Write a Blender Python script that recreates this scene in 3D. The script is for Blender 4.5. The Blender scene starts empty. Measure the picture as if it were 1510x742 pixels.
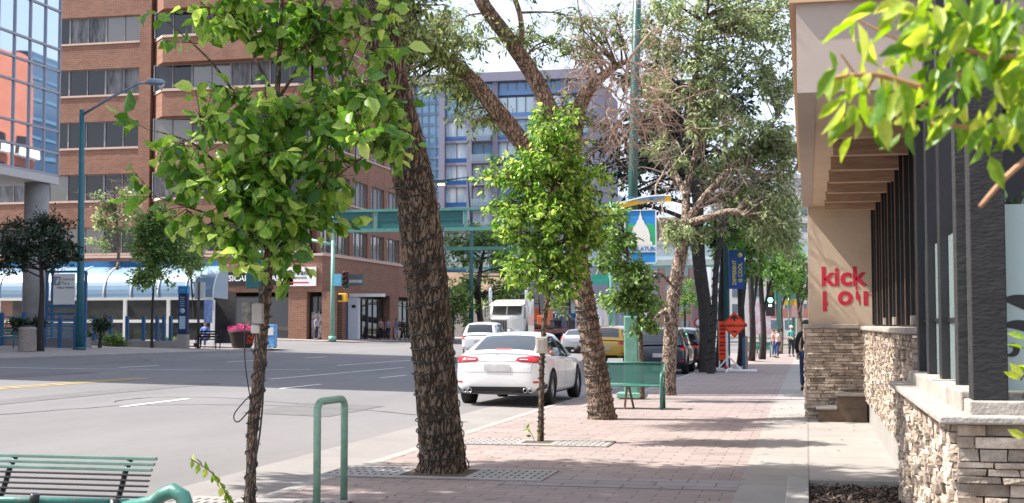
import bpy, bmesh, math, random
import numpy as np
from mathutils import Vector, Matrix, noise
from mathutils.bvhtree import BVHTree
R=math.radians
scene=bpy.context.scene
COL=scene.collection
rnd=random.Random(7)
# ---------------------------------------------------------------- camera geometry (metres; +Y runs down the street)
F=1950.0; H=1.6
PT=math.atan(107/F); AZ=math.atan(435*math.cos(PT)/F)
FV=Vector((-math.sin(AZ)*math.cos(PT),math.cos(AZ)*math.cos(PT),math.sin(PT)))
RV=Vector((math.cos(AZ),math.sin(AZ),0))
UV=Vector((math.sin(AZ)*math.sin(PT),-math.cos(AZ)*math.sin(PT),math.cos(PT)))
def at(u,v,D): return Vector((0,0,H))+(FV+RV*((u-755)/F)+UV*((371-v)/F))*D
def gz(x,y): return .028*max(0,min(-(x+5.2),40)) - .006*max(0,y-25)
def gp(u,v,dz=0):
    lo,hi=2,600
    for _ in range(50):
        m=(lo+hi)/2; p=at(u,v,m)
        if p.z>gz(p.x,p.y)+dz: lo=m
        else: hi=m
    return at(u,v,lo)
# ---------------------------------------------------------------- objects
ORG={}
def tag(o,label=None,cat=None,group=None,kind=None):
    if label: o['label']=label
    if cat: o['category']=cat
    if group: o['group']=group
    if kind: o['kind']=kind
    return o
def thing(name,label,cat,loc=(0,0,0),rz=0,group=None):
    o=bpy.data.objects.new(name,None); COL.objects.link(o); o.location=loc; o.rotation_euler=(0,0,rz)
    o.empty_display_size=.2
    ORG[o.name]=Vector(loc) if rz==0 else Vector((0,0,0))
    return tag(o,label,cat,group)
def link(name,me,parent=None,local=False):
    o=bpy.data.objects.new(name,me); COL.objects.link(o)
    if parent is not None:
        o.parent=parent
        org=ORG.get(parent.name,Vector((0,0,0)))
        if not local and org.length>0: me.transform(Matrix.Translation(-org))
        ORG[o.name]=Vector((0,0,0)) if local else org
    return o
def dup(root,loc,rz=None,label=None,group=None,scale=None):
    r=root.copy(); COL.objects.link(r); r.location=loc
    if rz is not None: r.rotation_euler=(0,0,rz)
    if scale is not None: r.scale=(scale,)*3
    if label: r['label']=label
    if group: r['group']=group
    for ch in list(root.children):
        c=ch.copy(); COL.objects.link(c); c.parent=r
        for g in ch.children:
            d=g.copy(); COL.objects.link(d); d.parent=c
    return r
def V(*a): return Vector(a)
class MB:
    def __init__(s): s.v=[]; s.f=[]; s.mi=[]; s.sm=[]; s.M=None; s.m=0; s.smooth=False
    def add(s,vs,fs):
        b=len(s.v)
        if s.M is not None: vs=[s.M@Vector(v) for v in vs]
        s.v.extend([tuple(v) for v in vs])
        for f in fs: s.f.append([b+i for i in f]); s.mi.append(s.m); s.sm.append(s.smooth)
        return s
    def box(s,x0,x1,y0,y1,z0,z1):
        return s.add([(x0,y0,z0),(x1,y0,z0),(x1,y1,z0),(x0,y1,z0),(x0,y0,z1),(x1,y0,z1),(x1,y1,z1),(x0,y1,z1)],
          [(0,3,2,1),(4,5,6,7),(0,1,5,4),(1,2,6,5),(2,3,7,6),(3,0,4,7)])
    def cbox(s,c,sx,sy,sz,rz=0,bev=0):
        hx,hy,hz=sx/2,sy/2,sz/2; ca,sa=math.cos(rz),math.sin(rz)
        vs=[(-hx,-hy,-hz),(hx,-hy,-hz),(hx,hy,-hz),(-hx,hy,-hz),(-hx,-hy,hz),(hx,-hy,hz),(hx,hy,hz),(-hx,hy,hz)]
        vs=[(c[0]+x*ca-y*sa,c[1]+x*sa+y*ca,c[2]+z) for x,y,z in vs]
        return s.add(vs,[(0,3,2,1),(4,5,6,7),(0,1,5,4),(1,2,6,5),(2,3,7,6),(3,0,4,7)])
    def quad(s,a,b,c,d): return s.add([a,b,c,d],[(0,1,2,3)])
    def beam(s,a,b,w,h,up=(0,0,1)):
        a=Vector(a); b=Vector(b); d=(b-a).normalized(); sd=d.cross(Vector(up))
        if sd.length<1e-4: sd=d.cross(Vector((1,0,0)))
        sd.normalize(); u=sd.cross(d)
        sd*=w/2; u*=h/2
        vs=[a-sd-u,a+sd-u,a+sd+u,a-sd+u,b-sd-u,b+sd-u,b+sd+u,b-sd+u]
        return s.add(vs,[(0,1,2,3),(7,6,5,4),(0,4,5,1),(1,5,6,2),(2,6,7,3),(3,7,4,0)])
    def tube(s,pts,r,n=8,cap=True,disp=None):
        pts=[Vector(p) for p in pts]; m=len(pts)
        rs=r if hasattr(r,'__len__') else [r]*m
        vs=[]; prev=None; T=[]
        for i in range(m):
            t=(pts[min(i+1,m-1)]-pts[max(i-1,0)])
            T.append(t.normalized() if t.length>1e-9 else Vector((0,0,1)))
        ref=Vector((1,0,0)) if abs(T[0].x)<.9 else Vector((0,1,0))
        nrm=(ref-T[0]*ref.dot(T[0])).normalized()
        for i in range(m):
            nrm=(nrm-T[i]*nrm.dot(T[i]))
            if nrm.length<1e-6: nrm=T[i].orthogonal()
            nrm.normalize(); bn=T[i].cross(nrm)
            for k in range(n):
                a=2*math.pi*k/n; d=nrm*math.cos(a)+bn*math.sin(a)
                rr=rs[i]
                if disp: rr=rr*(1+disp(i,k,pts[i]+d*rs[i]))
                vs.append(pts[i]+d*rr)
        fs=[]
        for i in range(m-1):
            for k in range(n):
                k2=(k+1)%n; fs.append((i*n+k,i*n+k2,(i+1)*n+k2,(i+1)*n+k))
        if cap: fs.append(tuple(range(n-1,-1,-1))); fs.append(tuple((m-1)*n+k for k in range(n)))
        sm=s.smooth; s.smooth=True; s.add(vs,fs); s.smooth=sm
        if cap: s.sm[-1]=False; s.sm[-2]=False
        return s
    def cyl(s,c,r,h,n=16,r2=None):
        c=Vector(c); return s.tube([c,c+Vector((0,0,h))],[r,r if r2 is None else r2],n)
    def lathe(s,prof,n=20,c=(0,0,0),axis='z'):
        vs=[];fs=[];m=len(prof)
        for (r,z) in prof:
            for k in range(n):
                a=2*math.pi*k/n
                if axis=='z': vs.append((c[0]+r*math.cos(a),c[1]+r*math.sin(a),c[2]+z))
                elif axis=='x': vs.append((c[0]+z,c[1]+r*math.cos(a),c[2]+r*math.sin(a)))
                else: vs.append((c[0]+r*math.cos(a),c[1]+z,c[2]+r*math.sin(a)))
        for i in range(m-1):
            for k in range(n):
                k2=(k+1)%n; fs.append((i*n+k,i*n+k2,(i+1)*n+k2,(i+1)*n+k))
        sm=s.smooth; s.smooth=True; s.add(vs,fs); s.smooth=sm; return s
    def prism(s,poly,dirv):
        n=len(poly); p=[Vector(q) for q in poly]; d=Vector(dirv)
        return s.add(p+[q+d for q in p],[tuple(range(n-1,-1,-1)),tuple(n+i for i in range(n))]+[(i,(i+1)%n,n+(i+1)%n,n+i) for i in range(n)])
    def mesh(s,name,mats):
        me=bpy.data.meshes.new(name); me.from_pydata(s.v,[],s.f)
        if not isinstance(mats,(list,tuple)): mats=[mats]
        for m in mats: me.materials.append(m)
        me.polygons.foreach_set('material_index',s.mi); me.polygons.foreach_set('use_smooth',s.sm)
        me.update(); return me
    def build(s,name,mats,parent=None,bevel=0,local=False,fixn=False):
        me=s.mesh(name,mats)
        if fixn:
            b=bmesh.new(); b.from_mesh(me); bmesh.ops.recalc_face_normals(b,faces=b.faces); b.to_mesh(me); b.free()
        o=link(name,me,parent,local)
        if bevel:
            m=o.modifiers.new('b','BEVEL'); m.width=bevel; m.segments=2; m.limit_method='ANGLE'; m.angle_limit=R(40)
            m.harden_normals=False
        return o
def single(mb,name,mats,label,cat,group=None,bevel=0,base=None,**k):
    """a thing that is one mesh, its origin at its base"""
    xs=np.array(mb.v)
    if base is None: base=Vector((xs[:,0].mean(),xs[:,1].mean(),xs[:,2].min()))
    base=Vector(base)
    me=mb.mesh(name,mats); me.transform(Matrix.Translation(-base))
    o=bpy.data.objects.new(name,me); COL.objects.link(o); o.location=base
    if bevel:
        m=o.modifiers.new('b','BEVEL'); m.width=bevel; m.segments=2; m.limit_method='ANGLE'
    return tag(o,label,cat,group)
def baked(o):
    dg=bpy.context.evaluated_depsgraph_get(); me=bpy.data.meshes.new_from_object(o.evaluated_get(dg)); return me
# ---------------------------------------------------------------- text
def text_into(mb,txt,size,M,bold=0,depth=.004,align='CENTER',shear=0,keep=None,space=1):
    cu=bpy.data.curves.new('t','FONT'); cu.body=txt; cu.size=size; cu.align_x=align; cu.align_y='CENTER'
    cu.offset=bold; cu.extrude=depth; cu.shear=shear; cu.resolution_u=3; cu.space_character=space
    o=bpy.data.objects.new('t',cu); COL.objects.link(o)
    me=baked(o)
    vs=[v.co.copy() for v in me.vertices]; fs=[tuple(p.vertices) for p in me.polygons]
    if keep: fs=[f for f in fs if keep(sum((vs[i] for i in f),Vector())/len(f))]
    old=mb.M; mb.M=M; mb.add(vs,fs); mb.M=old
    bpy.data.objects.remove(o); bpy.data.curves.remove(cu); bpy.data.meshes.remove(me)
def facing(p,rz=0):
    """text plane: x to the right, y up, seen by someone looking along +Y (turned by rz about Z)"""
    return Matrix.Translation(Vector(p))@Matrix.Rotation(rz,4,'Z')@Matrix.Rotation(R(90),4,'X')
# ---------------------------------------------------------------- materials
MATS={}
def newmat(name):
    m=bpy.data.materials.new(name); m.use_nodes=True; nt=m.node_tree
    return m,nt,nt.nodes['Principled BSDF']
def N(nt,t,**k):
    n=nt.nodes.new(t)
    for a,b in k.items(): setattr(n,a,b)
    return n
def pm(name,col,rough=.6,metal=0,var=.15,scale=3.0,bump=0,bscale=None,col2=None,stretch=(1,1,1),coat=0,spec=.5,island=0,detail=5,dirt=None):
    if name in MATS: return MATS[name]
    m,nt,bs=newmat(name); L=nt.links
    bs.inputs['Roughness'].default_value=rough; bs.inputs['Metallic'].default_value=metal
    bs.inputs['Specular IOR Level'].default_value=spec
    bs.inputs['Coat Weight'].default_value=coat; bs.inputs['Coat Roughness'].default_value=.05
    c=Vector(col[:3]); c2=Vector(col2[:3]) if col2 else c*(1-var)
    c1=c if col2 else c*(1+var)
    tc=N(nt,'ShaderNodeTexCoord'); mp=N(nt,'ShaderNodeMapping'); mp.inputs['Scale'].default_value=stretch
    L.new(tc.outputs['Object'],mp.inputs[0])
    nz=N(nt,'ShaderNodeTexNoise'); nz.inputs['Scale'].default_value=scale; nz.inputs['Detail'].default_value=detail
    nz.inputs['Roughness'].default_value=.62
    L.new(mp.outputs[0],nz.inputs['Vector'])
    rp=N(nt,'ShaderNodeValToRGB'); rp.color_ramp.elements[0].position=.32; rp.color_ramp.elements[1].position=.68
    rp.color_ramp.elements[0].color=(*c2,1); rp.color_ramp.elements[1].color=(*c1,1)
    L.new(nz.outputs['Fac'],rp.inputs[0]); out=rp.outputs[0]
    if island:
        g=N(nt,'ShaderNodeNewGeometry'); hv=N(nt,'ShaderNodeHueSaturation')
        mr=N(nt,'ShaderNodeMapRange'); mr.inputs['To Min'].default_value=1-island; mr.inputs['To Max'].default_value=1+island
        L.new(g.outputs['Random Per Island'],mr.inputs['Value']); L.new(mr.outputs[0],hv.inputs['Value']); L.new(out,hv.inputs['Color']); out=hv.outputs[0]
    if dirt:
        n2=N(nt,'ShaderNodeTexNoise'); n2.inputs['Scale'].default_value=dirt[1]; n2.inputs['Detail'].default_value=8; n2.inputs['Roughness'].default_value=.7
        L.new(mp.outputs[0],n2.inputs['Vector'])
        r2=N(nt,'ShaderNodeValToRGB'); r2.color_ramp.elements[0].position=.5; r2.color_ramp.elements[1].position=.72
        L.new(n2.outputs['Fac'],r2.inputs[0])
        mm=N(nt,'ShaderNodeMath',operation='MULTIPLY'); mm.inputs[1].default_value=dirt[2]; L.new(r2.outputs[0],mm.inputs[0])
        mx=N(nt,'ShaderNodeMix',data_type='RGBA'); L.new(mm.outputs[0],mx.inputs[0]); L.new(out,mx.inputs[6]); mx.inputs[7].default_value=(*dirt[0],1); out=mx.outputs[2]
    L.new(out,bs.inputs['Base Color'])
    if bump:
        b=N(nt,'ShaderNodeBump'); b.inputs['Strength'].default_value=min(1,bump); b.inputs['Distance'].default_value=.02
        n3=N(nt,'ShaderNodeTexNoise'); n3.inputs['Scale'].default_value=bscale or scale*6; n3.inputs['Detail'].default_value=6
        L.new(mp.outputs[0],n3.inputs['Vector']); L.new(n3.outputs['Fac'],b.inputs['Height']); L.new(b.outputs[0],bs.inputs['Normal'])
    MATS[name]=m; return m
def emis(name,col,s):
    m,nt,bs=newmat(name); bs.inputs['Emission Color'].default_value=(*col,1); bs.inputs['Emission Strength'].default_value=s
    bs.inputs['Base Color'].default_value=(*[c*.5 for c in col],1); return m
def brickmat(name,c1,c2,mortar,bw,bh,ms=.008,rough=.85,flat=False,var=.2,bump=.3,rot=False,dirt=None,offset=.5,spots=0):
    m,nt,bs=newmat(name); L=nt.links
    tc=N(nt,'ShaderNodeTexCoord'); sx=N(nt,'ShaderNodeSeparateXYZ'); cb=N(nt,'ShaderNodeCombineXYZ')
    L.new(tc.outputs['Object'],sx.inputs[0])
    if flat:
        if rot: L.new(sx.outputs['Y'],cb.inputs['X']); L.new(sx.outputs['X'],cb.inputs['Y'])
        else: L.new(sx.outputs['X'],cb.inputs['X']); L.new(sx.outputs['Y'],cb.inputs['Y'])
    else:
        ad=N(nt,'ShaderNodeMath',operation='ADD'); L.new(sx.outputs['X'],ad.inputs[0]); L.new(sx.outputs['Y'],ad.inputs[1])
        L.new(ad.outputs[0],cb.inputs['X']); L.new(sx.outputs['Z'],cb.inputs['Y'])
    br=N(nt,'ShaderNodeTexBrick'); br.offset=offset
    br.inputs['Color1'].default_value=(*c1,1); br.inputs['Color2'].default_value=(*c2,1); br.inputs['Mortar'].default_value=(*mortar,1)
    br.inputs['Scale'].default_value=1; br.inputs['Brick Width'].default_value=bw; br.inputs['Row Height'].default_value=bh
    br.inputs['Mortar Size'].default_value=ms; br.inputs['Mortar Smooth'].default_value=.2; br.inputs['Bias'].default_value=0
    L.new(cb.outputs[0],br.inputs['Vector'])
    nz=N(nt,'ShaderNodeTexNoise'); nz.inputs['Scale'].default_value=.7; nz.inputs['Detail'].default_value=9; nz.inputs['Roughness'].default_value=.7
    L.new(tc.outputs['Object'],nz.inputs['Vector'])
    mr=N(nt,'ShaderNodeMapRange'); mr.inputs['From Min'].default_value=.3; mr.inputs['From Max'].default_value=.7; mr.inputs['To Min'].default_value=1-var; mr.inputs['To Max'].default_value=1+var
    L.new(nz.outputs['Fac'],mr.inputs['Value'])
    hv=N(nt,'ShaderNodeHueSaturation'); L.new(br.outputs['Color'],hv.inputs['Color']); L.new(mr.outputs[0],hv.inputs['Value'])
    out=hv.outputs[0]
    if dirt:
        n2=N(nt,'ShaderNodeTexNoise'); n2.inputs['Scale'].default_value=dirt[1]; n2.inputs['Detail'].default_value=10; n2.inputs['Roughness'].default_value=.75
        L.new(tc.outputs['Object'],n2.inputs['Vector'])
        r2=N(nt,'ShaderNodeValToRGB'); r2.color_ramp.elements[0].position=.52; r2.color_ramp.elements[1].position=.7
        L.new(n2.outputs['Fac'],r2.inputs[0])
        mm=N(nt,'ShaderNodeMath',operation='MULTIPLY'); mm.inputs[1].default_value=dirt[2]; L.new(r2.outputs[0],mm.inputs[0])
        mx=N(nt,'ShaderNodeMix',data_type='RGBA'); L.new(mm.outputs[0],mx.inputs[0]); L.new(out,mx.inputs[6]); mx.inputs[7].default_value=(*dirt[0],1); out=mx.outputs[2]
    if spots:
        vo=N(nt,'ShaderNodeTexVoronoi'); vo.inputs['Scale'].default_value=spots; L.new(tc.outputs['Object'],vo.inputs['Vector'])
        lt=N(nt,'ShaderNodeMapRange'); lt.inputs['From Min'].default_value=.07; lt.inputs['From Max'].default_value=.11; lt.inputs['To Min'].default_value=.55; lt.inputs['To Max'].default_value=0; L.new(vo.outputs['Distance'],lt.inputs['Value'])
        m3=N(nt,'ShaderNodeMix',data_type='RGBA'); L.new(lt.outputs[0],m3.inputs[0]); L.new(out,m3.inputs[6]); m3.inputs[7].default_value=(.07,.065,.06,1); out=m3.outputs[2]
    L.new(out,bs.inputs['Base Color']); bs.inputs['Roughness'].default_value=rough
    if bump:
        b=N(nt,'ShaderNodeBump'); b.inputs['Strength'].default_value=bump; b.inputs['Distance'].default_value=.01; b.invert=True
        L.new(br.outputs['Fac'],b.inputs['Height']); L.new(b.outputs[0],bs.inputs['Normal'])
    return m
def glassmat(name,col,rough=.03,bump=.0,bs_=.4,metal=0,spec=.8):
    m,nt,b=newmat(name); L=nt.links
    b.inputs['Base Color'].default_value=(*col,1); b.inputs['Roughness'].default_value=rough; b.inputs['Metallic'].default_value=metal
    b.inputs['Specular IOR Level'].default_value=spec; b.inputs['IOR'].default_value=1.6
    if bump:
        tc=N(nt,'ShaderNodeTexCoord'); nz=N(nt,'ShaderNodeTexNoise'); nz.inputs['Scale'].default_value=bs_; nz.inputs['Detail'].default_value=1
        L.new(tc.outputs['Object'],nz.inputs['Vector']); bp=N(nt,'ShaderNodeBump'); bp.inputs['Strength'].default_value=bump; bp.inputs['Distance'].default_value=.1
        L.new(nz.outputs['Fac'],bp.inputs['Height']); L.new(bp.outputs[0],b.inputs['Normal'])
    return m
def clearglass(name,tint=(.75,.85,.83),op=.3,rough=.05):
    m,nt,b=newmat(name); L=nt.links; nt.nodes.remove(b); out=nt.nodes['Material Output']
    tr=N(nt,'ShaderNodeBsdfTransparent'); tr.inputs[0].default_value=(*[1-(1-t)*.3 for t in tint],1)
    df=N(nt,'ShaderNodeBsdfPrincipled'); df.inputs['Base Color'].default_value=(*tint,1); df.inputs['Roughness'].default_value=rough
    mx=N(nt,'ShaderNodeMixShader'); mx.inputs[0].default_value=op; L.new(tr.outputs[0],mx.inputs[1]); L.new(df.outputs[0],mx.inputs[2]); L.new(mx.outputs[0],out.inputs[0]); return m
def leafmat(name,c_dark,c_mid,c_light,trans=.4,rough=.45):
    m,nt,b=newmat(name); L=nt.links; out=nt.nodes['Material Output']
    g=N(nt,'ShaderNodeNewGeometry'); rp=N(nt,'ShaderNodeValToRGB'); e=rp.color_ramp.elements
    e[0].position=0; e[0].color=(*c_dark,1); e[1].position=1; e[1].color=(*c_light,1)
    k=e.new(.5); k.color=(*c_mid,1)
    tc=N(nt,'ShaderNodeTexCoord'); nz=N(nt,'ShaderNodeTexNoise'); nz.inputs['Scale'].default_value=55; nz.inputs['Detail'].default_value=4; L.new(tc.outputs['Object'],nz.inputs['Vector'])
    n1=N(nt,'ShaderNodeMath',operation='MULTIPLY_ADD'); L.new(nz.outputs['Fac'],n1.inputs[0]); n1.inputs[1].default_value=.9; n1.inputs[2].default_value=-.45
    n2=N(nt,'ShaderNodeTexNoise'); n2.inputs['Scale'].default_value=1.6; L.new(tc.outputs['Object'],n2.inputs['Vector'])
    n3=N(nt,'ShaderNodeMath',operation='MULTIPLY_ADD'); L.new(n2.outputs['Fac'],n3.inputs[0]); n3.inputs[1].default_value=1.1; n3.inputs[2].default_value=-.55
    a1=N(nt,'ShaderNodeMath',operation='ADD'); L.new(g.outputs['Random Per Island'],a1.inputs[0]); L.new(n1.outputs[0],a1.inputs[1])
    a2=N(nt,'ShaderNodeMath',operation='ADD',use_clamp=True); L.new(a1.outputs[0],a2.inputs[0]); L.new(n3.outputs[0],a2.inputs[1])
    L.new(a2.outputs[0],rp.inputs[0]); L.new(rp.outputs[0],b.inputs['Base Color'])
    bp=N(nt,'ShaderNodeBump'); bp.inputs['Strength'].default_value=.5; bp.inputs['Distance'].default_value=.004; L.new(nz.outputs['Fac'],bp.inputs['Height']); L.new(bp.outputs[0],b.inputs['Normal'])
    b.inputs['Roughness'].default_value=rough; b.inputs['Specular IOR Level'].default_value=.45
    tl=N(nt,'ShaderNodeBsdfTranslucent'); hv=N(nt,'ShaderNodeHueSaturation'); hv.inputs['Hue'].default_value=.485; hv.inputs['Saturation'].default_value=1.1; hv.inputs['Value'].default_value=1.5
    L.new(rp.outputs[0],hv.inputs['Color']); L.new(hv.outputs[0],tl.inputs[0])
    mx=N(nt,'ShaderNodeMixShader'); mx.inputs[0].default_value=trans
    L.new(b.outputs[0],mx.inputs[1]); L.new(tl.outputs[0],mx.inputs[2]); L.new(mx.outputs[0],out.inputs[0]); return m
# palette
TEAL=pm('teal_paint',(.065,.215,.19),.4,var=.12,scale=2,coat=.2,dirt=((.2,.25,.2),3,.4))
TEAL_D=pm('dark_teal_paint',(.022,.10,.11),.4,var=.12,scale=2)
TEAL_L=pm('pale_teal_paint',(.17,.37,.30),.45,var=.1,scale=3,dirt=((.12,.2,.15),4,.4))
BENCHG=pm('green_bench_paint',(.03,.15,.118),.45,var=.22,scale=7,coat=.1,bump=.15,bscale=40,dirt=((.13,.12,.09),13,.55))
BLUEP=pm('blue_frame_paint',(.03,.12,.27),.4,var=.1)
BLACKM=pm('black_metal',(.012,.012,.014),.35,var=.3,scale=8)
DARKM=pm('dark_metal',(.04,.042,.045),.5,var=.2)
STEEL=pm('grey_steel',(.35,.36,.37),.35,metal=.7,var=.1)
WHITEP=pm('white_paint',(.78,.78,.77),.45,var=.04)
CONC=pm('concrete',(.30,.283,.262),.9,var=.1,scale=2.2,bump=.25,bscale=60,dirt=((.24,.22,.2),1.3,.45))
CONC_D=pm('grey_concrete',(.30,.29,.28),.9,var=.14,scale=1.5,bump=.2,bscale=40)
def barkmat(name,light,mid,dark,s=(8.,8.,1.9),w=.07,dist=.03):
    m,nt,bs=newmat(name); L=nt.links; bs.inputs['Roughness'].default_value=.95; bs.inputs['Specular IOR Level'].default_value=.2
    tc=N(nt,'ShaderNodeTexCoord'); mp=N(nt,'ShaderNodeMapping'); mp.inputs['Scale'].default_value=s; L.new(tc.outputs['Object'],mp.inputs[0])
    n0=N(nt,'ShaderNodeTexNoise'); n0.inputs['Scale'].default_value=1.3; n0.inputs['Detail'].default_value=3; n0.inputs['Distortion'].default_value=.6; L.new(mp.outputs[0],n0.inputs['Vector'])
    ms=[]
    for sc in (1.0,2.3):
        n_=N(nt,'ShaderNodeTexNoise'); n_.inputs['Scale'].default_value=sc; n_.inputs['Detail'].default_value=2; n_.inputs['Distortion'].default_value=.5; L.new(mp.outputs[0],n_.inputs['Vector'])
        a=N(nt,'ShaderNodeMath',operation='SUBTRACT'); L.new(n_.outputs['Fac'],a.inputs[0]); a.inputs[1].default_value=.5
        b=N(nt,'ShaderNodeMath',operation='ABSOLUTE'); L.new(a.outputs[0],b.inputs[0])
        c=N(nt,'ShaderNodeMapRange'); c.inputs['From Max'].default_value=w; c.interpolation_type='SMOOTHSTEP'; L.new(b.outputs[0],c.inputs['Value']); ms.append(c)
    mn=N(nt,'ShaderNodeMath',operation='MULTIPLY'); L.new(ms[0].outputs[0],mn.inputs[0]); L.new(ms[1].outputs[0],mn.inputs[1])
    n2=N(nt,'ShaderNodeTexNoise'); n2.inputs['Scale'].default_value=3.5; n2.inputs['Detail'].default_value=8; n2.inputs['Roughness'].default_value=.7; L.new(mp.outputs[0],n2.inputs['Vector'])
    rp=N(nt,'ShaderNodeValToRGB'); rp.color_ramp.elements[0].position=.35; rp.color_ramp.elements[1].position=.68; rp.color_ramp.elements[0].color=(*mid,1); rp.color_ramp.elements[1].color=(*light,1); L.new(n2.outputs['Fac'],rp.inputs[0])
    mx=N(nt,'ShaderNodeMix',data_type='RGBA'); L.new(mn.outputs[0],mx.inputs[0]); mx.inputs[6].default_value=(*dark,1); L.new(rp.outputs[0],mx.inputs[7]); L.new(mx.outputs[2],bs.inputs['Base Color'])
    ad=N(nt,'ShaderNodeMath',operation='MULTIPLY_ADD'); L.new(n2.outputs['Fac'],ad.inputs[0]); ad.inputs[1].default_value=.6; L.new(mn.outputs[0],ad.inputs[2])
    bp=N(nt,'ShaderNodeBump'); bp.inputs['Strength'].default_value=1; bp.inputs['Distance'].default_value=dist; L.new(ad.outputs[0],bp.inputs['Height']); L.new(bp.outputs[0],bs.inputs['Normal'])
    return m
BARK=barkmat('elm_bark',(.32,.24,.175),(.165,.12,.088),(.045,.032,.024),(13,13,2.9),.065,.025)
BARK2=barkmat('light_elm_bark',(.42,.31,.235),(.24,.17,.125),(.08,.055,.042),(12,12,4.0),.06,.02)
BARK_D=pm('dark_bark',(.05,.042,.038),.95,col2=(.018,.016,.016),scale=9,stretch=(2,2,.5),bump=1,bscale=18)
BARK_L=barkmat('pale_bark',(.50,.40,.32),(.26,.19,.145),(.08,.055,.04),(7,7,4),.06,.02)
BARK_Y=barkmat('young_bark',(.36,.26,.19),(.19,.13,.095),(.05,.035,.028),(26,26,7),.08,.008)
TWIG_D=pm('dead_twig_bark',(.42,.32,.27),.9,var=.25,scale=5)
CABLE=pm('cable_rubber',(.012,.02,.018),.5,var=.3)
L_LIND=leafmat('broad_leaf',(.04,.13,.018),(.15,.32,.05),(.46,.60,.16),.52,.28)
L_ELM=leafmat('elm_leaf',(.05,.09,.025),(.15,.22,.065),(.34,.42,.18),.42,.4)
L_ELM2=leafmat('grey_elm_leaf',(.08,.13,.05),(.25,.33,.145),(.50,.56,.32),.5,.4)
L_DARK=leafmat('dark_leaf',(.008,.022,.012),(.02,.05,.022),(.045,.09,.035),.2)
L_BUSH=leafmat('shrub_leaf',(.05,.13,.03),(.15,.28,.07),(.36,.5,.18),.42,.35)
L_FRONT=leafmat('cherry_leaf',(.06,.16,.012),(.18,.32,.03),(.5,.56,.10),.5,.4)
L_FAR=leafmat('far_leaf',(.05,.14,.035),(.11,.25,.05),(.22,.40,.09),.45)
# ---------------------------------------------------------------- world, sun, camera
SUN_EL=R(52); SUN_PHI=math.atan(.2)   # the light travels along (cos, sin) = (+X, slightly +Y)
w=bpy.data.worlds.new('World'); scene.world=w; w.use_nodes=True
nt=w.node_tree; bg=nt.nodes['Background']; sky=nt.nodes.new('ShaderNodeTexSky'); sky.sky_type='NISHITA'; sky.sun_disc=False
sky.sun_elevation=SUN_EL; sky.air_density=1.0; sky.dust_density=6.0; sky.ozone_density=1.0; sky.altitude=600
sd=Vector((-math.cos(SUN_PHI),-math.sin(SUN_PHI),0))
sky.sun_rotation=math.atan2(sd.x,sd.y)
tcw=nt.nodes.new('ShaderNodeTexCoord'); mpw=nt.nodes.new('ShaderNodeMapping'); mpw.inputs['Scale'].default_value=(1,1,3.5); nt.links.new(tcw.outputs['Generated'],mpw.inputs[0])
nzw=nt.nodes.new('ShaderNodeTexNoise'); nzw.inputs['Scale'].default_value=2.2; nzw.inputs['Detail'].default_value=6; nt.links.new(mpw.outputs[0],nzw.inputs['Vector'])
rpw=nt.nodes.new('ShaderNodeMapRange'); rpw.inputs['From Min'].default_value=.35; rpw.inputs['From Max'].default_value=.7; rpw.inputs['To Min'].default_value=.35; rpw.inputs['To Max'].default_value=.8; nt.links.new(nzw.outputs['Fac'],rpw.inputs['Value'])
mxw=nt.nodes.new('ShaderNodeMix'); mxw.data_type='RGBA'; nt.links.new(rpw.outputs[0],mxw.inputs[0]); nt.links.new(sky.outputs[0],mxw.inputs[6]); mxw.inputs[7].default_value=(4.2,4.6,5.5,1)
nt.links.new(mxw.outputs[2],bg.inputs[0]); bg.inputs[1].default_value=.145
sl=bpy.data.lights.new('sun','SUN'); sl.energy=4.8; sl.angle=R(.53); sl.color=(1,.945,.87)
so=bpy.data.objects.new('sun',sl); COL.objects.link(so)
ld=Vector((math.cos(SUN_PHI)*math.cos(SUN_EL),math.sin(SUN_PHI)*math.cos(SUN_EL),-math.sin(SUN_EL)))
so.rotation_euler=ld.to_track_quat('-Z','Y').to_euler()
cd=bpy.data.cameras.new('camera'); co=bpy.data.objects.new('camera',cd); COL.objects.link(co); scene.camera=co
cd.sensor_width=36; cd.lens=F/1510*36; cd.clip_end=3000; cd.clip_start=.1
Mx=Matrix((RV,UV,-FV)).transposed().to_4x4(); Mx.translation=(0,0,H); co.matrix_world=Mx
cd.dof.use_dof=True; cd.dof.focus_distance=17; cd.dof.aperture_fstop=6.3
scene.view_settings.view_transform='Standard'; scene.view_settings.look='None'; scene.view_settings.exposure=1.12; scene.view_settings.gamma=1
scene.render.engine='CYCLES'
cy=scene.cycles; cy.max_bounces=6; cy.transparent_max_bounces=12; cy.transmission_bounces=3; cy.glossy_bounces=3; cy.diffuse_bounces=3
cy.use_adaptive_sampling=True; cy.use_denoising=True; cy.caustics_reflective=False; cy.caustics_refractive=False
cy.sample_clamp_indirect=6
# ---------------------------------------------------------------- ground sheets that follow the terrain
def sheet(name,x0,x1,y0,y1,dz,mat,step=None,skirt=0):
    mb=MB(); xs=sorted({x0,x1}|{c for c in (-45.2,-5.2) if x0<c<x1}); ys=sorted({y0,y1}|{c for c in (25,) if y0<c<y1})
    for a,b in zip(xs,xs[1:]):
        for c,d in zip(ys,ys[1:]):
            mb.quad((a,c,gz(a,c)+dz),(b,c,gz(b,c)+dz),(b,d,gz(b,d)+dz),(a,d,gz(a,d)+dz))
    o=mb.build(name,mat); return tag(o,kind='structure')
ASPH=pm('asphalt',(.158,.151,.152),.9,var=.12,scale=.35,bump=.3,bscale=90,stretch=(1,.25,1),dirt=((.12,.116,.117),.5,.5))
ASPH2=pm('asphalt_gutter',(.225,.21,.20),.92,var=.10,scale=.8,bump=.3,bscale=70,dirt=((.24,.22,.2),.9,.5))
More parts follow.
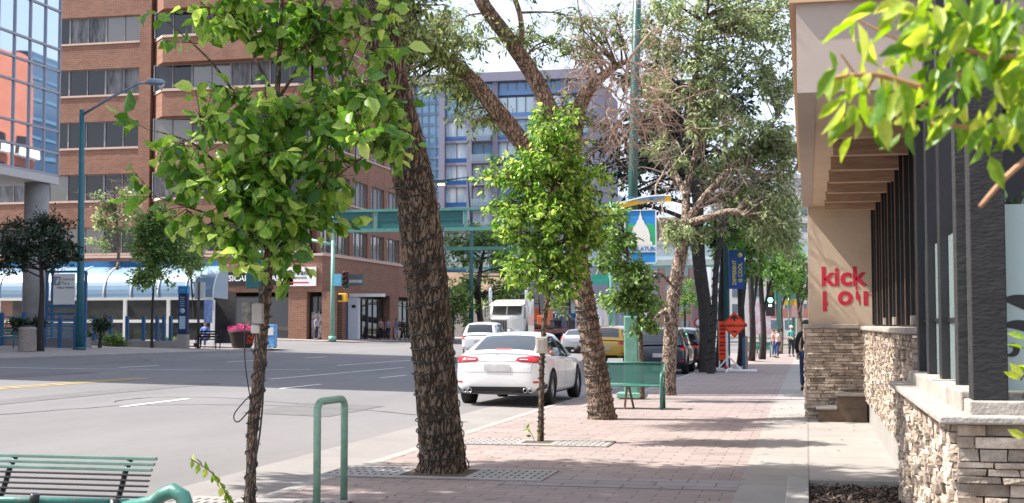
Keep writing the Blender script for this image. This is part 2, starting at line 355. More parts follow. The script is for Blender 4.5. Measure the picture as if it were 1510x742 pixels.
PAV=brickmat('red_pavers',(.30,.24,.22),(.24,.192,.18),(.14,.112,.105),.40,.20,.008,flat=True,var=.13,bump=.5,rot=False,dirt=((.30,.262,.245),.9,.55),offset=.5,spots=1.9)
SLAB=brickmat('concrete_slabs',(.30,.28,.258),(.275,.255,.235),(.2,.18,.17),1.55,1.5,.012,flat=True,var=.12,bump=.4,dirt=((.20,.182,.172),1.1,.5),offset=0,spots=1.7)
SLABF=brickmat('pale_pavers',(.33,.29,.265),(.29,.255,.235),(.2,.165,.15),1.2,1.2,.02,flat=True,var=.12,bump=.2,dirt=((.3,.26,.24),.6,.4),offset=0)
def flatq(name,x0,x1,y0,y1,z,mat):
    o=MB().quad((x0,y0,z),(x1,y0,z),(x1,y1,z),(x0,y1,z)).build(name,mat); return tag(o,kind='structure')
GZ0=-.30
mb=MB()
for a,b in ((-1500,-45.2),(-45.2,-5.2),(-5.2,1500)):
    for c,d in ((-300,25),(25,200),(200,2500)):
        def q(x,y): return (x,y,gz(max(x,-60),min(y,200))+GZ0)
        mb.quad(q(a,c),q(b,c),q(b,d),q(a,d))
tag(mb.build('ground',pm('earth',(.16,.14,.11),.95,var=.3,scale=.2)),kind='structure')
KX=-5.0; FX=-26.0
sheet('road',FX,KX,-20,420,-.065,ASPH)
sheet('side_street',-190,FX,64.6,89.3,-.065,ASPH)
sheet('side_street_east',KX,120,92,108,-.065,ASPH)
sheet('gutter_road',KX-1.15,KX,-20,92,-.061,ASPH2)
# near pavement: pavers, concrete strip
BX=-4.05
sheet('pavement_pavers',KX+.17,-.68,-6,31,0,PAV); sheet('pavement_pavers',BX+.17,-.68,31,65,0,PAV); sheet('pavement_pavers',KX+.17,-.68,65,92,0,PAV)
sheet('parking_bay',KX,BX,31,65,-.0645,ASPH)
sheet('pavement_concrete',-.68,-.2,-6,14.2,0,SLAB)
sheet('forecourt_concrete',-.68,6,14.2,92,0,SLAB)
# dark and pale patches in the pavers are separate bands of grey pavers
PAVG=brickmat('grey_pavers',(.27,.25,.245),(.24,.22,.215),(.14,.12,.12),.60,.30,.012,flat=True,var=.12,bump=.5)
flatq('grey_paver_band',-3.05,-.68,12.95,13.85,.004,PAVG)
sheet('far_pavement',-200,FX-.17,-20,64.4,0,SLABF)
sheet('corner_pavement',-200,-31.6,89.6,300,0,SLABF)
def kerb(pts,name):
    mb=MB()
    for a,b in zip(pts,pts[1:]):
        A=Vector((*a,gz(*a)-.06)); B=Vector((*b,gz(*b)-.06)); mb.beam(A,B,.17,.13)
    o=mb.build(name,CONC,bevel=.02); tag(o,kind='structure')
kerb([(KX+.085,-10),(KX+.085,25),(KX+.085,30.4),(BX+.085,31.1),(BX+.085,64.9),(KX+.085,65.6),(KX+.085,91)],'kerb')
kerb([(FX-.085,-10),(FX-.085,25),(FX-.085,60.5),(FX-.5,62.8),(FX-1.7,64.2),(FX-4,64.5),(-44.9,64.5)],'far_kerb')
kerb([(-45.1,89.45),(-33.6,89.45),(-32.2,90.2),(-31.6,92),(-31.6,140)],'corner_kerb')
sheet('plaza_gap',-31.6,FX,89.6,420,-.0651,ASPH)
# road markings
RP=pm('road_paint',(.62,.61,.58),.8,var=.15,scale=6,dirt=((.25,.24,.23),2.5,.6)); YP=pm('yellow_paint',(.5,.36,.12),.8,var=.2,scale=5,dirt=((.25,.23,.2),2,.8))
def mark(name,x0,x1,y0,y1,mat=RP): sheet(name,x0,x1,y0,y1,-.057,mat)
for k in range(-1,9):
    y=21.9+ k*7.3 -.3
    if y>63 : break
    mark('lane_marking',-12.0,-11.87,y,y+2.6)
for y in (36.4,44.0,51.6): mark('lane_marking',-20.3,-20.15,y,y+2.5)
mark('centre_line',-16.72,-16.60,8,31,YP); mark('centre_line',-16.45,-16.33,8,31,YP)
mark('turn_line',-16.35,-16.22,44.6,61); mark('turn_line',-14.0,-13.88,33,45)
for x in range(6): pass
# long white edge line turning off to the left
mb=MB(); pts=[(-22.9,33.5),(-20.5,34.5),(-18.0,36.8),(-15.6,40.2)]
for a,b in zip(pts,pts[1:]):
    mb.quad((a[0],a[1]-.07,gz(*a)-.057),(b[0],b[1]-.07,gz(*b)-.057),(b[0],b[1]+.09,gz(*b)-.057),(a[0],a[1]+.09,gz(*a)-.057))
tag(mb.build('turn_arc',RP),kind='structure')
def manhole(x,y,label):
    t=thing('manhole_cover',label,'manhole cover',(x,y,gz(x,y)-.055)); g_=gz(x,y)-.064
    m=MB(); m.lathe([(0,.012),(.30,.012),(.31,.008)],28,(x,y,g_)); m.build('lid',pm('cast_iron',(.09,.085,.08),.6,metal=.4,var=.3,scale=20,bump=.8,bscale=60),t)
    m=MB(); m.lathe([(.32,.006),(.32,.011),(.38,.011),(.39,.004)],28,(x,y,g_)); m.build('ring',pm('iron_ring',(.12,.115,.11),.7,var=.2),t)

PATCH=pm('asphalt_patch',(.125,.12,.12),.9,var=.1,scale=2,bump=.3,bscale=80)
sheet('road_patch',-9.6,-8.0,21.5,24.6,-.0595,PATCH); sheet('road_patch',-20.0,-18.9,28.0,33.0,-.0595,PATCH); sheet('road_patch',-14.6,-13.9,14.0,30.0,-.0597,PATCH)
# sealed cracks wandering over the lanes
TARc=pm('crack_sealant',(.07,.066,.064),.6,var=.2); cr=random.Random(2)
mb=MB()
for (x,y,a,n_) in ((-12.5,17,1.5,40),(-9,24,2.9,18),(-8.5,33,1.7,30),(-22,36,1.5,30)):
    for k in range(n_):
        a+=cr.gauss(0,.22); l=.32; x2,y2=x+l*math.cos(a),y+l*math.sin(a); w_=.018+.012*cr.random(); nx,ny=-math.sin(a)*w_,math.cos(a)*w_
        if -25.5<x<-5.4 and -25.5<x2<-5.4: mb.quad((x-nx,y-ny,gz(x,y)-.0585),(x2-nx,y2-ny,gz(x2,y2)-.0585),(x2+nx,y2+ny,gz(x2,y2)-.0585),(x+nx,y+ny,gz(x,y)-.0585))
        x,y=x2,y2
tag(mb.build('road_cracks',TARc),kind='structure')
# tree grates: steel frames with slots, set flush in the pavers
SLOT=pm('slot_dark',(.03,.03,.03),.9)
def grate(x,y,sx=1.15,sy=.95,label='',hole=.34):
    t=thing('tree_grate',label,'tree grate',(x,y,.004))
    g=pm('grate_metal',(.30,.285,.27),.7,metal=.1,var=.15,scale=9,dirt=((.2,.17,.14),5,.4))
    mb=MB(); mb.box(x-sx,x+sx,y-sy,y-sy*.0-hole,.003,.016); mb.box(x-sx,x+sx,y+hole,y+sy,.003,.016)
    mb.box(x-sx,x-hole,y-hole,y+hole,.003,.0155); mb.box(x+hole,x+sx,y-hole,y+hole,.003,.0155)
    mb.build('frame',g,t)
    sl=MB()
    for sgn in (-1,1):
        for j in range(4):
            for i in range(9):
                cx=x+sgn*(hole+.10+i*.085); cy=y-.3+j*.2
                sl.box(cx-.012,cx+.012,cy-.045,cy+.045,.0165,.0175)
    sl.build('slot_row',SLOT,t)
    e=MB(); e.box(x-hole,x+hole,y-hole,y+hole,.002,.009); e.build('soil',pm('tree_soil',(.10,.075,.055),.95,var=.4,scale=20,bump=.6,bscale=80),t)
grate(-3.85,13.75,1.2,.5,'steel tree grate around the thick trunk wrapped in cables, nearest of the pavement',.36)
grate(-3.55,17.55,1.0,.42,'steel tree grate around the thin young trunk near the white car',.2)
grate(-4.77,10.9,.75,.5,'steel tree grate under the leafy young tree at the street edge',.2)
# dropped leaves and grit
mb=MB(); rr=random.Random(5)
for i in range(260):
    x=rr.uniform(-4.9,.8); y=rr.uniform(11,32)
    if x>-.2 and y<14.2: continue
    a=rr.uniform(0,6.3); s=rr.uniform(.012,.035)
    mb.add([(x+s*math.cos(a),y+s*math.sin(a),.009),(x+s*.5*math.cos(a+1.7),y+s*.5*math.sin(a+1.7),.013),(x-s*math.cos(a),y-s*math.sin(a),.008),(x-s*.5*math.cos(a+1.7),y-s*.5*math.sin(a+1.7),.016)],[(0,1,2,3)])
tag(mb.build('leaf_litter',pm('dry_leaf',(.2,.12,.06),.9,var=.5,scale=2,island=.4)),kind='stuff')
# ---------------------------------------------------------------- the cafe on the right
ST=pm('ledge_stone',(.60,.51,.42),.9,col2=(.30,.225,.17),scale=7,bump=.8,bscale=45,island=.42,detail=8)
CAP=pm('cap_stone',(.41,.37,.33),.85,col2=(.27,.24,.21),scale=5,bump=.5,bscale=40,island=.12)
STUC=pm('beige_stucco',(.62,.485,.36),.9,var=.05,scale=1.2,bump=.35,bscale=150,dirt=((.50,.38,.28),1.6,.35))
FASC=pm('taupe_fascia',(.46,.385,.335),.85,var=.04,scale=1.5,bump=.2,bscale=120)
BEAMW=pm('stained_timber',(.50,.34,.23),.7,col2=(.33,.21,.14),scale=6,stretch=(.4,3,3),bump=.3,bscale=40)
BTIM=pm('black_rough_timber',(.022,.021,.022),.8,col2=(.008,.008,.009),scale=9,stretch=(1,1,2.4),bump=.25,bscale=22)
BFRAME=pm('black_window_frame',(.014,.013,.016),.35,var=.3,scale=3)
BRONZE=pm('bronze_frame_edge',(.22,.14,.09),.45,metal=.3,var=.2)
DGLASS=glassmat('dark_shop_glass',(.008,.009,.012),.04,spec=.5)
cafe=thing('cafe_building','single storey cafe with beige stucco end wall, black window mullions and ledgestone base','building',(1,18,0))
def ledge(mb,plane,a0,a1,z0,z1,face,out,seed=1,cz=(.035,.10),ln=(.12,.5),dep=(.0,.045),thick=.14):
    """plane 'x': wall at x=face, stones run along y and stand out to -x; plane 'y': wall at y=face, along x, standing out to -y"""
    r=random.Random(seed); z=z0
    while z<z1-.005:
        h=min(r.uniform(*cz),z1-z); 
        if z1-(z+h)<.03: h=z1-z
        a=a0-r.uniform(0,.1)
        while a<a1:
            l=r.uniform(*ln); b=min(a+l,a1); aa=max(a,a0)
            d=r.uniform(*dep)
            if b-aa>.02:
                g=.004; j=lambda s=.006: r.uniform(-s,s)
                if plane=='x':
                    X0=face-d; X1=face+thick
                    vs=[(X0+j(.012),aa+g+j(),z+g),(X1,aa+g,z+g),(X1,b-g,z+g),(X0+j(.012),b-g+j(),z+g),(X0+j(.012),aa+g+j(),z+h-g),(X1,aa+g,z+h-g),(X1,b-g,z+h-g),(X0+j(.012),b-g+j(),z+h-g)]
                else:
                    Y0=face-d; Y1=face+thick
                    vs=[(aa+g+j(),Y0+j(.012),z+g),(b-g+j(),Y0+j(.012),z+g),(b-g,Y1,z+g),(aa+g,Y1,z+g),(aa+g+j(),Y0+j(.012),z+h-g),(b-g+j(),Y0+j(.012),z+h-g),(b-g,Y1,z+h-g),(aa+g,Y1,z+h-g)]
                mb.add(vs,[(0,3,2,1),(4,5,6,7),(0,1,5,4),(1,2,6,5),(2,3,7,6),(3,0,4,7)])
            a+=l
        z+=h
# low patio wall: corner at y=8, jogs to the higher window wall at y=12.6
pw=thing('patio_wall','low ledgestone patio wall with pale stone cap under the black timber corner post','wall',(.9,8,0))
mb=MB(); ledge(mb,'x',7.96,12.55,-.02,1.03,.90,0,3,thick=.1,cz=(.03,.07),ln=(.05,.2)); mb.build('stone_side',ST,pw)
mb=MB(); ledge(mb,'y',.90,4.2,-.02,1.03,7.96,0,4,thick=.1,cz=(.035,.085),ln=(.10,.36),dep=(0,.06)); mb.build('stone_front',ST,pw)
mb=MB(); mb.box(1.0,4.2,8.06,12.6,-.1,1.02); mb.build('core',CONC_D,pw)
mb=MB(); y=8.0
while y<12.5:
    l=.62; mb.box(.80,1.06,y+.006,min(y+l,12.55)-.006,1.034,1.082+rnd.uniform(-.004,.004)); y+=l
x=.80
mb.box(.80,1.34,7.86,7.995,1.034,1.082)
x=1.345
while x<4.2: mb.box(x+.005,x+.6,7.86,8.2,1.034,1.082); x+=.61
mb.build('cap',CAP,pw,bevel=.012)
mb=MB()
for y0,y1,zz in ((8.32,9.16,1.20),(9.18,10.18,1.185),(10.2,11.2,1.195),(11.22,12.5,1.18)):
    mb.box(.965,1.62,y0,y1-.012,1.034,zz)
mb.box(.98,1.34,8.0,8.3,1.034,1.16)
mb.box(1.345,4.2,8.21,8.5,1.034,1.2)
mb.build('sill_block',CAP,pw,bevel=.01)
# timber posts and glass screens of the patio
tp=thing('patio_screen','black timber patio frame with glass wind screens standing on the low stone wall','patio frame',(1.2,8.1,1.1))
mb=MB(); mb.box(1.005,1.20,8.06,8.26,1.161,5.2); mb.build('corner_post',BTIM,tp,bevel=.006)
for k,y0 in enumerate((9.12,10.22,11.26,12.25)):
    mb=MB(); mb.box(1.04,1.19,y0,y0+.19,1.10,5.2); mb.build('post',BTIM if k==0 else BFRAME,tp,bevel=.004)
mb=MB(); mb.box(1.0,1.22,8.03,12.6,5.2,5.5); mb.box(1.22,4.2,8.03,8.24,5.2,5.5); mb.build('top_beam',BTIM,tp)
SCR=clearglass('screen_glass',(.62,.76,.74),.35)
for y0,y1 in ((8.26,9.1),(9.33,10.2),(10.43,11.24),(11.47,12.2)):
    mb=MB(); mb.box(1.10,1.112,y0,y1,1.20,2.25); mb.build('glass_panel',SCR,tp)
    for zz in (1.32,1.6):
        m2=MB(); m2.cbox((1.09,y0+.04,zz),.05,.05,.045); m2.build('clamp',BLACKM,tp,bevel=.006)
    m3=MB(); m3.box(1.085,1.125,y0,y1,1.62,1.645) if y0>9 else m3.box(1.095,1.118,y0,y1,2.25,2.262); m3.build('rail',BFRAME,tp)
FROST=pm('frosted_glass',(.42,.52,.50),.25,var=.06,scale=1)
mb=MB(); mb.box(1.23,2.6,8.28,8.292,1.21,2.31); mb.build('front_glass_panel',FROST,tp)
# black eye-like graphic on the frosted panel: an arched brow, a lid and a curl
mb=MB(); M0=lambda a,b:Vector((a,8.276,b))
def stroke(cs,ws,n=18):
    L_=[];R_=[]
    for i in range(n+1):
        t=i/n; a=(1-t)**3; b=3*t*(1-t)**2; c=3*t*t*(1-t); d=t**3
        p=Vector(cs[0])*a+Vector(cs[1])*b+Vector(cs[2])*c+Vector(cs[3])*d
        q=(Vector(cs[1])-Vector(cs[0]))*(1-t)**2+(Vector(cs[2])-Vector(cs[1]))*2*t*(1-t)+(Vector(cs[3])-Vector(cs[2]))*t*t
        nrm=Vector((-q.y,q.x)).normalized(); w_=ws[0]*a+ws[1]*(b+c)*1.2+ws[2]*d
        L_.append(p+nrm*w_); R_.append(p-nrm*w_)
    for i in range(n):
        mb.add([M0(*L_[i]),M0(*R_[i]),M0(*R_[i+1]),M0(*L_[i+1]),],[(0,1,2,3)])
stroke([(1.22,1.745),(1.33,1.75),(1.45,1.68),(1.75,1.55)],(.012,.05,.02)); mb.build('graphic',pm('black_vinyl',(.012,.012,.012),.4),tp); mb=MB()
stroke([(1.20,1.585),(1.29,1.62),(1.42,1.58),(1.52,1.44)],(.005,.035,.006))
stroke([(1.24,1.47),(1.29,1.50),(1.30,1.40),(1.22,1.42)],(.004,.02,.004))
mb.build('graphic',pm('black_vinyl',(.012,.012,.012),.4),tp)
pw.location.x-=.075; tp.location.x-=.075
# higher wall with the window row
mb=MB(); ledge(mb,'x',12.62,23.0,.36,1.50,.95,0,5,thick=.1,cz=(.03,.075),ln=(.06,.22),dep=(.01,.05)); ledge(mb,'y',.93,1.3,.36,1.50,12.62,0,15,thick=.1)
mb.build('stone_base_side',ST,cafe)
mb=MB(); mb.box(.97,1.3,12.66,23.0,-.1,.36); mb.build('plinth',CONC,cafe)
mb=MB(); y=12.6
while y<22.9:
    mb.box(.86,1.32,y+.006,min(y+.7,22.94)-.006,1.503,1.565+rnd.uniform(-.004,.004)); y+=.7
mb.build('cap_side',CAP,cafe,bevel=.015)
# end wall (kick-out) facing down the pavement
mb=MB(); ledge(mb,'y',-.02,.95,.0,1.52,22.96,0,6,thick=.1,cz=(.03,.075),ln=(.1,.4),dep=(.0,.045)); ledge(mb,'x',22.96,24.6,.0,1.52,-.02,0,7,thick=.1)
mb.build('stone_base_end',ST,cafe)
mb=MB(); mb.box(-.07,.855,22.89,23.1,1.523,1.60); mb.box(-.07,.06,23.1,24.6,1.523,1.60); mb.build('cap_end',CAP,cafe,bevel=.012)
mb=MB(); mb.box(.03,1.4,23.02,24.6,-.1,7.2); mb.build('end_wall',STUC,cafe)
# step blocks against the end wall
mb=MB(); mb.box(.16,.94,22.36,22.88,.0,.20); mb.box(.47,.94,22.38,22.88,.20,.42)
DB=pm('shaded_step_brown',(.12,.085,.06),.9,var=.2,scale=5,bump=.3); mb.build('step_block',DB,cafe)  # step faces dark brown: their shade is put into the colour
mb=MB(); mb.box(.13,.468,22.33,22.89,.203,.245); mb.box(.44,.955,22.34,22.89,.423,.465); mb.build('step_tread',CONC,cafe,bevel=.006)
# fascia and soffit
mb=MB(); mb.box(-.06,9,11.55,11.75,3.585,7.4); mb.build('front_fascia',FASC,cafe)
mb=MB(); mb.box(-.06,.10,11.75,23.02,3.59,7.4); mb.build('street_fascia',FASC,cafe)
mb=MB(); mb.box(-.12,9,11.5,11.549,4.36,7.4); mb.box(-.12,-.0605,11.551,24.6,4.36,7.4); mb.build('upper_band',pm('orange_trim',(.55,.36,.22),.8,var=.05),cafe)
mb=MB(); mb.box(.10,.36,11.76,23.01,3.60,3.80); mb.box(.36,9,11.76,12.9,3.6,3.8); mb.build('soffit_edge',STUC,cafe)
mb=MB(); mb.box(.36,9,12.9,23.01,3.90,4.05); mb.build('soffit',STUC,cafe)
for k in range(7):
    y0=13.35+k*1.42
    mb=MB(); mb.box(.30,1.12,y0,y0+.16,3.44,3.597 if False else 3.62); mb.build('soffit_beam',BEAMW,cafe,bevel=.004)
# roof behind and interior wall
mb=MB(); mb.box(-.05,9,11.8,24.6,7.4,7.6); mb.build('roof',CONC_D,cafe)
# windows: tall black mullions with dark glass
for k in range(13):
    y0=13.1+k*.76
    mb=MB(); mb.box(1.08,1.26,y0,y0+.07,1.586,3.9); mb.build('mullion',BFRAME,cafe)
for k in range(13):
    y0=13.1+k*.76; mb=MB(); mb.box(1.068,1.081,y0-.006,y0+.012,1.59,3.9); mb.build('mullion_edge',BRONZE,cafe) if k%2 else None
mb=MB(); mb.box(1.20,1.22,12.9,23.0,1.6,3.9); mb.build('window_glass',DGLASS,cafe)
mb=MB(); mb.box(1.3,9,12.7,24.5,0,3.85); mb.box(1.07,1.13,22.93,23.015,1.59,3.6); mb.build('inner_wall',BLACKM,cafe)
for y0 in (14.6,17.7,20.0): 
    mb=MB(); mb.cbox((1.14,y0,1.64),.12,.3,.10); mb.build('window_vent',CAP,cafe)
# wall lettering, the lower word half worn away
RED=pm('red_lettering',(.60,.02,.055),.6,var=.06)
mb=MB(); Y=23.0172
text_into(mb,'kick',.44,facing((.60,Y,2.39)),bold=.014,depth=.0015,space=1.02)
def worn(c):
    return not ((-.40<c.x<-.27 and -.05<c.y<.06) or (c.x>-.62 and c.x<-.37 and -.12<c.y<-.0) or (-.15<c.x<.0 and c.y>.13) or (c.x>.0 and -.16<c.y<-.10))
mb2=MB()
text_into(mb2,'point',.46,facing((.79,Y,2.07)),bold=.014,depth=.0015,space=1.12)
# wear: bands of stucco-coloured patch where the paint has flaked are simply missing pieces of the letters
vs=[Vector(v) for v in mb2.v]; b=bmesh.new(); bv=[b.verts.new(v) for v in vs]
for f in mb2.f:
    try: b.faces.new([bv[i] for i in f])
    except ValueError: pass
def hole(co1,n1,co2,n2,co3=None,n3=None):
    """cuts the mesh on planes and drops the faces between"""
    pl=[(co1,n1),(co2,n2)]+([(co3,n3)] if co3 else [])
    for c,n in pl:
        bmesh.ops.bisect_plane(b,geom=b.verts[:]+b.edges[:]+b.faces[:],plane_co=c,plane_no=n)
    dl=[f for f in b.faces if all((f.calc_center_median()-Vector(c)).dot(Vector(n))<0 for c,n in pl)]
    bmesh.ops.delete(b,geom=dl,context='FACES')
X=lambda x,z:(x,Y,z or 2.07)
hole(X(0,2.06),(.1,0,1),X(0,2.03),(.05,0,-1),X(.40,0),(1,0,.1))
hole(X(.50,0),(1,0,0),X(.335,0),(-1,0,-.1),X(0,2.27),(0,0,1))
hole(X(.82,0),(1,0,.3),X(.74,0),(-1,0,-.2),X(0,2.02),(0,0,1))
hole(X(.93,0),(1,0,.5),X(.86,0),(-1,0,-.2),X(0,2.10),(0,0,-1))
hole(X(1.2,0),(1,0,.5),X(.98,0),(-1,0,-.6),X(0,2.03),(.3,0,1))
me=bpy.data.meshes.new('l'); 
base=len(mb.v); idx={v:i for i,v in enumerate(b.verts)}
mb.add([v.co.copy() for v in b.verts],[[idx[v] for v in f.verts] for f in b.faces]); b.free()
# nothing beyond the wall corner
mb.f=[f for f in mb.f if max(mb.v[i][0] for i in f)<1.09]; mb.mi=mb.mi[:len(mb.f)]; mb.sm=mb.sm[:len(mb.f)]
mb.build('wall_lettering',RED,cafe)
# planter bed in front of the patio wall
pk=MB(); pk.box(-.2,0,-5,13.45,-.02,.10); pk.box(0.0,.96,13.25,13.45,-.02,.098)
tag(pk.build('planter_kerb',CONC,bevel=.012),kind='structure')
tag(MB().box(0,.96,-5,13.26,-.08,.03).build('planting_bed',pm('mulch_soil',(.05,.036,.028),.95,var=.5,scale=30,bump=1,bscale=60)),kind='structure')
mb=MB(); rr=random.Random(11)
for i in range(3600):
    x=rr.uniform(.02,.93); y=rr.uniform(8.5,13.2); z=.035+rr.uniform(0,.03); a=rr.uniform(0,6.3); l=rr.uniform(.012,.04); w_=l*rr.uniform(.25,.5); t=rr.uniform(-.02,.02)
    ca,sa=math.cos(a),math.sin(a)
    mb.add([(x-l*ca,y-l*sa,z-t),(x+w_*sa,y-w_*ca,z+.006),(x+l*ca,y+l*sa,z+t),(x-w_*sa,y+w_*ca,z-.004)],[(0,1,2,3)])
tag(mb.build('bark_mulch',pm('mulch_chips',(.10,.07,.055),.95,var=.4,scale=8,island=.7)),kind='stuff')
# ---------------------------------------------------------------- buildings across the street
def onY(u,v,Y):
    d=at(u,v,1)-Vector((0,0,H)); k=Y/d.y; return Vector((0,0,H))+d*k
def onX(u,v,X):
    d=at(u,v,1)-Vector((0,0,H)); k=X/d.x; return Vector((0,0,H))+d*k
BR=brickmat('brown_brick',(.265,.12,.072),(.195,.088,.056),(.28,.19,.15),.42,.16,.018,var=.16,dirt=((.17,.07,.045),.25,.45))
STONE_L=pm('pale_sill_stone',(.55,.42,.35),.85,var=.08,scale=2)
WDARK=glassmat('dark_window_glass',(.02,.021,.025),.05,.15,.9,spec=.45)
WBLIND=pm('window_blinds',(.20,.205,.22),.35,col2=(.03,.03,.036),scale=2.2,stretch=(1,3.5,.25),detail=2)
WREFL=glassmat('reflective_window',(.13,.12,.10),.06,.25,.7,spec=1)
FRW=pm('window_frame_grey',(.25,.25,.26),.5,var=.1)
bb=thing('brick_office_building','brown brick office building with long bands of dark windows and shops at street level','building',(-37,96,0))
def win(parent,x0,x1,y0,y1,z0,z1,glass,face,n=1,fr=FRW,fw=.07,name='window'):
    """recessed window; face 'y' looks to -y at y0, face 'x' looks to +x at x1"""
    mb=MB()
    if face=='y':
        mb.box(x0,x1,y0+.12,y0+.2,z0,z1); mb.m=1
        mb.box(x0,x0+fw,y0+.04,y0+.119,z0,z1); mb.box(x1-fw,x1,y0+.04,y0+.119,z0,z1)
        for i in range(1,n): 
            xx=x0+(x1-x0)*i/n; mb.box(xx-fw/2,xx+fw/2,y0+.05,y0+.119,z0,z1)
        mb.box(x0+fw,x1-fw,y0+.06,y0+.119,z0,z0+fw); mb.box(x0+fw,x1-fw,y0+.06,y0+.119,z1-fw,z1)
    else:
        mb.box(x1-.2,x1-.12,y0,y1,z0,z1); mb.m=1
        mb.box(x1-.119,x1-.04,y0,y0+fw,z0,z1); mb.box(x1-.119,x1-.04,y1-fw,y1,z0,z1)
        for i in range(1,n):
            yy=y0+(y1-y0)*i/n; mb.box(x1-.119,x1-.05,yy-fw/2,yy+fw/2,z0,z1)
        mb.box(x1-.119,x1-.06,y0+fw,y1-fw,z0,z0+fw); mb.box(x1-.119,x1-.06,y0+fw,y1-fw,z1-fw,z1)
    return mb.build(name,[glass,fr],parent)
XL=-92.; xP0=onY(205,300,96).x; xP1=onY(222,300,96).x; XR=-37.
FL=[7.2+4.27*k for k in range(6)]
core=MB(); core.box(XL,XR-.4,96.5,122,-1,34); core.build('core',BR,bb)
# spandrels: left wing, bay, street side
sp=MB(); 
for k in range(-1,6):
    z0=(FL[k]+2.15) if k>=0 else -1
    z1=FL[k+1] if k<5 else 36
    if k==-1: z0,z1=6.7,7.2
    sp.box(XL,xP0,96,96.6,z0,z1)
    sp.box(XR-.5,XR,96.6 if k>=0 else 93.6,122,z0,z1)
    # projecting bay with a chamfered left end
    sp.prism([(xP1,96.3,z0),(xP1+1.6,94.6,z0),(XR-.9,94.6,z0),(XR,95.6,z0),(XR,96.5,z0),(xP1,96.5,z0)],(0,0,z1-z0))
sp.box(xP0,xP1,95.7,96.6,-1,36)
for yy in (99.9,104.0,108.6,113.2,117.8):
    sp.box(XR-.5,XR+.02,yy,yy+.9,7,36)
sp.box(XR-.5,XR+.01,96.5,97.3,7,36)
sp.build('brick_facade',BR,bb)
cp=MB()
for k in range(6):
    z=FL[k]; cp.box(XL,xP0-.01,95.93,96.05,z-.12,z+.03); cp.box(XR-.03,XR+.07,97.3,122,z-.1,z+.03)
    cp.prism([(xP1-.03,96.25,z-.16),(xP1+1.57,94.52,z-.16),(XR-.87,94.52,z-.16),(XR+.06,95.57,z-.16),(XR-.1,95.6,z-.16),(XR-.9,94.7,z-.16),(xP1+1.6,94.7,z-.16),(xP1+.1,96.25,z-.16)],(0,0,.2))
cp.build('sill_band',STONE_L,bb)
for k in range(6):
    z0,z1=FL[k]+.03,FL[k]+2.15
    xx=xP0; n=0
    while xx>XL+3 and n<5: win(bb,xx-3.25,xx,96.2,0,z0,z1,(WDARK,WBLIND,WDARK,WREFL,WDARK)[(n*3+k*2)%5],'y',2); xx-=3.25; n+=1
    xx=xP1+.3; n=0
    while xx<XR-3: win(bb,xx,xx+3.3,95.6,0,z0,z1,(WDARK,WREFL,WDARK,WBLIND,WDARK)[(n*2+k*3)%5],'y',2); xx+=3.3; n+=1
    ys=[97.3,100.8,104.9,109.5,114.1,118.7]
    es=[99.9,104.0,108.6,113.2,117.8,122.0]
    if k<4:
        for a,b_ in zip(ys,es): win(bb,0,0 if 0 else XR-.12,a,b_,z0,z1,(WBLIND if k>=1 else WREFL),'x',3 if b_-a>3 else 2)
# podium with the shops
PX=-35.2; PF=93.0
p=MB(); zt=6.7
p.box(-60,PX,PF,96.4,4.0,zt); p.box(XR-.3,PX,96.4,124,4.0,zt)
xa=onY(425,450,PF).x; xb=onY(452,450,PF).x; xc=onY(487,450,PF).x
p.box(xa,xb,PF+.02,96.4,-.6,4.0); p.box(xc,PX-.02,PF+.02,94.5,-.6,4.0)
for y0,y1 in ((97.5,101.0),(109.5,112),(121,124)): p.box(PX-.9,PX-.02,y0,y1,-.6,4.0)
p.box(-60,-57,PF+.02,96,-.6,4.0)
p.build('shop_storey',BR,bb)
m=MB(); m.box(-57,PX-.6,95.2,95.4,-.6,4); m.box(PX-1.2,PX-1.0,94,124,-.6,4); m.build('shop_interior',pm('dark_brown_interior',(.03,.018,.013),.7,var=.5,scale=.5),bb)
cb_=MB(); cb_.box(-60,PX+.08,PF-.08,PF+.0,zt,zt+.18); cb_.box(PX,PX+.08,PF,124,zt,zt+.18); cb_.build('parapet_cap',STONE_L,bb)
SHOPG=glassmat('shop_glass',(.03,.032,.035),.03,.05,.5,spec=.9)
for x0,x1 in ((-56.5,-50.5),(-50.2,-44.9),(-44.7,xa-.05),(xb+.05,xc-.05)):
    win(bb,x0,x1,PF+.6,0,.25,3.7,SHOPG,'y',3,BLACKM,.09,'shop_window')
for y0,y1 in ((101.2,105),(105.2,109.3),(112.2,116.5),(116.7,120.8)):
    win(bb,0,PX-.5,y0,y1,.25,3.7,SHOPG,'x',3,BLACKM,.09,'shop_window')
# pale merchandise behind the corner shop window
m=MB(); rr=random.Random(3)
for i in range(9):
    x=xb+.3+i*(xc-xb-.6)/8; m.cbox((x,PF+.5,1.5+rr.uniform(-.1,.2)),.16,.05,rr.uniform(1.6,2.4))
m.build('window_display',pm('white_clothing',(.5,.5,.53),.8,col2=(.05,.05,.06),scale=3,stretch=(3,1,1)),bb)
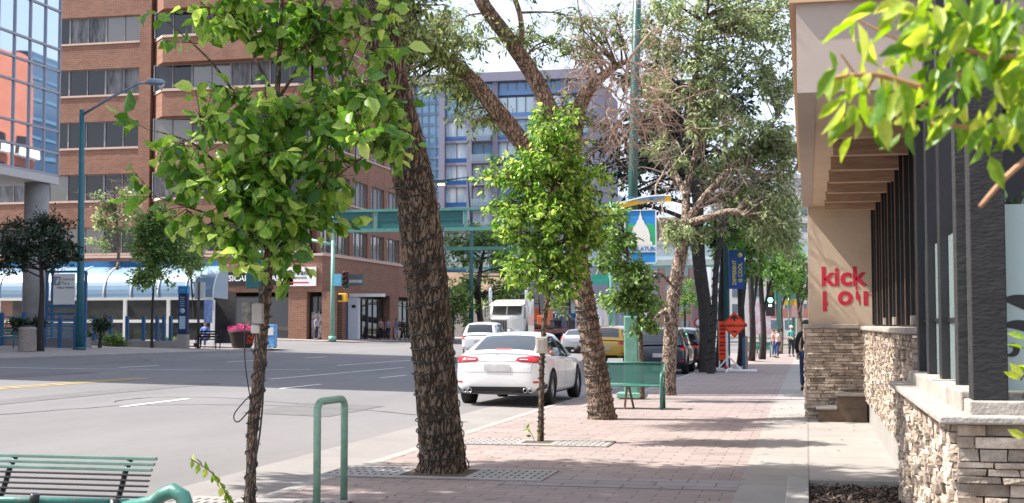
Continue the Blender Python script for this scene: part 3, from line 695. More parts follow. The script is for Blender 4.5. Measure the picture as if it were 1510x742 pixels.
# shop signs (flat boards on the wall)
xs0=onY(316,412,PF).x; xs1=onY(371,412,PF).x; zs=onY(345,411,PF).z
sg=thing('shop_sign','black shop sign board with white lettering PHYSICAL on the brick shop front','sign',((xs0+xs1)/2+.6,PF-.1,zs))
m=MB(); m.box(xs0,xs1+3.4,PF-.14,PF-.01,zs-.52,zs+.5); m.build('board',BLACKM,sg)
m=MB(); text_into(m,'PHYSICAL',.62,facing((xs0+1.45,PF-.15,zs)),bold=.012); text_into(m,'THERAPY',.62,facing((xs0+4.45,PF-.15,zs)),bold=.012); m.build('lettering',WHITEP,sg)
x0=onY(418,408,PF).x; x1=onY(467,408,PF).x; z0=onY(440,422,PF).z; z1=onY(440,394,PF).z
sg=thing('shop_sign','white shop sign with black script and a red underline on the brick corner','sign',((x0+x1)/2,PF-.1,z0))
m=MB(); m.box(x0,x1,PF-.14,PF-.01,z0,z1); m.build('board',WHITEP,sg)
m=MB(); c=(x0+x1)/2
text_into(m,'Pal Pasto',.52,facing((c,PF-.15,z1-.42)),shear=.4,bold=.008); text_into(m,'Ristorante',.26,facing((c,PF-.15,z1-.78)),shear=.4); m.build('lettering',BLACKM,sg)
m=MB(); m.box(c-.85,c+.75,PF-.15,PF-.141,z0+.22,z0+.31); m.build('red_line',RED,sg)
# white entrance column with canopy on the street side
c=onX(522,490,PX+.5)
sg=thing('entrance_column','tall white entrance column with a thin white canopy slab beside the brown shops','column',(c.x,c.y,gz(c.x,c.y)))
g0=gz(c.x,c.y); m=MB(); m.cbox((c.x,c.y,g0+1.65),.85,.5,3.3); m.build('shaft',pm('white_panel',(.62,.66,.74),.5,var=.05),sg,bevel=.03)
m=MB(); m.box(c.x-.3,c.x+2.4,c.y-.3,c.y+.5,g0+3.35,g0+3.6); m.build('canopy',WHITEP,sg)
m=MB(); m.box(c.x-.5,c.x-.425,c.y-.3,c.y+.2,g0,g0+3.3); m.build('blue_edge',BLUEP,sg)
m=MB(); m.cbox((c.x+.05,c.y-.26,g0+2.6),.3,.05,.22); m.build('plate',BLACKM,sg)
# dark hanging sign over the corner
c=onY(545,420,100); 
sg=thing('projecting_sign','dark grey sign projecting from the brick corner above the entrance canopy','sign',(PX+.05,c.y,4.3))
a=onX(488,413,PX); m=MB(); z=onY(515,413,96.5).z; xx=onY(497,413,96.5).x; xy=onY(535,413,96.5).x
m.box(xx,xy,96.6,96.75,z-.45,z+.45); m.build('board',pm('sign_grey',(.10,.12,.13),.5),sg)
m=MB(); m.box(xx+.9,xy-.1,96.585,96.6,z-.22,z+.02); m.build('pale_print',pm('pale_print',(.4,.42,.44),.6,var=.4,scale=3,stretch=(6,1,1)),sg)
m=MB(); m.box(PX-.05,xx,96.62,96.7,z-.05,z+.05); m.build('bracket',DARKM,sg)
# ---- mirror glass tower, raised on round columns
GT=thing('glass_office_tower','mirror glass office tower raised on a round concrete column at the left','building',(-34,53,0))
MIR=glassmat('mirror_glass',(.74,.80,.86),.02,.09,.35,metal=.95,spec=1)
X0=-33.; Ye=onX(87,200,X0).y; Y0=25.0; zb=8.25
m=MB(); m.box(-53,X0-.05,Y0,Ye-.05,zb+.02,52); m.build('glass_wall',MIR,GT)
zl=[8.3]
for k in range(12): zl+= [zl[-1]+1.0,zl[-1]+2.0,zl[-1]+3.75]
m=MB(); MUL=pm('mullion_grey',(.33,.36,.42),.4,metal=.3,var=.05)
for z in zl[:34]: m.box(X0-.06,X0+.03,Y0,Ye,z-.045,z+.045); m.box(-53,X0+.03,Ye-.04,Ye+.05,z-.045,z+.045)
y=Ye
while y>Y0: m.box(X0-.05,X0+.02,y-.035,y+.035,zb,50); y-=1.17
m.build('mullion_grid',MUL,GT)
m=MB(); m.box(-53,X0+.02,Y0,Ye+.03,zb-.35,zb); m.build('underside',pm('pale_soffit_panel',(.55,.53,.52),.7,var=.04),GT)
cx=onY(53,500,53.0)
for (x,y) in ((cx.x-.1,53.),(cx.x-12,53.),(cx.x-.1,40),(cx.x-12,40)):
    m=MB(); m.cyl((x,y,-.3),.53,8.2+.0,28); m.build('column',CONC_D,GT)
m=MB(); m.box(-52,-42,30,50,-.2,7.9); m.build('core',pm('dark_lobby',(.06,.07,.08),.3,var=.3),GT)
# ---- buildings that the glass mirrors, on our side further up the street
rb=thing('orange_apartment_block','orange rendered apartment block with pale balconies further up our side of the street','building',(14,108,0))
OR=pm('orange_render',(.38,.13,.085),.8,var=.12,scale=.4)
m=MB(); m.box(12,42,95,110,-1,31); m.box(13,42,110,114,-1,34.5); m.box(12,42,114,122,-1,29); m.cyl((13.2,112,-1),2.4,36,24); m.build('wall',OR,rb)
for k in range(7):
    for y in (97,101.5,106,115,119):
        if y>113 and k>5: continue
        m=MB(); z=2.5+k*3.2; m.box(11.0,11.99,y,y+2.8,z,z+.15); m.box(11.0,11.1,y,y+2.8,z+.15,z+1.0); m.build('balcony',WHITEP,rb)
        m=MB(); m.box(11.93,11.999,y+.3,y+2.4,z+.2,z+2.3); m.build('window',WDARK,rb)
rb=thing('blue_glass_tower','dark blue glass tower beyond the orange apartment block','building',(16,130,0))
m=MB(); m.box(12.5,15.5,122.6,140,-1,30); m.build('wall',glassmat('blue_glass',(.03,.07,.13),.1),rb)
m=MB(); 
for k in range(15): m.box(12.4,12.5,122.6,140,k*2.05+.4,k*2.05+.75)
m.build('floor_bands',pm('blue_panel',(.07,.14,.22),.5),rb)
rb=thing('pale_stone_building','low pale stone building beside the orange apartment block','building',(5,104,0))
m=MB(); m.box(6.5,11,96,128,-1,10); m.build('wall',pm('pale_stone',(.5,.48,.45),.8),rb)
for k in range(8):
    for z in (1.5,5.2): m=MB(); m.box(6.44,6.499,97+k*3.8,99.6+k*3.8,z,z+2.4); m.build('window',WDARK,rb)
# ---- condominium with grey frame and blue glass
cn=thing('condo_building','tall condominium with purple grey frame, blue glass and pale curtains behind the trees','building',(-38,173,0))
Yc=172.; cx0=onY(612,200,Yc).x; cx1=onY(652,200,Yc).x; cx2=onY(874,200,Yc).x; ztop=onY(740,110,Yc).z
FRG=pm('mauve_grey_frame',(.21,.21,.28),.7,var=.07,scale=.3)
BG=[glassmat('condo_glass_%d'%i,c,.08,.2,.5,spec=.9) for i,c in enumerate([(.16,.34,.50),(.45,.60,.68),(.035,.17,.42)])]
CURT=pm('pale_curtain_glass',(.72,.82,.85),.3,col2=(.28,.42,.55),scale=1.1,stretch=(1,1,.15),detail=2)
m=MB(); m.box(cx0+.3,cx2,Yc+.6,Yc+24,-1,ztop-.2); m.build('core',FRG,cn)
m=MB(); m.box(cx0-.4,cx2+.4,Yc-.9,Yc+1.2,ztop-1.0,ztop+.2); 
bays=[onY(u,200,Yc).x for u in (652,693,731,792,832,872)]
m.box(cx1-.3,cx1+.5,Yc-.6,Yc+.6,-1,ztop-1.0)
for x in bays[1:]: m.box(x-.35,x+.35,Yc-.45,Yc+.6,-1,ztop-1.0)
m.box(cx0-.35,cx0+.0,Yc-.6,Yc+.6,-1,ztop-1)
fl=onY(700,184,Yc).z-onY(700,216.5,Yc).z; zf=onY(700,176,Yc).z
k=0
zs_=[]
while zf>0: zs_.append(zf); zf-=fl
for z in zs_: m.box(cx1+.5,bays[-1],Yc-.3,Yc+.6,z-.22,z+.12)
m.build('frame',FRG,cn)
m=MB(); m.box(cx0,cx1-.3,Yc+.1,Yc+.6,-1,ztop-1); m.build('side_glazing',BG[0],cn)
m=MB(); z=0.
while z<ztop-1.5: m.box(cx0,cx1-.31,Yc-.05,Yc+.1,z,z+.42); z+=fl/2
for i in range(1,4): x=cx0+(cx1-cx0)*i/4; m.box(x-.05,x+.05,Yc-.1,Yc+.1,0,ztop-1)
m.build('side_bands',pm('steel_blue_panel',(.15,.25,.36),.5),cn)
rr=random.Random(9)
for zi,z in enumerate(zs_+[zs_[0]+fl]):
    for b in range(5):
        a,c=bays[b]+.36,bays[b+1]-.36
        if b==0: a=cx1+.52
        dark=(zi==len(zs_))
        g=BG[2] if dark else rr.choice([CURT,CURT,BG[1],BG[0]])
        zt_=z+fl-.22 if not dark else ztop-1.02
        m=MB(); m.box(a,c,Yc+.2,Yc+.5,z+.75,zt_); m.m=1; m.box(a,c,Yc+.1,Yc+.5,z+.12,z+.748)
        m.m=2
        for i in range(1,4 if c-a>4.5 else 2): x=a+(c-a)*i/(4 if c-a>4.5 else 2); m.box(x-.06,x+.06,Yc+.08,Yc+.199,z+.75,zt_)
        m.build('window',[g,BG[2],FRG],cn)
# balconies on the second bay
for z in zs_:
    m=MB(); m.box(bays[1]+.4,bays[2]-.4,Yc-1.4,Yc-.31,z-.12,z+.05); m.m=1; m.box(bays[1]+.4,bays[2]-.4,Yc-1.4,Yc-1.36,z+.1,z+1.05); m.build('balcony',[FRG,clearglass('rail_glass',(.4,.5,.55),.35) if 'rg' not in MATS else MATS['rg']],cn)
    MATS['rg']=bpy.data.materials['rail_glass']
# ---- far street end
FARG=glassmat('far_window_glass',(.10,.14,.18),.1)
FARG2=glassmat('far_pale_glass',(.20,.25,.28),.1)
def block(name,label,x0,x1,y0,y1,z1,wall,glass,fl=3.6,wx=2.6,frac=.6,vert=.65):
    t=thing(name,label,'building',((x0+x1)/2,y0,-1.2)); m=MB(); m.box(x0,x1,y0,y1,-3,z1); m.build('wall',wall,t)
    n=max(1,int((x1-x0)/wx)); cnt=0; glass={BG[0]:FARG,BG[1]:FARG2}[glass]
    for k in range(int((z1-1)/fl)):
        for i in range(n):
            if cnt>=96: break
            cnt+=1
            w_=(x1-x0)/n; a=x0+w_*(i+.5-frac/2); b_=x0+w_*(i+.5+frac/2); z=.5+k*fl
            mm=MB(); mm.box(a,b_,y0-.06,y0-.005,z,z+fl*vert); mm.build('window',glass,t)
    m=MB(); m.box(x0-.3,x1+.3,y0-.35,y0+.5,z1,z1+.7); m.build('parapet',wall,t)
    return t
GW=pm('grey_wall',(.30,.32,.34),.8,var=.1,scale=.2)
block('office_building','grey green glass office block closing the far end of the street',-62,-33,232,250,25,pm('pale_green_wall',(.30,.38,.37),.6,var=.1,scale=.2),BG[0],3.6,4.8,.8,.7)
block('office_building','reddish brown block far up the street behind the grey trunk',-31,-22,262,280,22,pm('muted_brick',(.22,.14,.13),.85,var=.1),BG[1],3.5,3,.5,.5)
block('office_building','pale grey tower far up the street beside the red brown block',-21,2,300,320,34,pm('pale_grey_wall',(.48,.48,.48),.8,var=.06),BG[0],3.6,3.8,.55,.55)
block('office_building','cream shop block on our side far beyond the traffic light',2.0,5.4,120,160,9.5,pm('cream_wall',(.5,.45,.38),.8,var=.06),BG[1],3.4,1.6,.6,.6)
# glazed footbridge over the street
fb=thing('footbridge','teal edged glazed footbridge crossing high over the street','bridge',(-28,150,0))
m=MB(); m.box(-46,6,150,153.5,8.2,8.9); m.box(-46,6,149.9,153.6,10.6,11.0); m.build('deck',pm('bridge_grey',(.34,.37,.38),.6),fb)
m=MB(); m.box(-46,6,150.1,150.2,8.9,10.6); m.build('glazing',BG[1],fb)
m=MB(); m.box(-46,6,149.8,149.99,8.0,8.25); 
for i in range(14): m.box(-46+i*4,-45.8+i*4,149.85,150.1,8.9,10.6)
m.build('teal_trim',TEAL,fb)
for x_ in (-31,0): m=MB(); m.box(x_,x_+1,150.5,153,-1,8.2); m.build('pier',CONC_D,fb)
# low retaining wall with shrubs on the bank behind the side street
rw=MB(); rw.box(-60,-31,140,140.5,-1,3.0); single(rw,'retaining_wall',CONC_D,'low grey retaining wall behind the shrubs beyond the brick building','wall')
# ---------------------------------------------------------------- street furniture
def post(mb,x,y,z0,z1,r,n=14,r2=None): mb.tube([(x,y,z0),(x,y,z1)],[r,r2 or r],n)
# near inverted-U bike rack
def bikerack():
    t=thing('bike_rack','pale green inverted U bike rack in front of the thick trunk','bike rack',(-4.15,11.3,0))
    a=at(467,742,11.45); b=at(507,742,11.95)
    A=Vector((a.x,a.y,0)); B=Vector((b.x,b.y,0)); h=.925; r=.08
    pts=[A,A+V(0,0,h-r)]; d=(B-A).normalized()
    for i in range(1,6): t_=i/6*math.pi/2; pts.append(A+d*(r-r*math.cos(t_))+V(0,0,h-r+r*math.sin(t_)))
    pts.append(A+d*r+V(0,0,h)); pts.append(B-d*r+V(0,0,h))
    for i in range(1,6): t_=i/6*math.pi/2; pts.append(B-d*r+d*r*math.sin(t_)+V(0,0,h-r+r*math.cos(t_)))
    pts+= [B+V(0,0,h-r),B]
    m=MB(); m.tube(pts,.033,14); m.build('hoop',pm('rack_green_paint',(.20,.36,.27),.45,var=.12,scale=8,coat=.1,dirt=((.10,.12,.09),9,.5)),t)
    for q in (A,B): m=MB(); m.cyl((q.x,q.y,.0),.085,.012,16); m.build('foot_plate',STEEL,t)
bikerack()
BENCH_TOP=pm('sunlit_slat_green',(.13,.22,.185),.35,var=.2,scale=9,coat=.2)  # paler green for the upper back slats, sunlight painted into the colour
# benches -------------------------------------------------
def slat_bench(name,label,x0,x1,y,h,group,slats=True,rz=0):
    """long bench lying along x, seat towards -y"""
    t=thing(name,label,'bench',((x0+x1)/2,y,0),group=group)
    ztop=h
    prof=[]   # backrest curve in (y,z)
    for i in range(13):
        s=i/12; prof.append((y+.02+.20*math.sin(s*1.35)+(.05*(s-.8)*5 if s>.8 else 0), .44+(ztop-.44)*s))
    for i,(yy,zz) in enumerate(prof[1:]):
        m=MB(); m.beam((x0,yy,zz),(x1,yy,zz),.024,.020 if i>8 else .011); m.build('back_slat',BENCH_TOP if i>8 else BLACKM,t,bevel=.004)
    for i in range(5):
        m=MB(); yy=y-.02-i*.085; m.beam((x0,yy,.44-.006*i),(x1,yy,.44-.006*i),.052,.024); m.build('seat_slat',BENCHG,t,bevel=.005)
    for x in (x0+.18,(x0+x1)/2,x1-.18):
        m=MB(); m.tube([V(x,p[0]+.025,p[1]) for p in prof],.017,8); m.tube([(x,y+.02,.42),(x,y-.40,.41)],.02,8); m.build('support',BLACKM,t)
    for x in (x0+.18,x1-.18):
        for yy in (y+.08,y-.34): m=MB(); m.tube([(x,yy,.42),(x,yy+(.04 if yy>y else -.03),0)],.024,8); m.build('leg',BENCHG,t)
    return t
bx1=at(199,672,7.6)
slat_bench('park_bench','slatted bench at the bottom left, its thin dark back slats topped by pale sunlit ones',bx1.x-1.9,bx1.x,bx1.y,.80,None)
# nearer bench: tubular frame with rolled end
t=thing('park_bench','nearest teal tube framed bench, its rounded end rising at the bottom left edge','bench',(-3.8,5.6,0))
b0=at(-120,735,6.05); b1=at(190,741,6.05); e1=at(225,735,6.03); e2=at(255,724,6.0); e3=at(272,735,5.98); e4=at(285,775,5.95)
m=MB(); 
for dz,dy in ((0,0),(-.035,-.03),(-.07,-.06)):
    m=MB(); m.tube([b0+V(0,dy,dz),b1+V(0,dy,dz)],.017,10); m.build('top_tube',BENCHG,t)
m=MB(); m.tube([b1+V(-.02,-.02,-.03),e1+V(0,0,-.02),(e1+e2)/2+V(0,0,-.0),e2,e3+V(-.01,0,.01),e4,Vector((e4.x+.01,e4.y-.02,0.0))],[.036,.034,.034,.036,.036,.034,.03],12); m.build('arm_hoop',BENCHG,t)
for i in range(4):
    m=MB(); z=b0.z-.14-i*.09; m.beam((b0.x,b0.y-.05,z),(b1.x,b1.y-.05,z),.02,.03); m.build('back_slat',BENCHG,t)
for i in range(5): m=MB(); yy=b1.y-.1-i*.085; m.beam((b0.x,yy,.44),(b1.x+.08,yy,.44),.05,.024); m.build('seat_slat',BENCHG,t)
for x in (b0.x+.15,b1.x-.05):
    for yy in (b1.y-.04,b1.y-.45): m=MB(); m.tube([(x,yy,b0.z if yy>b1.y-.1 else .44),(x,yy,0)],.022,8); m.build('leg',BLACKM,t)
m=MB(); m.tube([at(52,728,6.0),at(50,742,6.0)],.022,8); m.build('joint',BLACKM,t)
# mesh bench by the thick second trunk
MESHG=clearglass('perforated_green_sheet',(.012,.085,.068),.75,.5)
def mesh_bench(label,x0,x1,y,group=None,name='park_bench',z=0):
    t=thing(name,label,'bench',((x0+x1)/2,y,z),group=group)
    m=MB(); n=8
    for i in range(n):
        s0,s1=i/n,(i+1)/n; f=lambda s:(y+.04+.10*s,z+.46+.39*s)
        a=f(s0); b_=f(s1); m.quad((x0+.02,a[0],a[1]),(x1-.02,a[0],a[1]),(x1-.02,b_[0],b_[1]),(x0+.02,b_[0],b_[1]))
    m.build('back_mesh',MESHG,t)
    m=MB(); m.tube([(x0,y+.14,z+.86),(x1,y+.14,z+.86)],.018,8); m.tube([(x0,y+.04,z+.46),(x1,y+.04,z+.46)],.014,8); m.tube([(x0,y+.04,z+.46),(x0,y+.14,z+.86)],.016,8); m.tube([(x1,y+.04,z+.46),(x1,y+.14,z+.86)],.016,8); m.build('back_frame',BENCHG,t)
    m=MB(); m.cbox(((x0+x1)/2,y-.18,z+.44),x1-x0,.44,.03); m.build('seat',BENCHG,t,bevel=.012)
    for x in (x0+.01,x1-.01):
        m=MB(); m.tube([(x,y-.38,z),(x,y-.40,z+.60),(x,y-.34,z+.67),(x,y-.05,z+.68),(x,y+.10,z+.62)],.03,10); m.build('arm_hoop',BENCHG,t)
        m=MB(); m.tube([(x,y+.07,z+.5),(x,y+.12,z)],.025,8); m.build('leg',BENCHG,t)
    m=MB(); xm=x0+(x1-x0)*.5; m.beam((xm,y-.28,z+.42),(xm-.04,y-.33,z),.03,.03); m.beam((xm,y+.0,z+.42),(xm+.08,y+.08,z),.03,.03); m.build('middle_leg',pm('rusty_steel',(.20,.11,.07),.8,var=.4,scale=20),t)
    return t
q0=at(872,603,25); q1=at(979,603,25)
mesh_bench('green perforated bench beside the leaning cable wrapped trunk, facing the camera',q0.x,q1.x,(q0.y+q1.y)/2+.2)
q=gp(1117,527); mesh_bench('green bench far up the pavement beside the two standing people',q.x-.75,q.x+.75,q.y,z=gz(q.x,q.y))
# ------------------------------------------------ tall green pole with banner
px,py=-3.72,28.7
t=thing('banner_pole','tall green lamp pole on a pale box base, carrying the blue legislature banner','street pole',(px,py,0))
m=MB(); m.cbox((px,py,.9),.31,.31,1.75); m.build('base_box',pm('box_green',(.13,.30,.24),.5,var=.15,scale=5,dirt=((.09,.13,.1),6,.5)),t,bevel=.03)
m=MB(); m.cbox((px,py,.06),.62,.5,.12); m.build('foot_plate',TEAL_L,t,bevel=.02)
m=MB(); m.tube([(px,py,1.7),(px+.05,py,5.2),(px+.23,py,11.5)],[.115,.105,.08],16); m.build('pole',pm('dark_green_paint',(.018,.085,.07),.35,coat=.3,var=.1),t)
m=MB(); m.tube([(px+.2,py,11.3),(px+.0,py,11.9),(px-2.2,py,12.3)],.05,8); m.cbox((px-2.6,py,12.3),.8,.3,.15); m.build('lamp_arm',DARKM,t)
# banner board
a=at(921,308,29.2); b_=at(967,308,29.2); zb_=at(944,390,29.2).z; zt_=at(944,310,29.2).z; yb=py-.16; xc=(a.x+b_.x)/2; bw=(b_.x-a.x)*1.02; ox=a.x-(yb-a.y)*0
a=onY(921,310,yb); b_=onY(968,310,yb); bw=b_.x-a.x; zt_=a.z; zb_=onY(944,389,yb).z
tag(t,None)
bn=thing('street_banner','blue banner with a white dome, green hills and the word LEGISLATURE','banner',((a.x+b_.x)/2,yb,zb_))
BLU=pm('banner_blue',(.02,.23,.62),.55,var=.04); 
X=lambda s,zz,dy=0:(a.x+bw*s,yb-.012-dy,zb_+(zt_-zb_)*zz)
m=MB(); m.box(a.x,b_.x,yb-.012,yb+.012,zb_,zt_); m.build('panel',BLU,bn)
m=MB(); m.prism([X(.0,.335,.006),X(.0,.66,.006)]+[X(.2+.2*math.cos(q_),.62+.13*math.sin(q_),.006) for q_ in [math.pi*(1-i/8) for i in range(9)]]+[X(.78+.2*math.cos(q_),.62+.13*math.sin(q_),.006) for q_ in [math.pi*(1-i/8) for i in range(9)]]+[X(1,.335,.006)],(0,.005,0)); m.build('green_hills',pm('banner_green',(.02,.36,.17),.6),bn)
dome=[(.12,.335),(.88,.335),(.86,.40),(.80,.42),(.80,.52)]+[(.5+.27*math.cos(q_),.54+.22*math.sin(q_)) for q_ in [math.pi*i/10 for i in range(1,4)]]+[(.62,.76),(.60,.80),(.555,.82),(.545,.88),(.52,.90),(.505,.985),(.495,.985),(.48,.90),(.455,.88),(.445,.82),(.40,.80),(.38,.76)]+[(.5+.27*math.cos(q_),.54+.22*math.sin(q_)) for q_ in [math.pi*i/10 for i in range(7,10)]]+[(.20,.52),(.20,.42),(.14,.40)]
m=MB(); m.prism([X(s,zz,.012) for s,zz in dome],(0,.005,0)); m.build('white_dome',WHITEP,bn)
m=MB(); m.box(a.x,b_.x,yb-.022,yb-.013,zb_+(zt_-zb_)*.21,zb_+(zt_-zb_)*.336); m.build('word_band',WHITEP,bn)
m=MB(); text_into(m,'LEGISLATURE',bw*.175,facing((xc if 0 else (a.x+b_.x)/2,yb-.025,zb_+(zt_-zb_)*.272)),bold=.004,depth=.002); m.build('lettering',BLU,bn)
m=MB(); 
for s0,s1,z0_,z1_ in ((0,1,.985,1.0),(0,1,0,.015),(0,.03,0,1),(.97,1,0,1)): m.box(a.x+bw*s0,a.x+bw*s1,yb-.03,yb-.0125,zb_+(zt_-zb_)*z0_,zb_+(zt_-zb_)*z1_)
m.build('border',WHITEP,bn)
m=MB(); 
for zz in (.04,.97): m.tube([(px,py,zb_+(zt_-zb_)*zz),(a.x,yb+.03,zb_+(zt_-zb_)*zz)],.014,6)
m.build('bracket',DARKM,bn)
# arched topper with yellow word on blue
tp_=thing('banner_topper','thin arched yellow and blue sign on top of the legislature banner','sign',((a.x+b_.x)/2,yb,zt_+.05))
m=MB(); arc=[]; n=12; xa_=onY(912,0,yb).x; xb_=onY(988,0,yb).x
for i in range(n+1): s=i/n; arc.append((xa_+(xb_-xa_)*s, zt_+.02+ .15*math.sin(s*math.pi*.62)))
for i in range(n): m.add([(arc[i][0],yb-.02,arc[i][1]),(arc[i+1][0],yb-.02,arc[i+1][1]),(arc[i+1][0],yb-.02,arc[i+1][1]+.13*(1-i/n*.2)),(arc[i][0],yb-.02,arc[i][1]+.12)],[(0,1,2,3)])
m.build('yellow_strip',pm('banner_yellow',(.70,.42,.03),.5),tp_)
m=MB()
for i in range(n): m.beam((arc[i][0],yb-.02,arc[i][1]+.135),(arc[i+1][0],yb-.02,arc[i+1][1]+.135),.03,.03)
m.build('white_edge',WHITEP,tp_)
m=MB(); x2=onY(950,0,yb).x; m.box(x2,xb_-.02,yb+.05,yb+.07,zt_+.26,zt_+.31); m.build('blue_strip',BLU,tp_)
m=MB(); text_into(m,'GOVERNMENT',.13,facing(((xa_+xb_)/2,yb-.03,zt_+.235)),bold=.003,depth=.002); m.build('lettering',BLU,tp_)
# ------------------------------------------------ second banner pole
q=gp(1075,545); px2,py2=-2.95,50.5
t=thing('banner_pole','green pole further up the pavement carrying the blue banner with yellow words','street pole',(px2,py2,gz(px2,py2)))
m=MB(); m.tube([(px2,py2,gz(px2,py2)),(px2,py2,11.5)],[.12,.09],12); m.build('pole',TEAL_D,t)
m=MB(); m.tube([(px2,py2,4.3),(px2+.75,py2,4.3)],.02,6); m.tube([(px2,py2,2.95),(px2+.75,py2,2.95)],.02,6); m.build('banner_arm',DARKM,t)
ya=50.35; a=onY(1075,370,ya); b_=onY(1098,426,ya)
bn=thing('street_banner','narrow blue banner with yellow vertical words on the further green pole','banner',((a.x+b_.x)/2,ya,b_.z))
m=MB(); m.box(a.x,b_.x,ya-.01,ya+.01,b_.z,a.z); m.build('panel',pm('deep_blue_banner',(.012,.07,.26),.6),bn)
Mv=facing((a.x+.2,ya-.012,(a.z+b_.z)/2-.1))@Matrix.Rotation(R(90),4,'Z'); m=MB(); text_into(m,'DIFFERENT',.19,Mv,bold=.006,depth=.002)
Mv=facing((a.x+.42,ya-.012,(a.z+b_.z)/2-.1))@Matrix.Rotation(R(90),4,'Z'); text_into(m,'IS COOL',.19,Mv,bold=.006,depth=.002); m.build('lettering',pm('yellow_print',(.62,.55,.08),.6),bn)
m=MB(); m.lathe([(0,0),(.09,0),(.09,.004),(0,.004)],14,(b_.x-.16,ya-.014,a.z-.16),'y'); m.build('round_mark',pm('yellow_print',(0,0,0)),bn)
# ------------------------------------------------ construction signs
ORG_S=pm('fluorescent_orange',(1.0,.085,.02),.6,var=.03)
cx,cy=-2.45,49.0; g0=gz(cx,cy)
t=thing('construction_sign','orange diamond CONSTRUCTION sign with a black arrow on a white stand','road sign',(cx,cy,g0))
def onYs(u,v): return onY(u,v,cy)
c=onYs(1083,479); hw=(onYs(1102.5,479)-c).x; 
m=MB(); m.prism([c+V(-hw,0,0),c+V(0,0,-hw),c+V(hw,0,0),c+V(0,0,hw)],(0,.02,0)); m.build('panel',ORG_S,t)
m=MB(); o_=V(0,-.006,0)
for k in range(4):
    P=[c+V(-hw,0,0),c+V(0,0,-hw),c+V(hw,0,0),c+V(0,0,hw)]; A=c+(P[k]-c)*.93+o_; B=c+(P[(k+1)%4]-c)*.93+o_; m.beam(A,B,.012,.022,up=(0,1,0))
text_into(m,'CONSTRUCTION',hw*.245,facing(c+V(0,-.01,-.04)),bold=.004,depth=.002)
m.prism([c+V(-.035,-.012,.14),c+V(.035,-.012,.14),c+V(.035,-.012,.24),c+V(.14,-.012,.19),c+V(.14,-.012,.24),c+V(.0,-.012,.37),c+V(-.14,-.012,.24),c+V(-.14,-.012,.19),c+V(-.035,-.012,.24)],(0,.006,0))
m.prism([c+V(-.11,-.012,-.22),c+V(.11,-.012,-.22),c+V(.07,-.012,-.28),c+V(-.07,-.012,-.28)],(0,.006,0))
m.build('black_print',BLACKM,t)
m=MB(); x=c.x-.28; m.cbox((x,cy+.08,g0+.75),.085,.085,1.5); m.build('upright',WHITEP,t)
m=MB(); m.cbox((x,cy+.08,g0+.05),.1,1.2,.1); m.cbox((x+.45,cy+.08,g0+.05),1.25,.12,.09); m.build('skid',WHITEP,t,bevel=.02)
m=MB(); m.beam((x,cy+.08,g0+.62),(x+.5,cy+.08,g0+.09),.06,.06); m.beam((x,cy+.08,g0+.5),(x-.35,cy+.08,g0+.09),.06,.06); m.build('brace',WHITEP,t)
t=thing('information_board','tall narrow orange board with red printed lines beside the diamond sign','road sign',(cx-.75,cy+.3,g0))
a=onY(1060,474,cy+.3); b_=onY(1072,531,cy+.3)
m=MB(); m.box(a.x,b_.x,cy+.28,cy+.30,b_.z,a.z); m.build('panel',ORG_S,t)
m=MB(); w_=b_.x-a.x; hh=a.z-b_.z
for k,(zz,th) in enumerate(((.86,.04),(.78,.03),(.66,.05),(.58,.03),(.44,.03),(.36,.04),(.24,.03),(.14,.03))):
    m.box(a.x+w_*.12,b_.x-w_*(.12+.1*(k%3)),cy+.272,cy+.279,b_.z+hh*zz,b_.z+hh*(zz+th))
m.build('print',pm('dark_red_print',(.18,.01,.01),.6),t)
m=MB(); m.box(a.x-.02,a.x+.03,cy+.305,cy+.35,g0,a.z); m.box(b_.x-.04,b_.x+.0,cy+.305,cy+.35,g0,a.z); m.cbox(((a.x+b_.x)/2,cy+.33,g0+.07),w_+.35,.7,.12); m.build('stand',WHITEP,t,bevel=.01)
m=MB(); m.lathe([(0,0),(.07,0),(.07,.01),(0,.01)],14,((a.x+b_.x)/2+.12,cy-.03,g0+.17),'y'); m.build('red_disc',RED,t)
# poles behind the sign
for u,colr,lab,h0 in ((1097,BLUEP,'blue post standing behind the orange diamond sign',1.25),(1101,pm('tan_post',(.4,.3,.22),.8),'tan wooden stake with a red tip behind the orange diamond sign',1.3)):
    x=onY(u,540,52).x; m=MB(); m.cbox((x,52,gz(x,52)+h0/2),.10,.10,h0); single(m,'marker_post',colr,lab,'post')
# round red parking sign by trunk
t=thing('parking_sign','small round red ringed sign on a thin post beside the parked cars','road sign',(-4.5,50.6,gz(-4.5,50.6)))
xx=onY(1031,476,50.6).x; zz=onY(1029,476,50.6).z
m=MB(); m.tube([(xx,50.62,gz(xx,50.6)),(xx,50.62,zz+.3)],.025,8); m.build('post',STEEL,t)
m=MB(); m.lathe([(.0,0),(.17,0),(.17,.01),(0,.01)],20,(xx,50.58,zz),'y'); m.build('disc',WHITEP,t)
m=MB(); m.lathe([(.14,0),(.19,0),(.19,.006),(.14,.006),(.14,0)],20,(xx,50.572,zz),'y'); m.build('ring',RED,t)
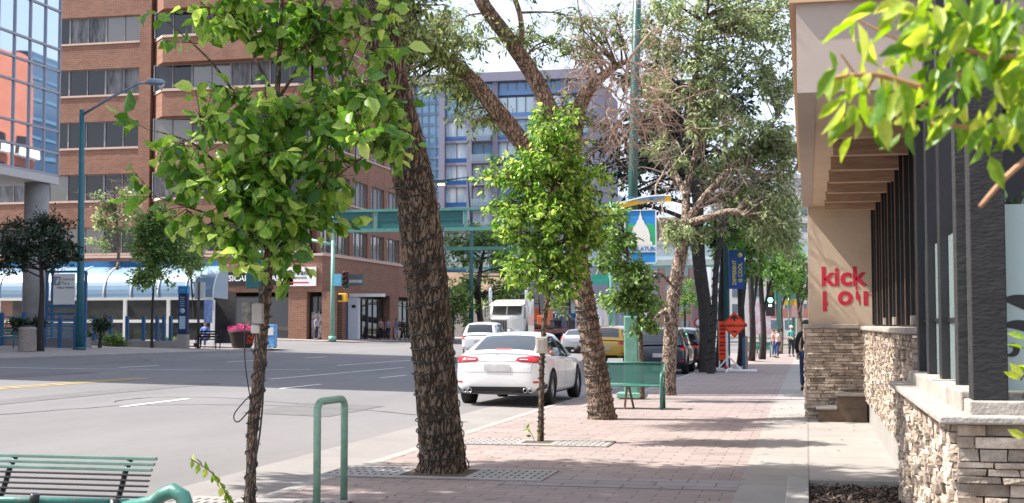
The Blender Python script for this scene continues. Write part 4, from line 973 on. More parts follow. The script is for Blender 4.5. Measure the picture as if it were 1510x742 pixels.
# ------------------------------------------------ traffic lights
RL=pm('dead_red_lens',(.25,.02,.02),.4); AL=pm('dead_amber_lens',(.2,.09,.01),.4); GL=emis('green_lens',(.1,1,.45),6); GD=pm('dead_green_lens',(.02,.12,.07),.4)
def signal(t,x,y,z,colr,lit=True,s=1.,face=-1):
    m=MB(); m.cbox((x,y,z),.34*s,.22*s,1.02*s); m.build('signal_head',colr,t,bevel=.03)
    for k,c_ in enumerate((RL,AL,GL if lit else GD)):
        zz=z+(.32-.32*k)*s; m=MB(); m.lathe([(0,-.02),(.11*s,-.02),(.11*s,0)],14,(x,y+face*.115*s,zz),'y'); m.build('lens',c_,t)
        m=MB(); m.tube([(x-.13*s,y+face*.11*s,zz),(x-.13*s,y+face*.3*s,zz-.03),],.01,4)
        for i in range(7):
            a1=math.pi*i/7; a2=math.pi*(i+1)/7
            m.add([(x+.135*s*math.cos(a1),y+face*.11*s,zz+.135*s*math.sin(a1)),(x+.135*s*math.cos(a2),y+face*.11*s,zz+.135*s*math.sin(a2)),(x+.135*s*math.cos(a2),y+face*.30*s,zz-.02+.135*s*math.sin(a2)),(x+.135*s*math.cos(a1),y+face*.30*s,zz-.02+.135*s*math.sin(a1))],[(0,1,2,3)])
        m.build('visor',BLACKM,t)
yl=93.5; c=onY(1136,430,yl); gl=gz(c.x,yl)
t=thing('traffic_light','black traffic light showing green on a teal pole up the pavement','traffic light',(c.x+.5,yl,gl))
m=MB(); m.tube([(c.x+.55,yl,gl),(c.x+.55,yl,gl+9.5)],[.17,.13],12); m.build('pole',TEAL,t)
m=MB(); m.tube([(c.x+.55,yl,c.z+.9),(c.x,yl,c.z+.9)],.05,8); m.tube([(c.x+.55,yl,c.z-2.2),(c.x,yl,c.z-2.2)],.04,8); m.build('bracket',TEAL,t)
signal(t,c.x,yl-.1,c.z-.1,BLACKM,True,1.55)
c2=onY(1136,454,yl); m=MB(); m.cbox((c2.x,yl-.1,c2.z),.62,.25,1.15); m.build('walk_signal',BLACKM,t,bevel=.03)
m=MB(); m.cbox((c2.x,yl-.24,c2.z+.22),.2,.02,.3); m.build('walk_symbol',emis('walk_white',(.9,.9,1),1.5),t)
# teal poles of the junction beyond
for i,(u,Yp,h_,lab) in enumerate(((1152,110,10,'teal pole just beyond the green traffic light'),(1170,118,9,'slim teal pole left of the pavement beyond the crossing'),(1181,104,8,'teal pole nearest the cafe wall edge, far up the pavement'))):
    x=onY(u,500,Yp).x; m=MB(); g_=gz(x,Yp); m.tube([(x,Yp,g_),(x,Yp,g_+h_)],[.15,.11],10); m.tube([(x,Yp,g_+h_-1),(x-2.6,Yp,g_+h_-.6)],.06,6); m.cbox((x-.6,Yp,g_+4.6),.5,.35,1.2); single(m,'street_pole',TEAL,lab,'street pole',group='teal poles beyond the crossing')
for u,v,w_,h_,Yp,c_,lab in ((1163,436,1.6,.5,112,BLUEP,'blue street name plate beyond the green traffic light'),(1163,446,1.5,.45,112.3,pm('sign_yellow',(.6,.45,.05),.5),'yellow plate under the blue street name plate'),(1176,440,1.0,3.2,116,pm('pink_banner',(.42,.26,.28),.6),'pink and white banner far up the pavement'),(1120,470,1.7,2.4,104,pm('poster_white',(.55,.6,.7),.6,col2=(.5,.1,.1),scale=1.2),'white, blue and red poster board near the standing woman'),(1172,462,5,.9,122,pm('coral_awning',(.36,.15,.13),.7),'coral awning over the shop far up the pavement'),(1162,405,1.1,1.8,112.6,WHITEP,'white sign high on the pole beyond the traffic light')):
    p_=onY(u,v,Yp); m=MB(); m.cbox((p_.x,Yp-.2,p_.z),w_,.12,h_); m.m=1; m.tube([(p_.x,Yp-.0,gz(p_.x,Yp)),(p_.x,Yp,p_.z+h_/2)],.05,6); single(m,'street_sign',[c_,TEAL],lab,'sign')
# ------------------------------------------------ signal pole with mast arm and gantry at the far corner
c=gp(490,503); x,y=c.x,c.y; g0=gz(x,y)
t=thing('traffic_light','pale teal signal pole with a yellow signal head at the brick shop corner','traffic light',(x,y,g0))
zt_=onY(490,355,y).z
m=MB(); m.tube([(x,y,g0),(x,y,zt_)],[.17,.13],12); m.cyl((x,y,g0),.28,.35,10); m.build('pole',TEAL_L,t)
l=onY(449,352,y); m=MB(); m.tube([(x+.2,y,zt_-.35),(l.x,y,l.z)],.12,10); m.build('mast_arm',TEAL_L,t)
YEL=pm('signal_yellow',(.70,.36,.02),.5)
s_=onY(511,413,y); signal(t,s_.x,y-.1,s_.z,BLACKM,False,1.15)
m=MB(); s2=onY(507,413,y); m.cbox((s2.x-.02,y+.06,s2.z),.12,.1,1.25); m.build('back_plate',YEL,t)
s3=onY(506,439,y); m=MB(); m.cbox((s3.x,y,s3.z),.62,.4,.62); m.build('walk_signal',YEL,t,bevel=.05); m=MB(); m.cbox((s3.x-.15,y-.22,s3.z),.28,.03,.4); m.build('walk_face',BLACKM,t)
s4=onY(499,413,y); m=MB(); m.cbox((s4.x,y-.15,s4.z),.6,.06,.85); m.build('blue_sign',pm('light_blue_sign',(.1,.35,.5),.5),t)
gY=95.5; A=onY(491,312,gY); B=onY(902,312,gY); z1=A.z; z0=onY(491,341,gY).z
t=thing('sign_gantry','teal sign gantry spanning the street with dark boards seen from the back','gantry',(A.x,gY,gz(A.x,gY)))
m=MB(); m.beam((A.x,gY,z1),(B.x,gY,z1),.3,.2); m.beam((A.x,gY,z0),(B.x,gY,z0),.3,.26)
for u in (497,554,625,687,760,830): p_=onY(u,300,gY); m.box(p_.x-.12,p_.x+.12,gY-.1,gY+.1,z0+.13,z1-.1)
m.build('truss',TEAL,t)
for u0,u1 in ((499,552),(557,623),(628,685)):
    a=onY(u0,0,gY).x; b_=onY(u1,0,gY).x; m=MB(); m.box(a+.1,b_-.1,gY-.02,gY+.05,z0+.14,z1-.11); m.m=1
    m.box(a+.1,b_-.1,gY-.06,gY-.021,(z0+z1)/2-.04,(z0+z1)/2+.04); m.build('sign_board',[pm('dark_teal_board',(.012,.10,.10),.5,var=.1),TEAL_D],t)
m=MB(); m.tube([(B.x,gY,gz(B.x,gY)),(B.x,gY,z1+.3)],[.22,.17],12); m.tube([(A.x,gY,z1+.1),(A.x,gY,gz(A.x,gY))],.15,10); m.build('pole',TEAL_L,t)
# lower mast arm across to the right pole, with street name plate
a=onY(650,367,98); b_=onY(900,367,98)
t=thing('mast_arm_pole','thin teal mast arm reaching over the lanes under the gantry','signal mast',(b_.x,98,gz(b_.x,98)))
m=MB(); m.beam((a.x,98,a.z),(b_.x,98,b_.z+.1),.2,.28); m.build('arm',TEAL,t)
m=MB(); m.tube([(b_.x,98,gz(b_.x,98)),(b_.x,98,b_.z+.5)],.16,10); m.build('pole',TEAL,t)
s_=onY(878,412,98); m=MB(); m.cbox((s_.x,97.8,s_.z),2.0,.08,.75); m.build('name_plate',pm('green_sign',(.02,.25,.18),.5),t)
# dark teal lamp pole behind the van with lit lamp
Yp=101; c=onY(695,400,Yp); top=onY(697,330,Yp)
t=thing('street_lamp','dark teal lamp pole behind the white van with a short arm and a glowing lamp','street lamp',(c.x,Yp,gz(c.x,Yp)))
m=MB(); m.tube([(c.x,Yp,gz(c.x,Yp)),(c.x,Yp,top.z)],[.2,.14],12); m.build('pole',TEAL_D,t)
Yl=60.; 
L1=onY(638,268,Yp); L2=onY(651,270,Yp)
m=MB(); m.tube([(c.x,Yp,top.z),(c.x-.3,Yp,L1.z+.3),(L2.x+.1,Yp,L1.z+.05)],.08,8); m.cbox((L2.x-.1,Yp,L1.z),1.0,.4,.22); m.build('lamp_arm',TEAL_D,t)
m=MB(); m.cbox((L2.x,Yp-.05,L2.z-.12),.5,.34,.10); m.build('lamp_lens',emis('warm_lamp',(1,.6,.25),3),t)
# ------------------------------------------------ left street lamp
c=gp(117,516); x,y=c.x,c.y; g0=gz(x,y); zt_=onY(121,162,y).z
t=thing('street_lamp','tall dark teal street lamp at the far kerb with a long blue grey arm','street lamp',(x,y,g0))
x2=onY(121,162,y).x
m=MB(); m.tube([(x,y,g0),(x,y,g0+2.5),(x2,y,zt_)],[.17,.155,.10],14); m.build('pole',pm('deep_teal_paint',(.015,.12,.15),.4),t)
m=MB(); m.cyl((x,y,g0),.27,.12,12); m.build('foot_plate',TEAL_D,t)
p0=onY(124,168,y); p1=onY(165,143,y); p2=onY(205,123,y); p3=onY(222,122,y); p4=onY(243,122,y)
SG=pm('blue_grey_metal',(.22,.28,.36),.4,metal=.4)
m=MB(); m.tube([p0,p1,p2,p3],[.06,.055,.05,.05],8); m.build('arm',SG,t)
m=MB(); m.tube([p3+V(-.2,0,0),p3+V(0,0,.03),p4+V(-.15,0,.02),p4],[.06,.15,.14,.06],10); m.build('lamp_head',SG,t)
m=MB(); pm_=(p3+p4)/2; m.tube([pm_+V(0,0,-.08),pm_+V(.15,0,-.24),pm_+V(.3,0,-.08)],[.03,.11,.03],8); m.build('lamp_lens',clearglass('lamp_bowl',(.7,.7,.65),.6),t)
# ------------------------------------------------ things on the far pavement
def fbase(u,v): c=gp(u,v); return c.x,c.y,gz(c.x,c.y)
# bin
x,y,g=fbase(40,519); t=thing('waste_bin','round exposed aggregate waste bin at the far kerb beside the dark trunk','bin',(x,y,g))
m=MB(); m.lathe([(.0,0),(.33,0),(.34,.04),(.31,.80),(.33,.86),(.33,.92),(.25,.94)],20,(x,y,g)); m.build('body',pm('aggregate',(.30,.26,.23),.95,var=.35,scale=25,bump=.6),t)
m=MB(); m.lathe([(.26,.93),(.25,.97),(.12,1.0),(0,1.0)],16,(x,y,g)); m.build('lid',DARKM,t)
# blue fences
def bluefence(label,u0,u1,yb_,v0,v1,nr,np_,tall=False):
    a=onY(u0,v0,yb_); b_=onY(u1,v0,yb_); z1=a.z; z0=onY(u0,v1,yb_).z
    t=thing('blue_fence',label,'fence',((a.x+b_.x)/2,yb_,gz(a.x,yb_)))
    m=MB()
    for i in range(nr): z=z0+.12+(z1-z0-.2)*i/max(1,nr-1); m.box(a.x,b_.x,yb_-.02,yb_+.02,z-.035,z+.035)
    m.build('rail',pm('pale_blue_paint',(.14,.27,.42),.45,var=.1),t)
    for i in range(np_): xx=a.x+(b_.x-a.x)*i/(np_-1); mm=MB(); mm.box(xx-.07,xx+.07,yb_-.08,yb_+.06,gz(xx,yb_)-.1,z1+.12); mm.build('post',BLUEP,t)
bluefence('blue railing of close rails behind the bin and dark trunk',66,112,51.5,471,502,6,3)
bluefence('blue railing at the left edge behind the bench',-30,36,51.8,465,500,2,3)
bluefence('blue railing of thin posts between the bushes in front of the shelter',140,212,57.5,470,506,1,4)
bluefence('short blue railing left of the blue information kiosk',232,252,57.8,470,505,1,3)
# long hand rail
# sign panel
ys=52.3; a=onY(70,405,ys); b_=onY(127,405,ys)
t=thing('notice_panel','large blue framed notice panel with a white board and a grey square emblem','sign',((a.x+b_.x)/2,ys,gz(a.x,ys)))
z0=gz(a.x,ys); zt_=onY(70,401,ys).z; m=MB()
for xx in (a.x,b_.x,onY(78,400,ys).x): m.box(xx-.05,xx+.05,ys-.05,ys+.05,z0,zt_)
for v in (401,452,463,472): zz=onY(70,v,ys).z; m.box(a.x,b_.x,ys-.045,ys+.045,zz-.05,zz+.05)
m.build('frame',BLUEP,t)
m=MB(); c0=onY(78,404,ys); c1=onY(111,449,ys); m.box(c0.x+.08,c1.x,ys-.07,ys-.046,c1.z,c0.z); m.build('board',WHITEP,t)
m=MB(); e0=onY(80.5,408,ys); u_=.045
GRY=pm('print_grey',(.12,.12,.13),.6)
w_=onY(91,408,ys).x-e0.x
for i in range(5):
    for j in range(5):
        if (i,j) in ((2,2),(3,2),(2,3),(3,1)): continue
        m.box(e0.x+w_*i/5,e0.x+w_*(i+.8)/5,ys-.075,ys-.0705,e0.z-w_*(j+.8)/5*1.15,e0.z-w_*j/5*1.15)
text_into(m,'University',.19,facing((onY(101,412,ys).x+.08,ys-.074,e0.z-.12)),depth=.002); text_into(m,'Place',.19,facing((onY(98,418,ys).x,ys-.074,e0.z-.30)),depth=.002)
text_into(m,'PUBLIC PARKING',.11,facing((onY(95,425,ys).x+.1,ys-.074,onY(95,424.5,ys).z)),depth=.002,bold=.003)
m.build('print',GRY,t)
# bus shelter with barrel roof
ysh=60.2; xl=onY(-25,440,ysh).x; xr=onY(314,440,ysh).x; gS=gz((xl+xr)/2,ysh)
ze=onY(200,441,ysh).z; zr=onY(200,391,ysh).z
t=thing('bus_shelter','long bus shelter with a blue barrel vault roof and white frame at the far stop','bus shelter',((xl+xr)/2,ysh,gS))
SHB=glassmat('blue_roof_glazing',(.20,.31,.44),.25,spec=.7)
m=MB(); m.smooth=True; n=12; dep=1.7; prof=[]
for i in range(n+1):
    q_=math.pi/2*i/n; prof.append((ysh+dep-dep*math.cos(q_)*1.0-.0,ze+.05+(zr-ze-.05)*math.sin(q_)))
xs_=[xl+(xr-xl)*i/24 for i in range(25)]
for i in range(n):
    m.quad((xl,prof[i][0],prof[i][1]),(xr,prof[i][0],prof[i][1]),(xr,prof[i+1][0],prof[i+1][1]),(xl,prof[i+1][0],prof[i+1][1]))
m.build('roof',SHB,t)
k=0; xx=xr
while xx>xl:
    m=MB(); m.tube([V(xx,p_[0]-.02,p_[1]+.01) for p_ in prof],.04,6); xx-=1.48; m.build('roof_rib',WHITEP,t)
m=MB(); m.box(xl,xr,ysh-.06,ysh+.08,ze-.06,ze+.07); m.box(xl,xr,ysh-.04,ysh+.04,gS+1.05,gS+1.2); m.box(xl,xr,ysh-.04,ysh+.04,gS+.05,gS+.2); m.build('beam',WHITEP,t)
m=MB(); m.box(xl,xr-.6,ysh+dep-.1,ysh+dep+.1,zr,zr+.28); m.build('ridge_beam',pm('ridge_blue',(.05,.2,.42),.4),t)
xx=xr; 
while xx>xl: mm=MB(); mm.box(xx-.09,xx+.09,ysh-.07,ysh+.07,gS-.1,ze-.06); mm.build('post',WHITEP,t); xx-=2.35
m=MB(); m.box(xl,xr,ysh+dep+.9,ysh+dep+1.0,gS,ze+.4); m.build('back_wall',pm('shelter_back',(.075,.07,.065),.7,var=.6,scale=.9,col2=(.02,.02,.024)),t)
m=MB(); m.box(xl,xr-.1,ysh,ysh+.02,gS+.2,ze-.06); m.build('glass',clearglass('shelter_glass',(.25,.27,.27),.12,.02),t)
# end arch (right end, facing the street)
m=MB(); arc=[(xr+.01,p_[0],p_[1]) for p_ in prof]; m.add(arc+[(xr+.01,ysh+dep,ze)],[tuple(range(len(arc)+1))]); m.build('end_panel',SHB,t)
# kiosk
x,y,g=fbase(270,514); 
t=thing('bus_kiosk','slim dark blue bus information kiosk with a bright blue top on a concrete foot','kiosk',(x,y,g))
za=onY(270,422,y).z; zb_=onY(270,433,y).z; zc=onY(270,493,y).z
m=MB(); m.cbox((x,y,(zb_+zc)/2),.46,.22,zb_-zc); m.build('panel',pm('navy_panel',(.01,.025,.09),.4),t,bevel=.02)
m=MB(); m.cbox((x,y,(za+zb_)/2),.50,.25,za-zb_); m.build('top',pm('cyan_blue',(.02,.25,.55),.4),t,bevel=.02)
m=MB(); m.cbox((x,y,g+(zc-g)/2),.5,.3,zc-g); m.build('foot',CONC,t)
m=MB(); text_into(m,'bus',.16,facing((x,y-.13,(za+zb_)/2)),depth=.002); m.cbox((x,y-.115,zc+.55),.3,.01,.6)
for i in range(5): m.cbox((x-.02,y-.115,zb_-.18-i*.1),.26-.05*(i%2),.01,.03)
m.lathe([(0,0),(.13,0),(.13,.01),(0,.01)],16,(x,y-.125,zc+1.1),'y'); m.build('print',pm('pale_blue_print',(.35,.48,.6),.6),t)
# bus stop sign
x,y,g=fbase(292,514); a=onY(286,416,y); b_=onY(301,441,y)
t=thing('bus_stop_sign','blank white bus stop plate on a dark thin post left of the seated person','sign',(x,y,g))
m=MB(); m.tube([(x,y,g),(x,y,b_.z+.8)],.06,8); m.build('post',DARKM,t); m=MB(); m.box(a.x,b_.x,y+.07,y+.1,b_.z,a.z); m.build('plate',WHITEP,t)
m=MB(); m.cbox((x+.5,y-.0,g+1.75),.42,.05,1.1); m.build('timetable',pm('blue_print',(.25,.35,.62),.6,var=.5,scale=9),t)
# bench by the shelter (dark, backless seat with arms)
def smallbench(label,u0,u1,v,hh=.8,colr=BLACKM,grp=None):
    x0,y0,g=fbase(u0,v); x1=onY(u1,v,y0).x; t=thing('park_bench',label,'bench',((x0+x1)/2,y0,g),group=grp)
    m=MB(); m.cbox(((x0+x1)/2,y0-.2,g+.44),x1-x0,.45,.05); m.build('seat',colr,t,bevel=.015)
    for i in range(3): m=MB(); m.cbox(((x0+x1)/2,y0+.06+.02*i,g+.56+.12*i),x1-x0,.03,.08); m.build('back_slat',colr,t)
    for xx in (x0+.05,x1-.05):
        m=MB(); m.tube([(xx,y0-.4,g),(xx,y0-.4,g+.62),(xx,y0+.06,g+.66)],.03,6); m.build('arm_hoop',colr,t); m=MB(); m.tube([(xx,y0+.05,g),(xx,y0+.1,g+.85)],.03,6); m.build('leg',colr,t)
    return t
seatb=smallbench('dark bench at the bus stop with a person sitting on it',293,325,514)
smallbench('teal curved bench at the left edge beside the bin',-14,30,513,colr=pm('blue_teal_bench',(.04,.16,.2),.4))
smallbench('low dark bench on the shop pavement near the white column',537,558,500)
smallbench('low dark bench under the brick shops, right of the white column',560,575,501)
# newspaper boxes
for u,c_,lab in ((401,pm('news_blue',(.12,.32,.62),.5,var=.3,scale=6),'pale blue newspaper box behind the wired young trunk'),):
    x,y,g=fbase(u,513); t=thing('newspaper_box',lab,'newspaper box',(x,y,g)); m=MB(); m.cbox((x,y,g+.62),.42,.4,1.15); m.build('cabinet',c_,t,bevel=.03)
    m=MB(); m.cbox((x,y-.21,g+.85),.32,.02,.4); m.build('window',WHITEP,t)
    for dx in (-.15,.15): m=MB(); m.cbox((x+dx,y,g+.03),.05,.3,.06); m.build('leg',DARKM,t)
# traffic signal back behind the young tree, big flower planter
x,y,g=fbase(384,514); c=onY(383,404,y)
t=thing('traffic_light','teal backed signal head on a pole at the near corner of the shelter island','traffic light',(x,y,g))
m=MB(); m.tube([(x,y,g),(x,y,c.z+1.2)],.11,10); m.build('pole',TEAL_D,t); m=MB(); m.cbox((c.x-.3,y-.05,c.z),.75,.3,1.5); m.build('signal_head',TEAL_D,t,bevel=.04)
x,y,g=fbase(357,515); t=thing('flower_planter','dark round planter with pink and orange flowers standing at the far kerb','planter',(x,y,g))
m=MB(); m.lathe([(0,0),(.42,0),(.50,.12),(.62,.72),(.66,.80),(.60,.82),(.55,.74)],24,(x,y,g+.06)); m.build('pot',pm('dark_brown_pot',(.045,.03,.028),.6),t)
m=MB(); m.lathe([(0,.70),(.58,.72)],20,(x,y,g+.06)); m.build('soil',pm('tree_soil',(0,0,0)),t)
def flowers(name,colr,n,cx,cy,cz,rx,rz_,sd):
    m=MB(); r=random.Random(sd)
    for i in range(n):
        a=r.uniform(0,6.28); q_=r.uniform(0,1)**.5; px_=cx+rx*q_*math.cos(a); py_=cy+.6*q_*math.sin(a); pz=cz+r.uniform(0,rz_)*(1.1-q_*.5); s=r.uniform(.03,.06)
        for k in range(4):
            b1=r.uniform(0,6.28); d=V(math.cos(b1),math.sin(b1),r.uniform(-.4,.8))*s; e=V(-d.y,d.x,r.uniform(-.5,.5)*s)
            m.add([(px_,py_,pz),V(px_,py_,pz)+d+e*.4,V(px_,py_,pz)+d*1.4,V(px_,py_,pz)+d-e*.4],[(0,1,2,3)])
    return m.build(name,colr,t)
flowers('pink_flowers',pm('pink_petal',(.75,.05,.28),.6,island=.3),420,x,y,g+.8,.70,.42,1)
flowers('orange_flowers',pm('orange_petal',(.85,.12,.03),.6,island=.3),120,x+.58,y-.1,g+.28,.14,.5,2)
flowers('planter_leaves',L_BUSH,260,x,y,g+.7,.66,.3,3)
# bollards / blue posts and thin posts
for i,(u,v,h_) in enumerate(((177,507,.95),(186,507,.7),(238,508,1.0),(245,509,1.0),(250,511,.85))):
    x,y,g=fbase(u,v); m=MB(); m.tube([(x,y,g),(x,y,g+h_)],.05,8); m.lathe([(.05,0),(.05,.03),(0,.06)],8,(x,y,g+h_)); single(m,'bollard',BLUEP if i<3 else DARKM,['slim blue post between the bushes, leftmost of the row','short blue post second in the row by the bushes','tall blue post near the sapling in front of the shelter','dark thin post right of the sapling','shorter dark post next to the sapling post'][i],'post')
for i,(u,v) in enumerate(((580,501),(567,500))):
    x,y,g=fbase(u,v); m=MB(); m.tube([(x,y,g),(x,y,g+1.0)],.05,8); m.lathe([(.05,0),(.07,.03),(0,.08)],8,(x,y,g+1)); single(m,'bollard',BLACKM,['black post in front of the dark shop, nearest the thick trunk','black post beside the low dark bench under the shops'][i],'post')
# a low concrete ledge under the bushes
m=MB(); a=onY(135,508,57.0); b_=onY(248,508,57.0); m.box(a.x,b_.x,56.9,58.6,gz(a.x,57)-.2,gz(a.x,57)+.22); single(m,'planter_wall',CONC,'low concrete planter edge under the bushes before the bus shelter','planter')
m=MB(); a=onY(-40,508,52.2); b_=onY(112,508,52.2); m.box(a.x,b_.x,52.1,53.5,gz(a.x,52)-.3,gz(a.x,52)+.32); single(m,'planter_wall',CONC_D,'low grey wall under the blue railings at the left','planter')
# ---------------------------------------------------------------- vehicles (local axes: +y forward, x right)
GLS=glassmat('car_glass',(.012,.016,.018),.03,spec=.8)
TYRE=pm('tyre_rubber',(.018,.018,.018),.85,var=.2); RIM=pm('alloy_rim',(.42,.43,.45),.3,metal=.8,var=.1); RIMD=pm('dark_rim',(.05,.05,.055),.4,metal=.5)
TAIL=pm('tail_lens',(.55,.012,.02),.15,var=.25,scale=14,coat=.6); TAILD=pm('tail_lens_dark',(.16,.006,.01),.15,coat=.6); CLEARL=pm('clear_lens',(.6,.6,.6),.15,coat=.5)
PLAST=pm('black_plastic',(.018,.018,.02),.6); PLATE=pm('licence_plate',(.48,.46,.46),.5,var=.12,scale=9); CHROME=pm('chrome',(.6,.6,.6),.12,metal=1)
def paint(name,c,rough=.3,metal=.0): return pm(name,c,rough,metal=metal,var=.015,scale=1,coat=.8,spec=.5)
def loftsub(name,rings,mats,facemat,closed=True,lvl=2,caps=True):
    """rings: list of point lists; returns an evaluated mesh"""
    m=MB(); n=len(rings[0]); vs=[p for r_ in rings for p in r_]; fs=[]; mi=[]
    for i in range(len(rings)-1):
        for k in range(n if closed else n-1):
            k2=(k+1)%n; fs.append((i*n+k,i*n+k2,(i+1)*n+k2,(i+1)*n+k)); mi.append(facemat(i,k))
    if caps: fs.append(tuple(range(n-1,-1,-1))); mi.append(facemat(0,0)); fs.append(tuple((len(rings)-1)*n+k for k in range(n))); mi.append(facemat(len(rings)-2,0))
    m.add(vs,fs); m.mi=mi; m.sm=[True]*len(fs); me=m.mesh(name,mats)
    b=bmesh.new(); b.from_mesh(me); bmesh.ops.recalc_face_normals(b,faces=b.faces); b.to_mesh(me); b.free()
    o=bpy.data.objects.new(name,me); COL.objects.link(o); s=o.modifiers.new('s','SUBSURF'); s.levels=s.render_levels=lvl
    return o
def take(o):
    me=baked(o); old=o.data; bpy.data.objects.remove(o); return me
def split_by_mat(me,names,parent,mats):
    for i,nm in enumerate(names):
        if nm is None: continue
        fs=[p for p in me.polygons if p.material_index==i]
        if not fs: continue
        mb=MB(); idx={}; 
        for p in fs:
            for v in p.vertices:
                if v not in idx: idx[v]=len(mb.v); mb.v.append(tuple(me.vertices[v].co))
            mb.f.append([idx[v] for v in p.vertices]); mb.mi.append(0); mb.sm.append(True)
        mb.build(nm,mats[i],parent,local=True)
SEDAN=dict(L=4.88,W=1.84,H=1.445,wb=2.82,r=.34,ov=.98,
 st=[(0,.72,.40,.80,.86),(.012,.86,.30,.93,.99),(.05,.95,.25,.99,1.055),(.11,.985,.21,1.00,1.06),(.25,1,.20,.98,1.03),(.45,1,.19,.94,.98),(.62,1,.19,.92,.965),(.74,.985,.19,.90,.955),(.86,.96,.20,.83,.87),(.95,.88,.21,.72,.76),(.99,.72,.26,.60,.64),(1,.55,.33,.5,.55)],
 gh=[(.085,1.03,1.045,.80,.74),(.10,1.03,1.065,.81,.73),(.19,1.0,1.25,.83,.66),(.27,.98,1.385,.85,.615),(.31,.97,1.415,.86,.60),(.42,.95,1.44,.87,.60),(.44,.95,1.442,.87,.60),(.53,.94,1.43,.87,.60),(.56,.93,1.405,.87,.61),(.64,.92,1.20,.84,.67),(.715,.92,.985,.80,.74),(.73,.92,.955,.79,.74)],
 ghm=dict(rear=(0,3),roof=(3,8),front=(8,11),pillar=[(5,6)],cp=1))
SUV=dict(L=4.7,W=1.86,H=1.70,wb=2.72,r=.36,ov=.93,
 st=[(0,.80,.42,.86,.92),(.012,.91,.34,.95,1.02),(.05,.975,.28,1.02,1.08),(.11,.99,.25,1.03,1.08),(.25,1,.24,1.02,1.06),(.45,1,.24,1.0,1.04),(.62,1,.24,.99,1.03),(.74,.985,.24,.97,1.02),(.86,.96,.25,.92,.98),(.95,.9,.26,.82,.88),(.99,.78,.3,.68,.74),(1,.6,.36,.56,.62)],
 gh=[(.012,1.02,1.06,.80,.76),(.025,1.02,1.15,.82,.74),(.05,1.02,1.45,.84,.68),(.08,1.02,1.60,.85,.655),(.12,1.0,1.65,.86,.65),(.36,1.0,1.70,.87,.645),(.38,1.0,1.70,.87,.645),(.55,1.0,1.67,.87,.645),(.58,1.0,1.64,.87,.65),(.66,1.0,1.38,.85,.70),(.73,1.0,1.06,.82,.76),(.745,.99,1.03,.8,.76)],
 ghm=dict(rear=(0,3),roof=(3,8),front=(8,11),pillar=[(5,6)],cp=0))
def car(name,label,cat,x,y,rz,sp,pnt,group=None,hero=False,z=None,rims=RIM,rear='wide'):
    g=gz(x,y)-.058 if z is None else z
    t=thing(name,label,cat,(x,y,g),0,group); ORG[t.name]=Vector((0,0,0)); t.rotation_euler=(0,0,rz)
    L_,W=sp['L'],sp['W']; hw=W/2
    Yf=lambda s:-L_/2+s*L_
    rings=[]
    for s,w_,zb,zs,zt in sp['st']:
        w_*=hw; half=[(w_*.75,zb),(w_*.93,zb+.02),(w_*.985,zb+.12),(w_,zb+.3*(zs-zb)+.04),(w_*1.0,zb+.62*(zs-zb)),(w_*.985,zs-.05),(w_*.94,zs+.01),(w_*.80,zt-.01),(w_*.45,zt+.012),(w_*.15,zt+.018)]
        rings.append([V(a,Yf(s),b_) for a,b_ in half]+[V(-a,Yf(s),b_) for a,b_ in reversed(half)])
    o=loftsub('body',rings,[pnt,PLAST],lambda i,k:0)
    yr=-L_/2+sp['ov']; yfw=yr+sp['wb']; r=sp['r']
    # wheel arch cutters
    c=MB(); 
    for yy in (yr,yfw):
        for sg in (-1,1):
            a=sorted((sg*(hw-.30),sg*(hw+.2))); c.lathe([(0,0),(r+.055,0),(r+.055,a[1]-a[0]),(0,a[1]-a[0])],32,(a[0],yy,r+.01),'x')
    cme=c.mesh('cut',[PLAST]); co_=bpy.data.objects.new('cut',cme); COL.objects.link(co_)
    b=bmesh.new(); b.from_mesh(cme); bmesh.ops.remove_doubles(b,verts=b.verts,dist=1e-5); bmesh.ops.recalc_face_normals(b,faces=b.faces); b.to_mesh(cme); b.free()
    bo=o.modifiers.new('b','BOOLEAN'); bo.object=co_; bo.operation='DIFFERENCE'; bo.solver='EXACT'; bo.material_mode='TRANSFER'
    me=take(o); bpy.data.objects.remove(co_)
    for p in me.polygons: p.use_smooth=True
    bodyme=me; link('body',me,t,True)
    bvh=BVHTree.FromPolygons([v.co.copy() for v in me.vertices],[tuple(p.vertices) for p in me.polygons])
    # cabin
    G=sp['gh']; gr=[]
    for s,zb,zt,wb_,wt in G:
        wb_*=hw/.92; wt*=hw/.92; yy=Yf(s); k_=max(.0,zt-zb)
        half=[(wb_,zb),(wb_+(wt-wb_)*.45+.012,zb+k_*.5),(wt+.01,zt-.06*min(1,k_/.3)),(wt*.93,zt-.012),(wt*.45,zt+.012),(wt*.15,zt+.016)]
        gr.append([V(a,yy,b_) for a,b_ in half]+[V(-a,yy,b_) for a,b_ in reversed(half)])
    gm=sp['ghm']; nseg=12
    def fm(i,k):
        kk=k if k<6 else 10-k   # 0..5 right side outward->centre
        side=k in (0,1) or k in (9,10); rail=k in (2,) or k in (8,); top=not side and not rail
        if i<gm['rear'][1]:
            if side: return 1 if (gm['cp'] and i<2) or i<1 or not gm['cp'] else 0
            if rail: return 1
            return 0 if i>=(1) else 1
        if i<gm['roof'][1]:
            if side: return 2 if any(a<=i<b_ for a,b_ in gm['pillar']) else 0
            return 1
        if side: return 0 if i<gm['front'][1]-1 else 1
        if rail: return 1
        return 0
    # open loft (bottom left open)
    m=MB(); n=12; vs=[p for r_ in gr for p in r_]; fs=[]; mi=[]
    for i in range(len(gr)-1):
        for k in range(n-1): fs.append((i*n+k,i*n+k+1,(i+1)*n+k+1,(i+1)*n+k)); mi.append(fm(i,k))
    m.add(vs,fs); m.mi=mi; m.sm=[True]*len(fs); mats=[GLS,pnt,PLAST]; me=m.mesh('cabin',mats)
    b=bmesh.new(); b.from_mesh(me); bmesh.ops.recalc_face_normals(b,faces=b.faces)
